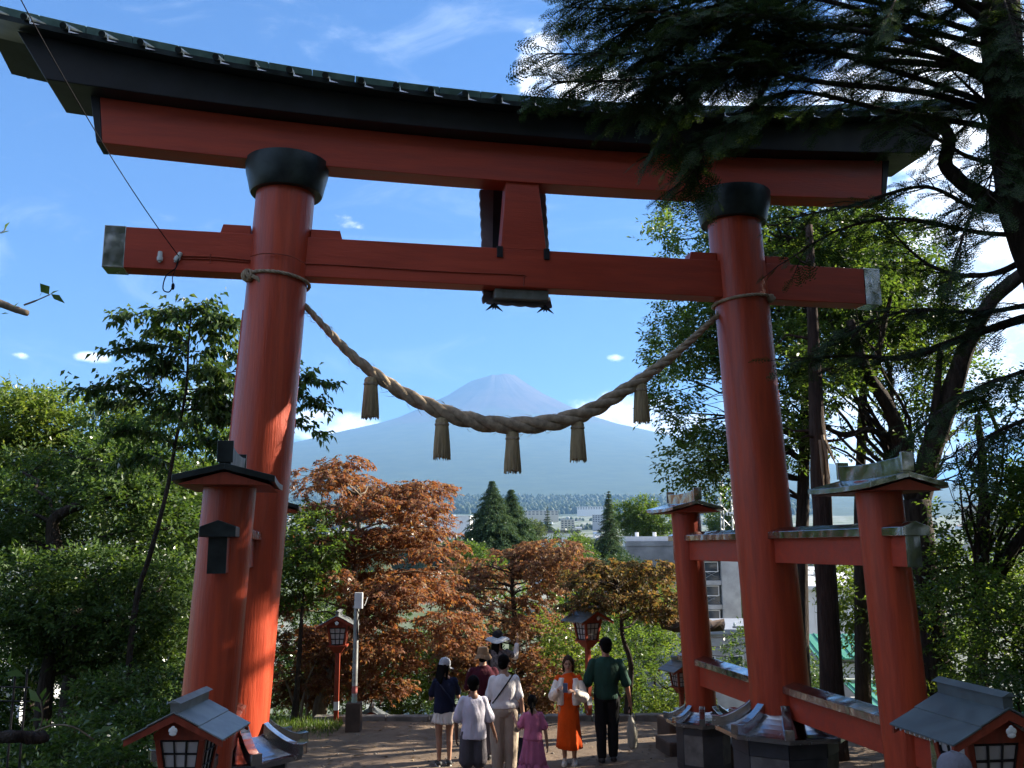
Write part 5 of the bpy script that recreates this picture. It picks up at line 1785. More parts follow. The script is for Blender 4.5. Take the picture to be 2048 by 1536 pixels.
def build_fir():
    rng = np.random.default_rng(303)
    Yt = 8.8
    foot = at(2230, 1500, Yt)
    foot.z = float(hill_z(foot.x, foot.y)) - .2
    T = thing('fir_tree', foot, 0, 'large dark fir whose needle boughs sweep in from the upper right across the gate roof', 'tree')
    tr = [foot, at(2220, 1300, Yt), at(2180, 900, Yt), at(2110, 600, Yt), at(2050, 420, Yt), at(2018, 250, Yt), at(2005, 80, Yt), at(1995, -150, Yt), at(1990, -420, Yt)]
    tp = spline([p - foot for p in tr], 5)
    MB().tube(tp, [.30 - .15 * i / (len(tp) - 1) for i in range(len(tp))], 14, wob=.2, seed=3).build('trunk', BARKD, T, 'all')
    limbs = [  # pixel path, depths, radius, frond density
        ([(2010, 200), (1900, 165), (1750, 110), (1560, 50), (1350, 20), (1130, 15)], (8.8, 8.2), .045, 1.2),
        ([(2010, 180), (1850, 90), (1650, 40), (1450, 60), (1270, 70), (1080, 62)], (8.8, 8.0), .04, 1.3),
        ([(2015, 240), (1850, 180), (1650, 140), (1450, 130), (1280, 150), (1110, 158)], (8.8, 7.9), .04, 1.3),
        ([(2000, 60), (1800, -30), (1500, -60), (1300, -30), (1160, 0)], (8.8, 8.3), .045, 1.2),
        ([(2000, 20), (1700, -40), (1400, 0), (1230, 50)], (8.8, 8.6), .04, 1.2),
        ([(2010, 140), (1720, 80), (1520, 90), (1380, 150), (1270, 200)], (8.8, 8.5), .035, 1.2),
        ([(2005, 100), (1800, 50), (1600, 60), (1450, 110), (1350, 130)], (8.8, 8.9), .035, 1.1),
        ([(2015, 220), (1800, 140), (1600, 100), (1420, 150), (1300, 205)], (8.8, 8.4), .035, 1.2),
        ([(2020, 260), (1800, 190), (1600, 160), (1460, 220), (1360, 290)], (8.8, 8.6), .035, 1.2),
        ([(1560, 120), (1480, 220), (1420, 300), (1385, 365)], (8.5, 8.6), .02, .9),
        ([(1500, 100), (1420, 190), (1350, 250), (1310, 300)], (8.4, 8.5), .02, .9),
        ([(2010, 160), (1750, 50), (1550, 0), (1380, 50), (1240, 140)], (8.8, 8.3), .035, 1.3),
        ([(2005, 80), (1750, 0), (1500, -10), (1320, 30), (1200, 110)], (8.8, 8.8), .035, 1.3),
        ([(2020, 330), (1950, 290), (1850, 250), (1760, 240)], (8.8, 8.6), .03, .6),
        ([(2005, 60), (1930, 20), (1850, 30), (1720, 60)], (8.8, 9.3), .035, .8),
        ([(2010, 120), (1940, 110), (1860, 140), (1760, 180)], (8.8, 9.2), .03, .8),
        ([(2010, -20), (1900, -60), (1800, -20), (1700, 30)], (8.8, 9.4), .03, .8),
        ([(2030, 60), (2060, 120), (2120, 160)], (8.8, 8.6), .03, .8),
        ([(2010, 90), (1960, 60), (1990, 130), (2030, 190)], (8.7, 8.1), .02, .9),
        ([(2015, 180), (1970, 200), (1980, 290), (2010, 350)], (8.7, 8.2), .02, .9),
        ([(2000, -20), (2030, 30), (2050, 110)], (8.7, 8.1), .02, .9),
        ([(2060, 440), (1960, 410), (1900, 345), (1852, 275), (1845, 220)], (8.8, 9.0), .085, .12),
        ([(2055, 430), (1950, 400), (1850, 395), (1700, 400), (1600, 440)], (8.8, 9.4), .032, .5),
        ([(2080, 470), (1960, 480), (1820, 455), (1680, 470), (1580, 500)], (8.8, 9.6), .032, .5),
        ([(2090, 500), (1980, 560), (1860, 510), (1740, 430)], (8.8, 9.7), .04, .5),
        ([(2120, 620), (2048, 636), (1950, 662), (1840, 692), (1720, 705), (1640, 715), (1590, 730)], (8.9, 10.0), .06, .7),
        ([(2110, 600), (1960, 640), (1820, 640), (1740, 660), (1640, 690)], (8.9, 9.9), .03, .8),
        ([(2150, 720), (2030, 760), (1930, 800), (1850, 830)], (8.9, 9.0), .03, .7),
        ([(2160, 800), (2060, 830), (1990, 870), (1950, 930)], (8.9, 9.0), .03, .6),
        ([(2025, 250), (1960, 180), (1900, 150)], (8.8, 8.2), .03, .8),
        ([(2030, 310), (1990, 330), (1930, 450), (1880, 560)], (8.8, 8.5), .025, .6),
        ([(2000, 0), (1950, -40), (1860, -40), (1780, 10)], (8.8, 8.0), .03, .8),
    ]
    protos = [frond_proto(rng) for _ in range(4)]
    O, D, U, S = [], [], [], []
    sub = MB()
    for path, (ya, yb), r, dens in limbs:
        n = len(path)
        W = [at(x, y, ya + (yb - ya) * i / (n - 1)) - foot for i, (x, y) in enumerate(path)]
        for q in range(1, len(W)):
            W[q] += Vector(rng.normal(0, .07, 3))
        P = spline(W, 8)
        MB().tube(P, [r + (.008 - r) * (i / (len(P) - 1)) ** .9 if dens > .2 else r * (1.1 - .5 * i / (len(P) - 1)) for i in range(len(P))], 9, wob=.2, seed=int(r * 1000)).build('limb', BARKD, T, 'all')
        L = [0]
        for i in range(1, len(P)):
            L.append(L[-1] + (P[i] - P[i - 1]).length)
        tot = L[-1]
        nb = int(tot * 20 * min(1, dens + .1))
        for b in range(nb):
            s = tot * (.12 + .88 * (b + rng.uniform(0, 1)) / nb)
            if dens > 1 and s < tot * .42 and rng.uniform() < .72:
                continue
            i = min(len(P) - 2, max(0, int(np.searchsorted(L, s)) - 1))
            p = P[i].lerp(P[i + 1], (s - L[i]) / max(1e-6, L[i + 1] - L[i]))
            t = (P[i + 1] - P[i]).normalized()
            h = t.cross(Vector((0, 0, 1))).normalized() * (1 if b % 2 else -1)
            d = (t * rng.uniform(.4, .9) + h * rng.uniform(.35, 1) + Vector((0, 0, rng.uniform(-.35, .15)))).normalized()
            ln = rng.uniform(.25, .75) * (1.1 - .45 * s / tot) * (1 if dens > .4 else .6)
            e = p + d * ln + Vector((0, 0, -.12 * ln))
            if dens < .2 and rng.uniform() < .7:
                continue
            sub.tube([p, p.lerp(e, .5) + Vector((0, 0, .02)), e], [.008, .006, .003], 4)
            nf = max(2, int(ln * 11 * min(1.2, dens + .2)))
            for q in range(nf):
                u = (q + .6) / nf
                pp = p.lerp(e, u)
                sd = h * (1 if q % 2 else -1)
                fd = d * .8 + (d.cross(Vector((0, 0, 1)))) * (.7 if q % 2 else -.7) * (1 - .6 * u) + Vector((0, 0, rng.uniform(-.35, .12)))
                O.append(pp)
                D.append(fd.normalized())
                U.append((Vector((0, 0, 1)) + Vector(rng.normal(0, .3, 3))).normalized())
                S.append(rng.uniform(.5, .9) * (1 if u < .9 else .8))
    sub.build('twigs', BARKD, T)['kind'] = 'stuff'
    O, D, U, S = np.array(O), np.array(D), np.array(U), np.array(S)
    keep = clear_of_windows(O + np.array(foot), .15)
    O, D, U, S = O[keep], D[keep], U[keep], S[keep]
    print('fir fronds', len(O))
    Sd = nrm(np.cross(U, D))
    N = np.cross(D, Sd)
    Vs = []
    for k in range(4):
        sel = np.arange(k, len(O), 4)
        q = protos[k].reshape(-1, 3)
        q = q.copy()
        q[:, 2] -= .9 * q[:, 0] ** 2 * .6
        W = O[sel][:, None] + (D[sel][:, None] * q[None, :, 0:1] + Sd[sel][:, None] * q[None, :, 1:2] + N[sel][:, None] * q[None, :, 2:3]) * S[sel][:, None, None]
        Vs.append(W.reshape(-1, 3))
    V = np.concatenate(Vs)
    F = np.arange(len(V)).reshape(-1, 3)
    leaf_obj('needles', V, F, G_FIR, T)


build_left_trees()
build_maples()
build_conifers()
build_right_trees()
build_hill_grove()
build_fir()
# ---------------------------------------------------------------- buildings near and far
def win(B, M, x, z, w, h, y, frame=FRAMEW, glass=GLASSD, fr=.06, bars=0):
    """window set in a wall facing -y at (x, z); frame with a pane, pane is the sub-part"""
    m = MB()
    for a, b in (((x - w / 2 - fr, y - .05, z - h / 2 - fr), (x + w / 2 + fr, y + .02, z - h / 2)), ((x - w / 2 - fr, y - .05, z + h / 2), (x + w / 2 + fr, y + .02, z + h / 2 + fr)),
                 ((x - w / 2 - fr, y - .05, z - h / 2), (x - w / 2, y + .02, z + h / 2)), ((x + w / 2, y - .05, z - h / 2), (x + w / 2 + fr, y + .02, z + h / 2))):
        m.span(a, b)
    for k in range(bars):
        xx = x - w / 2 + w * (k + 1) / (bars + 1)
        m.span((xx - .03, y - .04, z - h / 2), (xx + .03, y + .015, z + h / 2))
    f = m.build('window', frame, B)
    MB().span((x - w / 2, y - .02, z - h / 2), (x + w / 2, y - .005, z + h / 2)).build('pane', glass, f)
    return f


def build_near_buildings():
    # grey concrete building with a stair tower, right of centre
    Y = 88.0
    a, b = at(1253, 1092, Y), at(1412, 1092, Y)
    zt = a.z
    g = -19.5
    B = thing('concrete_building', (a.x, Y, g), 0, 'stained grey concrete building with a flat roof behind the rear right sleeve post', 'building')
    W, H = b.x - a.x, zt - g
    MB().span((0, 0, 0), (W, 14, H)).build('wall', CONCG, B)
    MB().span((-.1, -.1, H), (W + .1, .35, H + .45)).build('parapet', CONCG, B)
    MB().span((0, .5, H), (4.5, 3, H + .9)).build('roof_hut', FRAMEW, B)
    for x in (1.2, 2.9, 6.2):
        MB().tube([(x, 1.5, H), (x, 1.5, H + 1.3)], .18, 8).build('vent', WHITEP, B)
    # sloping stair outline and its landing
    m = MB()
    m.tube([(2.3, -.05, H - 5.2), (3.9, -.05, H - 3.6), (W, -.05, H - 3.6)], .09, 4)
    m.build('stair_rail', GALV, B)
    MB().span((4.0, -.6, H - 6.4), (W - .01, -.002, H - 6.1)).build('landing', CONC, B)
    MB().span((4.4, -.012, H - 6.0), (W - .2, .1, H - 4.0)).build('dark_opening', mat('teal_netting', (.09, .15, .15), .8), B)
    for k in range(2):
        win(B, None, 1.6 + 2.4 * k, H - 10.5, 1.3, 1.4, 0)
    win(B, None, -0.4 + 1.0, H - 2.9, .5, 1.6, 0)
    # stair tower
    a, b = at(1405, 1100, 80), at(1477, 1100, 80)
    zt2 = at(1440, 1000, 80).z * 0 + at(1440, 1078, 80).z
    Tw = thing('stair_tower', (a.x, 80, g), 0, 'pale concrete stair tower with a column of framed windows beyond the rear right post', 'building')
    W, H = b.x - a.x, zt2 - g
    MB().span((1.55, 0, 0), (W, 6, H)).build('wall', CONC, Tw)
    MB().span((0, .5, 0), (1.55, 6, H)).build('recess_wall', GLASSD, Tw)
    for k in range(7):
        z = H - 1.6 - k * 2.02
        MB().span((0, .12, z - .25), (1.56, .49, z + .12)).build('slab', CONC, Tw)
        win(Tw, None, .72, z - .75, 1.15, .75, .44)
        m = MB()
        m.tube([(.1, .42, z + .25), (1.45, .42, z + .95)], .025, 4)
        m.tube([(1.45, .42, z + .25), (.1, .42, z + .95)], .025, 4)
        m.build('brace', GALV, Tw)
    # long white building with lean-to, between the posts
    Y = 62
    a, b = at(1560, 1250, Y), at(1745, 1250, Y)
    zt = at(1600, 1178, Y).z
    Wb = thing('white_building', (a.x, Y, -18), -.08, 'long white walled building seen between the right main pillar and the front sleeve post', 'building')
    W, H = b.x - a.x, zt + 18
    MB().span((0, 0, 0), (W, 12, H)).build('wall', WHITEW, Wb)
    MB().hexa([(-.3, -.6, H), (W + .3, -.6, H), (W + .3, 12.3, H + .9), (-.3, 12.3, H + .9)], [(-.3, -.6, H + .22), (W + .3, -.6, H + .22), (W + .3, 12.3, H + 1.2), (-.3, 12.3, H + 1.2)]).build('roof', WHITEW, Wb)
    for k in range(4):
        win(Wb, None, 1.0 + 1.9 * k, H - 3.6, 1.3, 1.1, 0)
    for k in range(4):
        MB().span((.4 + k * 1.9, -.12, H - 2.4), (.46 + k * 1.9, -.003, H - .4)).build('downpipe', FRAMEW, Wb)
    # second, nearer white wall with blue shade
    Y = 50
    a, b = at(1380, 1330, Y), at(1560, 1330, Y)
    Wc = thing('white_house', (a.x, Y, -16), .05, 'pale house wall low behind the rear right sleeve post', 'house')
    W, H = b.x - a.x, at(1450, 1268, Y).z + 16
    MB().span((0, 0, 0), (W, 7, H)).build('wall', CONC, Wc)
    MB().span((-.3, -.3, H), (W + .3, 7.3, H + .25)).build('roof', GREYR, Wc)
    for k in range(3):
        win(Wc, None, .9 + 1.5 * k, H - 1.6, .8, .9, 0)
    # pink roofed house
    Y = 84
    a, b = at(1585, 1225, Y), at(1690, 1225, Y)
    P = thing('pink_roof_house', (a.x, Y, -18), .1, 'house with a faded pink roof beyond the long white building', 'house')
    W, H = b.x - a.x, at(1600, 1222, Y).z + 18
    MB().span((0, 0, 0), (W, 8, H)).build('wall', WHITEW, P)
    MB().prism([(-.5, H - .05), (W + .5, H - .05), (W / 2 + .8, H + 1.75), (W / 2 - .8, H + 1.75)], 9, Matrix.Translation((0, 4, 0))).build('roof', PINKR, P)
    # grey tower block behind
    Y = 150
    a, b = at(1575, 1130, Y), at(1640, 1130, Y)
    Q = thing('grey_block', (a.x, Y, -19), .1, 'plain grey block with a slate side between the right main pillar and the cedar trunk', 'building')
    W, H = b.x - a.x, at(1600, 1122, Y).z + 19
    MB().span((0, 0, 0), (W, 9, H)).build('wall', GREYR, Q)
    MB().prism([(-.3, H), (W + .3, H), (W / 2, H + 1.6)], 9.6, Matrix.Translation((0, 4.5, 0))).build('roof', GREYR, Q)
    for k in range(2):
        win(Q, None, 1.4 + 2.2 * k, H - 2.2, 1.1, 1.1, 0)
    # green roofed house, two roofs
    Y = 40
    a, b = at(1690, 1310, Y), at(1790, 1310, Y)
    Gh = thing('green_roof_house', (a.x - .6, Y, -13), -.12, 'grey walled house with ribbed green metal roofs right of the cedar trunk', 'house')
    W = b.x - a.x + 2.2
    z1 = at(1730, 1318, Y).z + 13
    MB().span((0, .8, 0), (W, 6.5, z1)).build('wall', CONC, Gh)
    zr = at(1700, 1268, Y + 4).z + 13

    def ribbed(name, x0, x1, y0, za, y1, zb, n):
        r = MB().hexa([(x0, y0, za - .06), (x1, y0, za - .06), (x1, y1, zb - .06), (x0, y1, zb - .06)], [(x0, y0, za), (x1, y0, za), (x1, y1, zb), (x0, y1, zb)]).build(name, GREENR, Gh)
        for k in range(n):
            x = x0 + (x1 - x0) * (k + .5) / n
            MB().hexa([(x - .025, y0 - .01, za), (x + .025, y0 - .01, za), (x + .025, y1, zb), (x - .025, y1, zb)], [(x - .02, y0 - .01, za + .05), (x + .02, y0 - .01, za + .05), (x + .02, y1, zb + .05), (x - .02, y1, zb + .05)]).build('rib', GREENR, r)
    ribbed('roof', -.5, W + .4, .2, z1 + .02, 4.2, zr, 12)
    for k in range(3):
        win(Gh, None, .75 + 1.15 * k, z1 - .62, .85, .75, .8, frame=mat('dark_frame', (.05, .05, .055), .5), glass=WHITEW, fr=.05)
    z2 = at(1740, 1372, 36).z + 13
    z3 = at(1760, 1432, 32).z + 13
    ribbed('lower_roof', -.2, W + .6, -7.5, z3, -3.0, z2, 16)
    MB().span((-.2, -3.1, z2 - .05), (W + .6, -2.85, z2 + .12)).build('ridge_strip', mat('pale_ridge', (.45, .48, .36), .6), Gh)
    MB().span((0, -7.2, 0), (W + .4, -3.0, z3 - .15)).build('lower_wall', CONC, Gh)
    # houses at the lower left
    for (x0, x1, y0, y1, Y, rm, lab, nm) in ((128, 212, 1398, 1430, 34, GREYR, 'house with a grey roof glimpsed through the branches at lower left', 'grey_roof_house'), (-40, 40, 1330, 1380, 40, WHITEW, 'white wall glimpsed through leaves at the far left edge', 'white_house')):
        a, b = at(x0, y1, Y), at(x1, y0, Y)
        hz = float(hill_z(a.x, Y)) - 1
        h = thing(nm, (a.x, Y, hz), 0, lab, 'house')
        W, H = b.x - a.x, a.z - hz
        MB().span((0, .3, 0), (W, 6, H)).build('wall', WHITEW, h)
        MB().hexa([(-.3, -.3, H), (W + .3, -.3, H), (W + .3, 3, b.z - hz), (-.3, 3, b.z - hz)], [(-.3, -.3, H + .12), (W + .3, -.3, H + .12), (W + .3, 3, b.z - hz + .12), (-.3, 3, b.z - hz + .12)]).build('roof', rm, h)
    # plank of tan trunk and fence posts, lower left
    Fn = thing('wire_fence', at(15, 1450, 11), 0, 'thin grey pipe fence in the shade at the lower left edge', 'fence')
    f0 = Fn.location.copy()
    for x in (-30, 24, 48):
        q = at(x, 1420, 11) - f0
        MB().tube([q + Vector((0, 0, -1.2)), q + Vector((0, 0, .45))], .013, 6).build('post', IRON, Fn)
    for y in (1372, 1400):
        MB().tube([at(-60, y, 11) - f0, at(60, y + 3, 11) - f0], .009, 5).build('rail', IRON, Fn)
    # radio mast
    c = at(1458, 1085, 140)
    Mt = thing('radio_mast', (c.x, 140, -19), 0, 'lattice radio mast with dish antennas above the grey building', 'mast')
    top = at(1458, 962, 140).z + 19
    m = MB()
    for sx in (-1, 1):
        for sy in (-1, 1):
            m.tube([(sx * 1.1, sy * 1.1, 0), (sx * .8, sy * .8, top)], .11, 4)
    m.build('mast_leg', GALV, Mt)
    m = MB()
    for k in range(18):
        z, z2 = top * k / 18, top * (k + 1) / 18
        for sx, sy, ex, ey in ((-1, -1, 1, -1), (1, -1, 1, 1), (1, 1, -1, 1), (-1, 1, -1, -1)):
            q, r = 1.1 - .3 * k / 18, 1.1 - .3 * (k + 1) / 18
            m.tube([(sx * q, sy * q, z), (ex * r, ey * r, z2)], .06, 4)
    m.build('lattice', GALV, Mt)
    for z in (top - 5, top - 8.5, top - 10.5):
        MB().lathe([(.05, -.3), (.75, -.25), (.75, .25), (.05, .3)], (.3, -1.2, z), 12).build('dish', WHITEP, Mt)
    # utility poles and wires in the valley
    tops = []
    for i, (x, y0, y1, Y, lab) in enumerate(((1605, 1140, 1300, 66, 'utility pole before the long white building, nearest the pillar'), (1625, 1175, 1300, 80, 'utility pole with crossarms beside the pink roofed house'), (1500, 1240, 1330, 48, 'short utility pole against the pale house wall'), (894, 1002, 1030, 900, 'thin far pole standing in the town left of the conifers'))):
        t = at(x, y0, Y)
        b = at(x, y1, Y)
        U = thing('power_pole', (t.x, Y, b.z - 4), 0, lab, 'utility pole', 'utility poles in the valley')
        h = t.z - b.z + 4
        MB().tube([(0, 0, 0), (0, 0, h)], [.16, .11] if i < 3 else [.5, .4], 8).build('pole_shaft', CONC, U, True)
        if i < 3:
            for k in range(3):
                MB().span((-.9, -.05, h - .4 - k * .6), (.9, .05, h - .3 - k * .6)).build('crossarm', GALV, U)
            for s in (-.8, 0, .8):
                MB().lathe([(.05, 0), (.07, .1), (.03, .2)], (s, 0, h - .3), 8).build('insulator', CERAM, U)
        tops.append((t, U))
    W = thing('power_lines', at(1500, 1250, 50), 0, 'sagging black power lines strung across the valley at the right', 'power lines', )
    w0 = W.location.copy()
    for i, (pa, pb_) in enumerate((((1380, 1262, 45), (1505, 1245, 48)), ((1380, 1282, 45), (1540, 1262, 48)), ((1380, 1300, 45), (1545, 1280, 48)), ((1500, 1150, 66), (1720, 1185, 66)), ((1500, 1165, 66), (1720, 1205, 66)), ((1500, 1190, 66), (1720, 1215, 66)), ((1560, 1130, 66), (1720, 1150, 66)))):
        a, b = at(*pa) - w0, at(*pb_) - w0
        pts = []
        for k in range(13):
            t = k / 12
            p = a.lerp(b, t)
            p.z -= .5 * 4 * t * (1 - t)
            pts.append(p)
        MB().tube(pts, .022, 4).build('wire', RUBBER, W)


def build_town():
    rng = random.Random(77)
    walls = [mat('bright_town_wall', (.8, .8, .8), .8), mat('cream_wall', (.48, .43, .34), .8), mat('grey_town_wall', (.36, .37, .38), .8)]
    roofs = [GREYR, DARKR, mat('blue_roof', (.14, .2, .3), .55), mat('brown_roof', (.2, .12, .08), .6), mat('pale_roof', (.5, .5, .5), .5)]
    labels = ['small far house with a grey roof in the hazy town', 'small far house with a dark roof in the hazy town', 'small far house with a blue roof in the hazy town', 'small far house with a brown roof in the hazy town', 'small far house with a pale roof in the hazy town']
    protos = []
    for k in range(15):
        w, d, h = rng.uniform(9, 15), rng.uniform(8, 11), rng.uniform(5, 7)
        r = k % 5
        m = MB()
        m.span((-w / 2, -d / 2, -6), (w / 2, d / 2, h))
        if k % 4 == 3:
            m.add([Vector((-w / 2 - .5, -d / 2 - .5, h)), Vector((w / 2 + .5, -d / 2 - .5, h)), Vector((w / 2 + .5, d / 2 + .5, h)), Vector((-w / 2 - .5, d / 2 + .5, h)), Vector((-w / 4, 0, h + 2.6)), Vector((w / 4, 0, h + 2.6))],
                  [(0, 1, 5, 4), (1, 2, 5), (2, 3, 4, 5), (3, 0, 4), (3, 2, 1, 0)], 1)
        else:
            m.prism([(-d / 2 - .6, h), (d / 2 + .6, h), (0, h + 2.5)], w + 1, Matrix.Rotation(math.pi / 2, 4, 'Z'), 1)
        me = m.mesh('house')
        me.materials.append(walls[k % 3])
        me.materials.append(roofs[r])
        protos.append((me, r))
    n = 0
    while n < 270:
        Y = 10 ** rng.uniform(math.log10(420), math.log10(3900))
        px = rng.uniform(560, 1500) if rng.random() < .9 else rng.uniform(1850, 2040)
        x = (px - 1024) / FPX * Y
        z = float(far_z(np.array(x), np.array(Y))[0])
        if Y < 700 and abs(x) > 160:
            continue
        me, r = protos[rng.randrange(15)]
        o = bpy.data.objects.new('house', me)
        COL.objects.link(o)
        o.location = (x, Y, z + 1)
        o.rotation_euler = (0, 0, rng.choice((0, math.pi / 2)) + rng.uniform(-.3, .3))
        s = rng.uniform(.8, 1.25)
        o.scale = (s, s, s)
        tag(o, labels[r], 'house', ('grey roofed far houses', 'dark roofed far houses', 'blue roofed far houses', 'brown roofed far houses', 'pale roofed far houses')[r])
        n += 1
    # larger blocks one can tell apart
    for (px, pyt, Y, w, d, h, m, rm, lab, storeys) in ((912, 1034, 700, 24, 16, 14, WHITEW, WHITEW, 'plain white block left of the conifer pair, largest in the town', 3), (1078, 1022, 2300, 95, 20, 17, walls[1], roofs[4], 'long low cream building across the far town', 3), (1113, 1066, 260, 12, 9, 8, WHITEW, DARKR, 'white house with a dark roof below the far town, right of the conifers', 2),
                                                      (880, 1016, 2600, 40, 20, 16, WHITEW, WHITEW, 'small white hall at the far left of the town', 2), (1180, 1014, 2500, 70, 24, 15, WHITEW, roofs[4], 'long white hall right of the town centre', 2), (1995, 1015, 520, 34, 15, 12, walls[1], roofs[3], 'tan building far off at the right edge between the tree trunks', 3), (1135, 1040, 1500, 22, 14, 18, walls[1], roofs[4], 'small cream block in the middle of the town', 4), (1200, 1030, 1800, 30, 14, 20, walls[2], roofs[4], 'grey block right of the town centre', 4)):
        p = at(px, pyt, Y)
        B = thing('town_block', (p.x, Y, p.z - h), rng.uniform(-.15, .15), lab, 'building')
        MB().span((-w / 2, -d / 2, -10), (w / 2, d / 2, h)).build('wall', m, B)
        MB().span((-w / 2 - .4, -d / 2 - .4, h), (w / 2 + .4, d / 2 + .4, h + .7)).build('roof', rm, B)
        nb = max(3, int(w / 5))
        if lab.startswith('plain'):
            continue
        for s in range(storeys):
            for k in range(min(nb, 10)):
                x = -w / 2 + w * (k + .5) / min(nb, 10)
                MB().span((x - w / min(nb, 10) * .3, -d / 2 - .06, h - 1.2 - s * 3.4 - 1.6), (x + w / min(nb, 10) * .3, -d / 2 + .05, h - 1.2 - s * 3.4)).build('window', GLASSD, B)
    # tree belts between the houses, one mass each; the far forest
    r2 = np.random.default_rng(5)
    pts, sz = [], []
    for k in range(170):
        Y = 10 ** r2.uniform(math.log10(300), math.log10(4300))
        x = (r2.uniform(480, 1550) - 1024) / FPX * Y
        m = r2.integers(3, 22)
        q = np.stack([x + r2.normal(0, Y * .012, m), Y + r2.normal(0, Y * .01, m)], -1)
        pts.append(q)
        sz.append(r2.uniform(3, 7.5, m))
    q, s = np.concatenate(pts), np.concatenate(sz)

    def masses(name, q, s, label_m):
        z = far_z(q[:, 0], q[:, 1])[0]
        # each a rough eight-sided crown
        base = []
        for zz, rr in ((-.7, .9), (.45, .85), (1.15, .15)):
            for j in range(6):
                a = 6.283 * j / 6
                base.append((rr * math.cos(a), rr * math.sin(a), zz))
        base = np.array(base)
        V = base[None] * s[:, None, None] * r2.uniform(.75, 1.25, (len(q), len(base), 1)) + np.stack([q[:, 0], q[:, 1], z + s * .6], -1)[:, None]
        F = []
        for i in range(2):
            for j in range(6):
                F.append((i * 6 + j, i * 6 + (j + 1) % 6, (i + 1) * 6 + (j + 1) % 6, (i + 1) * 6 + j))
        F = np.array(F)
        Fa = (F[None] + (np.arange(len(q)) * len(base))[:, None, None]).reshape(-1, 4)
        me = fast_mesh(name, V.reshape(-1, 3), Fa)
        me.materials.append(G_FAR)
        tag(put(name, me), kind='stuff')
    masses('town_trees', q, s, None)
    Y = r2.uniform(4100, 6300, 4200)
    x = (r2.uniform(430, 1620, 4200) - 1024) / FPX * Y
    masses('far_forest', np.stack([x, Y], -1), r2.uniform(11, 20, 4200), None)


build_near_buildings()
build_town()
# ---------------------------------------------------------------- people
SKIN = mat('skin', (0.42, 0.24, 0.165), 0.5, var=0.06, spec=.35)
HAIRB = mat('black_hair', (0.006, 0.005, 0.005), 0.75, spec=.06, var=.4, vscale=30, bump=.5, bscale=60, stretch=(6, 6, .6), bdist=.004)
HAIRBR = mat('brown_hair', (0.05, 0.026, 0.016), 0.7, spec=.1, var=.4, vscale=30, bump=.5, bscale=60, stretch=(6, 6, .6), bdist=.004)


def cloth(name, col, var=.12, rough=.85):
    return mat(name, col, rough, spec=.2, var=var, vscale=6, bump=.8, bscale=9, stretch=(1.6, 1.6, .8), bdist=.02)


def blend(mb, voxel, name, m, parent, smooth=3, fold=0.0, seed=0):
    """union of the closed shapes as one continuous surface"""
    me = mb.mesh(name + '_raw')
    tmp = bpy.data.objects.new(name + '_raw', me)
    COL.objects.link(tmp)
    r = tmp.modifiers.new('r', 'REMESH')
    r.mode, r.voxel_size, r.use_smooth_shade = 'VOXEL', voxel, True
    s = tmp.modifiers.new('s', 'SMOOTH')
    s.factor, s.iterations = .5, smooth
    dc = tmp.modifiers.new('d', 'DECIMATE')
    dc.ratio = .34
    dg = bpy.context.evaluated_depsgraph_get()
    out = bpy.data.meshes.new_from_object(tmp.evaluated_get(dg))
    bpy.data.objects.remove(tmp)
    bpy.data.meshes.remove(me)
    out.name = name
    n = len(out.vertices)
    if fold:
        co = np.empty(n * 3, np.float32)
        no = np.empty(n * 3, np.float32)
        out.vertices.foreach_get('co', co)
        out.vertices.foreach_get('normal', no)
        co, no = co.reshape(-1, 3), no.reshape(-1, 3)
        a = np_noise(co[:, 0] + .5 * co[:, 1] + .3 * co[:, 2], co[:, 2] * .55 - co[:, 1], 11, seed) + .6 * np_noise(co[:, 0] - co[:, 1], co[:, 2] * .4, 22, seed + 1)
        co = co + no * (fold * a)[:, None]
        out.vertices.foreach_set('co', co.astype(np.float32).ravel())
        out.update()
    out.materials.clear()
    out.materials.append(m)
    out.polygons.foreach_set('use_smooth', [True] * len(out.polygons))
    o = bpy.data.objects.new(name, out)
    COL.objects.link(o)
    o.parent = parent
    return o


def rings(mb, spec, n=20, lean=(0, 0)):
    """spec: (z, rx, ry, cx, cy) elliptical loft"""
    mb.loft([[(s[3] + s[1] * math.cos(2 * math.pi * j / n), s[4] + s[2] * math.sin(2 * math.pi * j / n), s[0]) for j in range(n)] for s in spec])
    return mb


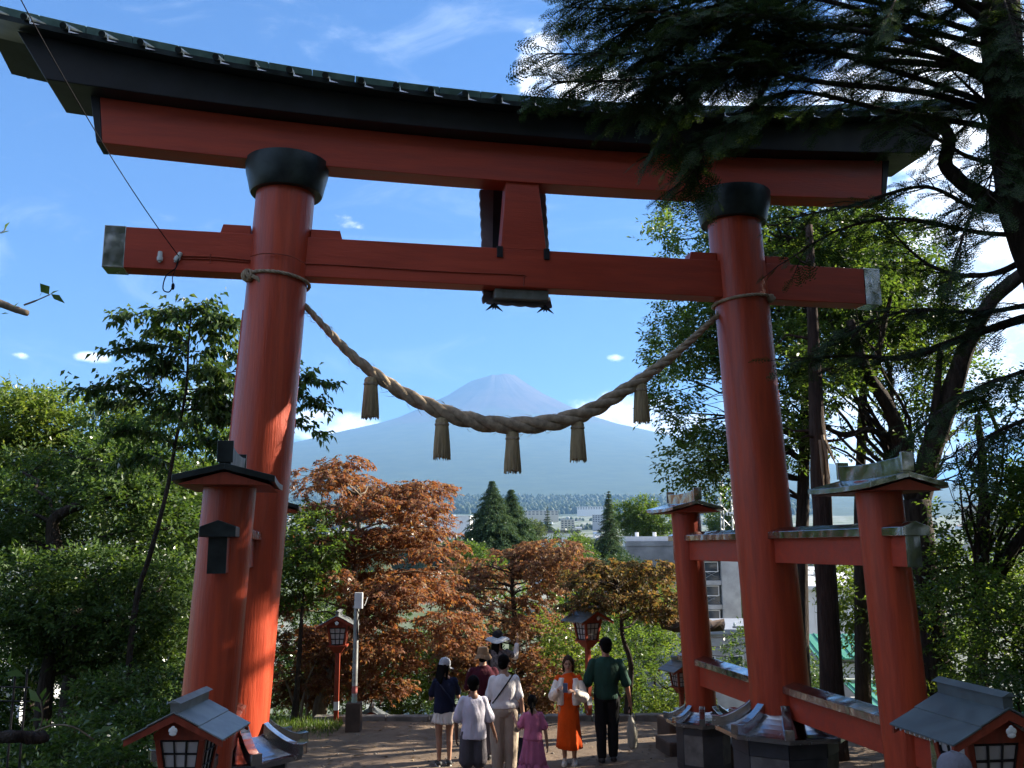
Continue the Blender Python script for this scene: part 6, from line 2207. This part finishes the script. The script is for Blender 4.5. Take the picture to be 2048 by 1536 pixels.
class Person:
    """local frame: faces +y, stands on z = 0"""

    def __init__(s, name_label, px, Y, H, face, shoulders=1.0, hips=1.0, stance=.055, head_turn=0.0, skin=SKIN, z=None, group=None, loc=None, step=(0, 0), bulk=1.0):
        if loc is None:
            p = at(px, 1300, Y)
            loc = Vector((p.x, Y, float(hill_z(p.x, Y)) if z is None else z))
        s.T = thing('person', loc, face, name_label, 'person', group)
        s.H = H
        s.skin = skin
        h = H
        s.sh = .098 * h * shoulders
        s.hp = .055 * h * hips
        s.hips, s.shn, s.bulk = hips, shoulders, bulk
        s.stance = stance * h
        s.j = {}
        for sd, k in ((-1, 'l'), (1, 'r')):
            s.j['hip' + k] = Vector((sd * s.hp, 0, .52 * h))
            yy = step[0] if sd < 0 else step[1]
            s.j['knee' + k] = Vector((sd * (s.hp + s.stance) / 2, .012 * h + yy * .5, .285 * h))
            s.j['ank' + k] = Vector((sd * s.stance, yy, .045 * h))
            s.j['sho' + k] = Vector((sd * s.sh, 0, .795 * h))
            s.arm(k, (sd * .035, -.02, -.185), (sd * .02, .045, -.16))
        s.head_turn = head_turn

    def arm(s, k, up, fore):
        """offsets (of H) shoulder->elbow->wrist"""
        h = s.H
        s.j['elb' + k] = s.j['sho' + k] + Vector(up) * h
        s.j['wri' + k] = s.j['elb' + k] + Vector(fore) * h
        return s

    def hand(s, mb, k, curl=.5, palm_in=None):
        h = s.H
        w, e = s.j['wri' + k], s.j['elb' + k]
        d = (w - e).normalized()
        sd = -1 if k == 'l' else 1
        side = Vector((0, 1, 0)) - d * d.y
        if side.length < .2:
            side = Vector((sd, 0, 0)) - d * d.x
        side.normalize()          # thumb side, forwards
        pn = d.cross(side).normalized() * (1 if k == 'l' else -1)
        pn = pn if pn.dot(Vector((-sd, 0, 0))) > 0 else -pn   # palm normal, towards the body
        L = .052 * h
        mb.cap(w, w + d * L * .3, .0165 * h, .0165 * h, 8)
        for i in range(4):
            o = (i - 1.5) * .0125 * h
            base = w + d * L * .35 - side * o * .8
            k1 = w + d * L - side * o
            mb.cap(base, k1, .0088 * h, .0078 * h, 6)
            fl = (.042, .047, .044, .034)[i] * h
            d1 = (d + pn * curl * .6).normalized()
            k2 = k1 + d1 * fl * .5
            d2 = (d + pn * curl * 1.5).normalized()
            mb.cap(k1, k2, .0072 * h, .0064 * h, 6)
            mb.cap(k2, k2 + d2 * fl * .5, .0064 * h, .0054 * h, 6)
        tb = w + d * L * .25 + side * .014 * h
        t1 = tb + (d * .7 + side * .8 + pn * .3).normalized() * .028 * h
        mb.cap(tb, t1, .009 * h, .0075 * h, 6)
        mb.cap(t1, t1 + (d + side * .2 + pn * .4).normalized() * .024 * h, .0075 * h, .006 * h, 6)

    def body(s, face=True, curl=(.5, .5)):
        h, j = s.H, s.j
        mb = MB()
        b = s.bulk
        rings(mb, [(.50 * h, .075 * h * s.hips * b, .055 * h * b, 0, 0), (.55 * h, .092 * h * s.hips * b, .065 * h * b, 0, -.004 * h), (.62 * h, .077 * h * b, .055 * h * b, 0, 0), (.70 * h, .082 * h * s.shn * b, .058 * h * b, 0, .002 * h), (.765 * h, .090 * h * s.shn * b, .054 * h * b, 0, 0), (.80 * h, .082 * h * s.shn * b, .045 * h * b, 0, -.004 * h), (.825 * h, .06 * h * s.shn, .040 * h, 0, -.004 * h), (.845 * h, .045 * h, .036 * h, 0, -.004 * h)])
        mb.cap((0, -.004 * h, .82 * h), (0, .006 * h, .885 * h), .034 * h, .032 * h, 12)
        for k in 'lr':
            mb.cap(j['sho' + k], j['elb' + k], .029 * h * b, .022 * h, 10)
            mb.cap(j['elb' + k], j['wri' + k], .0225 * h, .0155 * h, 10)
            mb.cap(j['hip' + k], j['knee' + k], .05 * h * s.hips * b, .033 * h * b, 12)
            ca = j['knee' + k].lerp(j['ank' + k], .3) + Vector((0, -.008 * h, 0))
            mb.cap(j['knee' + k], ca, .032 * h * b, .031 * h * b, 10)
            mb.cap(ca, j['ank' + k], .03 * h * b, .019 * h, 10)
            mb.cap(j['ank' + k] - Vector((0, .01, .012 * h)), j['ank' + k] + Vector((0, .075 * h, -.028 * h)), .022 * h, .018 * h, 10)
            s.hand(mb, k, curl[0 if k == 'l' else 1])
        # head
        M = s.headM()
        s.hc = Vector((0, .012 * h, .932 * h))
        mb.ell((0, -.004 * h, .012 * h), (.046 * h, .056 * h, .056 * h), 16, 12, M)
        mb.ell((0, .012 * h, -.025 * h), (.037 * h, .040 * h, .042 * h), 14, 10, M)
        mb.cap(M @ Vector((0, .046 * h, .004 * h)), M @ Vector((0, .060 * h, -.016 * h)), .006 * h, .009 * h, 6)
        for sd in (-1, 1):
            mb.ell((sd * .047 * h, .0, -.006 * h), (.006 * h, .012 * h, .018 * h), 8, 6, M)
        o = blend(mb, .0095 if h > 1.2 else .008, 'body', s.skin, s.T, 3)
        if face:
            for sd in (-1, 1):
                MB().ell((sd * .018 * h, .0505 * h, .002 * h), (.007 * h, .004 * h, .0045 * h), 8, 6, M).build('eye', mat('dark_eye', (.02, .015, .013), .3), s.T, True)
                MB().cap(M @ Vector((sd * .010 * h, .052 * h, .014 * h)), M @ Vector((sd * .027 * h, .046 * h, .014 * h)), .0022 * h, .0018 * h, 6).build('eyebrow', HAIRB, s.T, True)
            MB().ell((0, .0515 * h, -.036 * h), (.013 * h, .004 * h, .005 * h), 8, 6, M).build('mouth', mat('lips', (.36, .12, .10), .45), s.T, True)
        return s

    def headM(s):
        h = s.H
        return Matrix.Translation((0, .010 * h, .932 * h)) @ Matrix.Rotation(s.head_turn, 4, 'Z') @ Matrix.Rotation(getattr(s, 'nod', 0), 4, 'X')

    def shirt(s, m, hem=.5, sleeve=1.0, loose=1.0, neck=.845, name='shirt', fold=.02, slv_r=1.0, flare=0.0, waist=1.0):
        """sleeve: share of the arm covered (1 = upper arm, 2 = to the wrist)"""
        h, j = s.H, s.j
        g = .012 * h * loose
        mb = MB()
        b = s.bulk
        rings(mb, [(hem * h, (.090 + flare) * h * s.hips * b + g, (.062 + flare * .6) * h * b + g, 0, -.003 * h), (hem * h + .03 * h, (.092 + flare * .8) * h * s.hips * b + g, .064 * h * b + g, 0, -.003 * h), (.62 * h, .082 * h * b * waist + g, .058 * h * b + g, 0, 0), (.70 * h, .088 * h * s.shn * b + g, .062 * h * b + g, 0, 0), (.765 * h, .094 * h * s.shn * b + g * .7, .06 * h * b + g * .7, 0, 0), (.80 * h, .088 * h * s.shn + g * .4, .05 * h * b + g * .4, 0, -.004 * h), (.825 * h, .066 * h * s.shn, .042 * h, 0, -.004 * h), (neck * h, .042 * h, .036 * h, 0, -.004 * h)], 24)
        for k in 'lr':
            a, e, w = j['sho' + k], j['elb' + k], j['wri' + k]
            mb.cap(a + Vector((-.004 * h if k == 'r' else .004 * h, 0, 0)), a.lerp(e, min(1, sleeve) * .92), .029 * h * b + g * .4, (.028 * h + g * .6) * slv_r, 12)
            if sleeve > 1:
                mb.cap(e, e.lerp(w, (sleeve - 1) * .95), (.031 * h + g * .6) * slv_r, (.024 * h + g * .5) * slv_r, 12)
        return blend(mb, .011, name, m, s.T, 2, fold, int(h * 100))

    def trousers(s, m, length=1.0, wide=1.0, waist=.60, name='trousers', fold=.016):
        h, j = s.H, s.j
        b = s.bulk
        mb = MB()
        rings(mb, [(.485 * h, .082 * h * s.hips * b, .058 * h * b, 0, -.002 * h), (.53 * h, .099 * h * s.hips * b, .070 * h * b, 0, -.006 * h), (.57 * h, .094 * h * s.hips * b, .066 * h * b, 0, -.004 * h), (waist * h, .084 * h * b, .060 * h * b, 0, 0)], 24)
        for k in 'lr':
            a, kn, an = j['hip' + k], j['knee' + k], j['ank' + k]
            r0, r1, r2 = .058 * h * s.hips * b, .044 * h * wide * b, .036 * h * wide
            if length <= .5:
                mb.cap(a, a.lerp(kn, length * 2), r0, r1 * 1.1, 12)
            else:
                mb.cap(a, kn, r0, r1, 12)
                mb.cap(kn, kn.lerp(an, (length - .5) * 2) + Vector((0, -.004, .02 * h)), r1, r2, 12)
        return blend(mb, .011, name, m, s.T, 2, fold, int(h * 70))

    def skirt(s, m, top, bot, r0, r1, pleat=.08, n=14, name='skirt', cy=0, squash=.72, slit=None):
        h = s.H
        mb = MB()
        N = n * 6
        rs, ins = [], []
        for i in range(9):
            t = i / 8
            z = (top + (bot - top) * t) * h
            r = (r0 + (r1 - r0) * t) * h
            ring = []
            for q in range(N):
                a = 2 * math.pi * q / N
                p = 1 + pleat * t * math.sin(n * a + 1.3 * math.sin(3 * a)) + .03 * math.sin(5 * a + i * .6)
                ring.append((r * p * math.cos(a), cy + r * squash * p * math.sin(a), z + .008 * h * t * math.sin(2 * a + 1)))
            rs.append(ring)
        inner = [[(x * .95, cy + (y - cy) * .95, z) for x, y, z in r] for r in rs[::-1]]
        mb.loft(rs + inner, cap=False)
        o = mb.build(name, m, s.T, 'all')
        return o

    def hair(s, m, long=0.0, bun=False, pony=False, vol=1.0, front=.0):
        h = s.H
        M = s.headM()
        mb = MB()
        mb.ell((0, -.010 * h, .020 * h), (.053 * h * vol, .058 * h * vol, .056 * h * vol), 16, 12, M)
        mb.ell((0, -.026 * h, -.012 * h), (.047 * h * vol, .038 * h * vol, .046 * h), 14, 10, M)
        for sd in (-1, 1):
            mb.cap(M @ Vector((sd * .043 * h, .012 * h, .018 * h)), M @ Vector((sd * .044 * h, .004 * h, -.012 * h)), .012 * h, .008 * h, 6)
        if long:
            for x in (-.034, -.018, 0, .018, .034):
                mb.cap(M @ Vector((x * h, -.036 * h, .0)), M @ Vector((x * h * 1.15, -.052 * h, -long * h * (1 - abs(x) * 2.5))), .024 * h, .012 * h, 8)
            for sd in (-1, 1):
                mb.cap(M @ Vector((sd * .046 * h, -.005 * h, .01 * h)), M @ Vector((sd * .052 * h, .0, -long * .7 * h)), .016 * h, .009 * h, 8)
        if bun:
            mb.ell((0, -.07 * h, -.01 * h), (.024 * h, .024 * h, .022 * h), 10, 8, M)
        if pony:
            mb.cap(M @ Vector((0, -.062 * h, -.004 * h)), M @ Vector((0, -.085 * h, -.05 * h)), .02 * h, .024 * h, 10)
            mb.cap(M @ Vector((0, -.085 * h, -.05 * h)), M @ Vector((.006 * h, -.07 * h, -.14 * h)), .024 * h, .008 * h, 10)
        return blend(mb, .008, 'hair', m, s.T, 2, .006, 3)

    def shoes(s, m, sole=None, sandal=False):
        h, j = s.H, s.j
        for k in 'lr':
            a = j['ank' + k]
            mb = MB()
            mb.cap((a.x, a.y - .022 * h, .026 * h), (a.x * 1.12, a.y + .085 * h, .018 * h), .028 * h, .022 * h, 12)
            if not sandal:
                mb.cap((a.x, a.y - .008 * h, .03 * h), (a.x, a.y + .02 * h, .045 * h), .027 * h, .024 * h, 12)
            sh = blend(mb, .008, 'shoe', m, s.T, 2)
            if sole:
                sm = MB()
                N = 20
                lo, hi = [], []
                for q in range(N):
                    t = 2 * math.pi * q / N
                    x = a.x * 1.06 + .027 * h * math.cos(t) * (1 + .15 * math.sin(t))
                    y = a.y + .034 * h + .082 * h * math.sin(t)
                    lo.append((x, y, .0))
                    hi.append((x, y, .016 * h))
                sm.loft([lo, hi])
                sm.build('sole', sole, sh)
        return s

    def strap(s, m, a, b, r=.009, out=.095):
        """band across the back from one shoulder to the opposite hip"""
        h = s.H
        pts = []
        for i in range(9):
            t = i / 8
            x = a[0] + (b[0] - a[0]) * t
            z = a[1] + (b[1] - a[1]) * t
            y = -math.sqrt(max(.0004, 1 - min(.97, (x / .125) ** 2))) * (out - .018 * (1 - t))
            pts.append((x * h, y * h, z * h))
        return MB().tube(pts, r * h, 6).build('strap', m, s.T, 'all')

    def cap_hat(s, m, brim_m, bucket=False, wide=0.0, back=False):
        h = s.H
        M = s.headM()
        mb = MB()
        prof = [(.060, -.004), (.060, .02), (.056, .045), (.042, .066), (.018, .077), (.002, .079)] if not bucket else [(.062, -.002), (.060, .03), (.054, .062), (.050, .070), (.02, .076), (.002, .077)]
        N = 24
        rs = [[M @ Vector((r * h * .92 * math.cos(2 * math.pi * q / N), -.006 * h + r * h * 1.05 * math.sin(2 * math.pi * q / N), z * h + .012 * h)) for q in range(N)] for r, z in prof]
        mb.loft(rs)
        hat = mb.build('hat', m, s.T, True)
        if bucket or wide:
            w = wide or .085
            pr = [(.058, .008), (w * .8, -.002), (w, -.016 if not wide else -.03), (w, -.019 if not wide else -.034), (.056, .002)]
            rs = [[M @ Vector((r * h * math.cos(2 * math.pi * q / N), -.006 * h + r * h * 1.06 * math.sin(2 * math.pi * q / N), z * h + .012 * h + (.012 * h * math.sin(3 * 2 * math.pi * q / N + 1) * (r / .1) if wide else 0))) for q in range(N)] for r, z in pr]
            MB().loft(rs, cap=False).build('brim', brim_m, hat, True)
        else:
            rs = []
            for t in np.linspace(-1, 1, 9):
                x = t * .052
                y0 = -.006 + math.sqrt(max(0, .062 ** 2 - x * x)) - .012
                y1 = y0 + .012 + .068 * math.sqrt(max(0, 1 - t * t))
                z = .012 - .010 * t * t
                rs.append([M @ Vector((x * h, y0 * h, z * h)), M @ Vector((x * h, y1 * h, (z - .014) * h)), M @ Vector((x * h, y1 * h, (z - .010) * h)), M @ Vector((x * h, y0 * h, (z + .005) * h))])
            MB().loft(rs).build('visor', brim_m, hat, True)
            MB().ell((0, -.006 * h, .092 * h), (.007 * h, .007 * h, .004 * h), 8, 6, M).build('button', brim_m, hat, True)
        return hat


def build_people():
    NAVY = cloth('navy_cloth', (.014, .018, .045))
    WHT = cloth('white_cloth', (.80, .78, .79))
    WHT2 = cloth('cream_knit', (.80, .74, .68))
    BEI = cloth('beige_cloth', (.44, .36, .28))
    MAR = cloth('maroon_cloth', (.065, .010, .020))
    TEE = cloth('pale_lilac_tee', (.72, .69, .80))
    GRY = cloth('grey_cloth', (.11, .10, .115))
    PNK = cloth('pink_cloth', (.52, .16, .29))
    ORG = cloth('orange_cloth', (.72, .085, .008))
    GRN = cloth('green_cloth', (.020, .058, .042))
    BLK = cloth('black_cloth', (.012, .012, .014))
    HATT = cloth('tan_hat_cloth', (.30, .19, .11))
    HATG = cloth('pale_grey_hat', (.42, .44, .47))
    HATB = cloth('black_hat', (.015, .015, .02))
    PLAID = mat('dark_plaid', (.04, .035, .04), .9, var=.5, vscale=22, col2=(.24, .21, .21))
    SHW = mat('white_shoe', (.6, .58, .55), .6)
    SHD = mat('dark_shoe', (.03, .028, .03), .6)
    BAGG = cloth('grey_bag', (.12, .14, .17))
    PHONE = mat('phone_case', (.03, .035, .05), .3)
    g = 'visitors on the plaza'

    # woman in the pale cap, seen from behind, looking right at a phone
    p = Person('woman in a pale cap, navy top and short white skirt holding up a phone', 890, 13.85, 1.46, .25, head_turn=-.95, stance=.05)
    p.nod = -.25
    p.arm('l', (-.03, .05, -.17), (.06, .14, .03)).arm('r', (.05, .06, -.16), (.02, .15, .05))
    p.body(True, (.9, .9))
    p.shirt(NAVY, hem=.50, sleeve=.75, loose=1.5)
    p.skirt(WHT2, .54, .40, .098, .125, .07, 16)
    p.hair(HAIRB, long=.17)
    p.cap_hat(HATG, HATG)
    p.shoes(SHD, SHW)
    MB().box(p.j['wrir'] + Vector((-.01, .07, .05)), (.035, .005, .07), None).build('phone', PHONE, p.T, bevel=.003)
    p.strap(NAVY, (-.09, .80), (.10, .56), .012)
    bag = MB()
    bag.ell((.17, .10, .72), (.07, .05, .085), 12, 8)
    bag.build('shoulder_bag', BAGG, p.T, True)

    # man with the tan bucket hat
    p = Person('man in a tan bucket hat and maroon shirt seen from behind', 966, 14.25, 1.57, .05, shoulders=1.12, bulk=1.12)
    p.arm('l', (-.05, .04, -.17), (.03, .15, -.02)).arm('r', (.05, .05, -.165), (-.03, .15, .0))
    p.body(False, (.8, .8))
    p.shirt(MAR, hem=.49, sleeve=.95, loose=1.4)
    p.trousers(GRY, 1.0, 1.1)
    p.hair(HAIRB)
    p.cap_hat(HATT, HATT, bucket=True, wide=.082)
    p.shoes(SHD, SHD)

    # woman with the wide black and grey sun hat, arm raised
    p = Person('woman in a wide black and grey sun hat and plaid dress, one hand raised', 996, 16.3, 1.63, -.25, head_turn=-.5)
    p.arm('l', (-.04, .04, -.17), (.02, .12, -.05)).arm('r', (.075, .06, -.05), (.012, .03, .15))
    p.body(True, (.6, .3))
    p.shirt(PLAID, hem=.48, sleeve=.6, loose=1.3)
    p.skirt(PLAID, .56, .24, .098, .16, .06, 12, 'dress_skirt')
    for k in 'lr':
        sl = MB()
        a, f, w = p.j['sho' + k], p.j['elb' + k], p.j['wri' + k]
        sl.cap(a.lerp(f, .3), f, .045, .05, 10)
        sl.cap(f, f.lerp(w, .8), .05, .045, 10)
        blend(sl, .011, 'white_sleeve', WHT, p.T, 2, .01)
    p.hair(HAIRB, long=.16)
    p.cap_hat(HATB, HATG, wide=.135)
    p.strap(BLK, (-.08, .82), (-.085, .62), .012, .085)
    p.shoes(SHD, SHD)

    # woman in the white tee and beige trousers, strap across the back
    p = Person('woman in a white tee and beige trousers, black strap across her back', 1008, 13.3, 1.585, .06, hips=1.1, head_turn=-.45, bulk=1.1)
    p.arm('l', (-.045, .02, -.18), (.01, .09, -.13)).arm('r', (.05, -.02, -.18), (.02, .01, -.155))
    p.body(False, (.5, .7))
    p.shirt(WHT, hem=.555, sleeve=.85, loose=1.25)
    p.trousers(BEI, 1.0, 1.35, waist=.615)
    p.hair(HAIRB, bun=True)
    p.strap(BLK, (.075, .84), (-.105, .60), .006)
    MB().box((-.19, .12, .90), (.03, .06, .08)).build('crossbody_bag', BLK, p.T, bevel=.01)
    p.shoes(SHW, SHW)

    # boy in the pale tee
    p = Person('boy in a pale lilac tee and dark grey shorts, his back turned', 947, 12.2, 1.445, .12, head_turn=.05, skin=mat('tan_skin', (.27, .14, .09), .5, var=.06))
    p.arm('l', (-.05, .015, -.175), (.005, .06, -.14)).arm('r', (.05, .03, -.17), (.05, .05, -.13))
    p.body(False, (.5, .4))
    p.shirt(TEE, hem=.475, sleeve=.95, loose=1.5, slv_r=1.2, flare=.006, fold=.02)
    p.trousers(GRY, .47, 1.5)
    p.hair(HAIRB, vol=1.05)
    p.shoes(SHD, SHW)

    # girl in pink
    p = Person('small girl in a pink dress with a dark ponytail holding the woman\'s hand', 1064, 12.6, 1.14, .05, head_turn=-.2)
    p.arm('l', (-.055, .01, -.16), (-.05, .06, .10)).arm('r', (.05, .0, -.18), (.02, .02, -.16))
    p.body(False, (.9, .5))
    p.shirt(PNK, hem=.52, sleeve=.75, loose=1.3, slv_r=1.3, flare=.006)
    p.skirt(PNK, .60, .25, .095, .155, .09, 11, 'dress_skirt')
    p.skirt(PNK, .27, .17, .150, .195, .12, 13, 'dress_hem')
    p.hair(HAIRB, pony=True, vol=1.12)
    p.shoes(SHW, SHW)

    # toddler half hidden
    p = Person('toddler with black hair and white top half hidden beside the girl in pink', 1046, 13.6, .875, .3)
    p.body(False)
    p.shirt(WHT, hem=.5, sleeve=1.0, loose=1.5)
    p.trousers(NAVY, 1.0, 1.2)
    p.hair(HAIRB, vol=1.18)
    p.shoes(SHW, SHW)

    # woman in the orange dress, facing the camera
    p = Person('woman in a long orange dress and white cardigan facing us with a phone', 1136, 13.85, 1.505, math.pi - .12, stance=.045)
    p.nod = -.15
    p.arm('l', (-.045, .035, -.165), (.075, .115, .055)).arm('r', (.045, .035, -.165), (-.05, .125, .075))
    p.body(True, (.9, .9))
    p.shirt(ORG, hem=.50, sleeve=.15, loose=.9, name='dress_top')
    p.skirt(ORG, .60, .155, .088, .125, .05, 9, 'dress_skirt', squash=.8)
    cd = MB()
    for k, sd in (('l', -1), ('r', 1)):
        a, e, w = p.j['sho' + k], p.j['elb' + k], p.j['wri' + k]
        cd.cap(a, e, .045, .072, 14)
        cd.cap(e, e.lerp(w, .86), .080, .052, 14)
        rings(cd, [(.555 * p.H, .062, .125, sd * .108, .0), (.62 * p.H, .062, .13, sd * .104, .0), (.74 * p.H, .060, .128, sd * .100, .0), (.80 * p.H, .05, .095, sd * .090, .0)], 14)
    rings(cd, [(.56 * p.H, .13, .04, 0, -.065), (.70 * p.H, .13, .04, 0, -.062), (.785 * p.H, .115, .04, 0, -.045), (.825 * p.H, .07, .035, 0, -.03)], 18)
    blend(cd, .011, 'cardigan', WHT2, p.T, 2, .016, 4)
    p.hair(HAIRBR, long=.10)
    mid = (p.j['wril'] + p.j['wrir']) / 2
    MB().box(mid + Vector((.01, .045, .05)), (.032, .006, .065), Matrix.Identity(4)).build('phone', mat('blue_phone', (.10, .14, .25), .3), p.T, bevel=.003)
    p.strap(BLK, (.06, .82), (.07, .70), .006)
    p.shoes(SHW, SHW)

    # man in green
    p = Person('tall man in a dark green tee and black trousers carrying a bag', 1211, 14.0, 1.745, .0, shoulders=1.16, head_turn=.35, stance=.05, step=(-.03, .05), skin=mat('ruddy_skin', (.42, .20, .13), .5, var=.06))
    p.arm('l', (-.055, -.015, -.18), (-.005, .055, -.15)).arm('r', (.06, .0, -.18), (.03, .05, -.15))
    p.body(True, (.5, .9))
    p.shirt(GRN, hem=.51, sleeve=.95, loose=1.35, slv_r=1.15, fold=.018)
    p.trousers(BLK, 1.0, 1.1)
    p.hair(HAIRB)
    p.shoes(SHD, SHD)
    bm = MB()
    w = p.j['wrir']
    rings(bm, [(w.z - .62, .04, .10, w.x + .02, w.y), (w.z - .60, .06, .14, w.x + .02, w.y), (w.z - .40, .075, .15, w.x + .02, w.y), (w.z - .26, .05, .12, w.x + .01, w.y), (w.z - .17, .02, .05, w.x, w.y)], 16)
    blend(bm, .012, 'bag', cloth('khaki_bag', (.32, .30, .25)), p.T, 2, .02, 5)
    MB().tube([w + Vector((0, -.03, -.2)), w + Vector((0, .0, -.06)), w + Vector((0, .04, -.2))], .008, 6).build('bag_handle', BLK, p.T)

    # person close by at the bottom right, only the grey cap in frame
    pp = at(1911, 1560, 5.4)
    z = float(hill_z(pp.x, 5.4))
    top = at(1911, 1501, 5.4).z
    p = Person('person in a faded grey cap at the very bottom right, only the cap in view', 1911, 5.4, (top - z) / 1.025, -.9, loc=Vector((pp.x, 5.4, z)))
    p.nod = .1
    p.body(True)
    p.shirt(NAVY, hem=.5, sleeve=1, loose=1.5)
    p.trousers(BEI)
    p.hair(HAIRB)
    p.cap_hat(cloth('faded_grey_cap', (.16, .16, .19)), cloth('faded_grey_cap', (.16, .16, .19)))
    p.shoes(SHD, SHW)


build_people()


# ---------------------------------------------------------------- small litter on the ground
def build_litter():
    rng = np.random.default_rng(9)
    n = 900
    x = rng.uniform(-4.5, 5.5, n)
    y = rng.uniform(9, 17.2, n)
    z = hill_z(x, y) + .05 * np_noise(x, y, 1.1, 1) + .03 * np_noise(x, y, 4.0, 2) + .008
    P = np.stack([x, y, z], -1)
    D = rng.normal(0, 1, (n, 3)) * np.array([1, 1, .06])
    N = np.tile([0, 0, 1.0], (n, 1)) + rng.normal(0, .25, (n, 3))
    V, F = leaf_geo(P, D, N, rng.uniform(.03, .09, n), rng.uniform(.015, .04, n))
    m = leaf_mat('dry_leaf', ((.10, .06, .03), (.2, .13, .07), (.30, .24, .15)), .1, .05)
    me = fast_mesh('leaf_litter', V, F)
    me.materials.append(m)
    tag(put('leaf_litter', me), kind='stuff')
    # pebbles
    n = 700
    x, y = rng.uniform(-4.5, 5.5, n), rng.uniform(9, 17.4, n)
    z = hill_z(x, y) + .05 * np_noise(x, y, 1.1, 1) + .03 * np_noise(x, y, 4.0, 2)
    s = rng.uniform(.008, .03, n)
    base = np.array([(1, 0, 0), (-1, 0, 0), (0, 1, 0), (0, -1, 0), (0, 0, .7), (0, 0, -.7)])
    f = np.array([(0, 2, 4), (2, 1, 4), (1, 3, 4), (3, 0, 4), (2, 0, 5), (1, 2, 5), (3, 1, 5), (0, 3, 5)])
    V = (base[None] * s[:, None, None] * rng.uniform(.6, 1.3, (n, 6, 1)) + np.stack([x, y, z], -1)[:, None]).reshape(-1, 3)
    F = (f[None] + (np.arange(n) * 6)[:, None, None]).reshape(-1, 3)
    me = fast_mesh('gravel', V, F)
    me.materials.append(STONE)
    tag(put('gravel', me), kind='stuff')
    # grass tufts along the left edge of the plaza
    n = 5200
    x = np.concatenate([rng.uniform(-5.4, -3.0, n // 2), rng.uniform(-7, -3.6, n // 2)])
    y = np.concatenate([rng.normal(16.7, .35, n // 2), rng.uniform(11, 17.5, n // 2)])
    z = hill_z(x, y) - .01
    P = np.stack([x, y, z], -1)
    D = np.stack([rng.normal(0, .35, n), rng.normal(0, .35, n), np.ones(n)], -1)
    N = rng.normal(0, 1, (n, 3))
    V, F = leaf_geo(P, D, N, rng.uniform(.06, .16, n), np.full(n, .012))
    me = fast_mesh('grass', V, F)
    me.materials.append(G_MID)
    tag(put('grass', me), kind='stuff')
    # bare bits of broken stick
    r = random.Random(8)
    for i, (px, py, d, l) in enumerate(((712, 1504, 14.8, .25), (718, 1518, 14.4, .16), (1130, 1480, 15.6, .14), (655, 1497, 15.0, .12))):
        p = at(px, py, d)
        zz = float(hill_z(p.x, d)) + .02
        a = r.uniform(-.5, .5)
        o = MB().tube([(-l / 2, 0, .015), (0, .01, .02), (l / 2, 0, .012)], [.012, .016, .009], 6).build('stick', SPLINT)
        o.location = (p.x, d, zz)
        o.rotation_euler = (0, 0, a)
        tag(o, ('longest pale stick on the dirt, left of the group', 'short pale stick just in front of the longest one', 'small pale chip of wood lying near the woman in orange', 'tiny pale stick near the left pillar foot')[i], 'stick', 'sticks on the dirt')


build_litter()
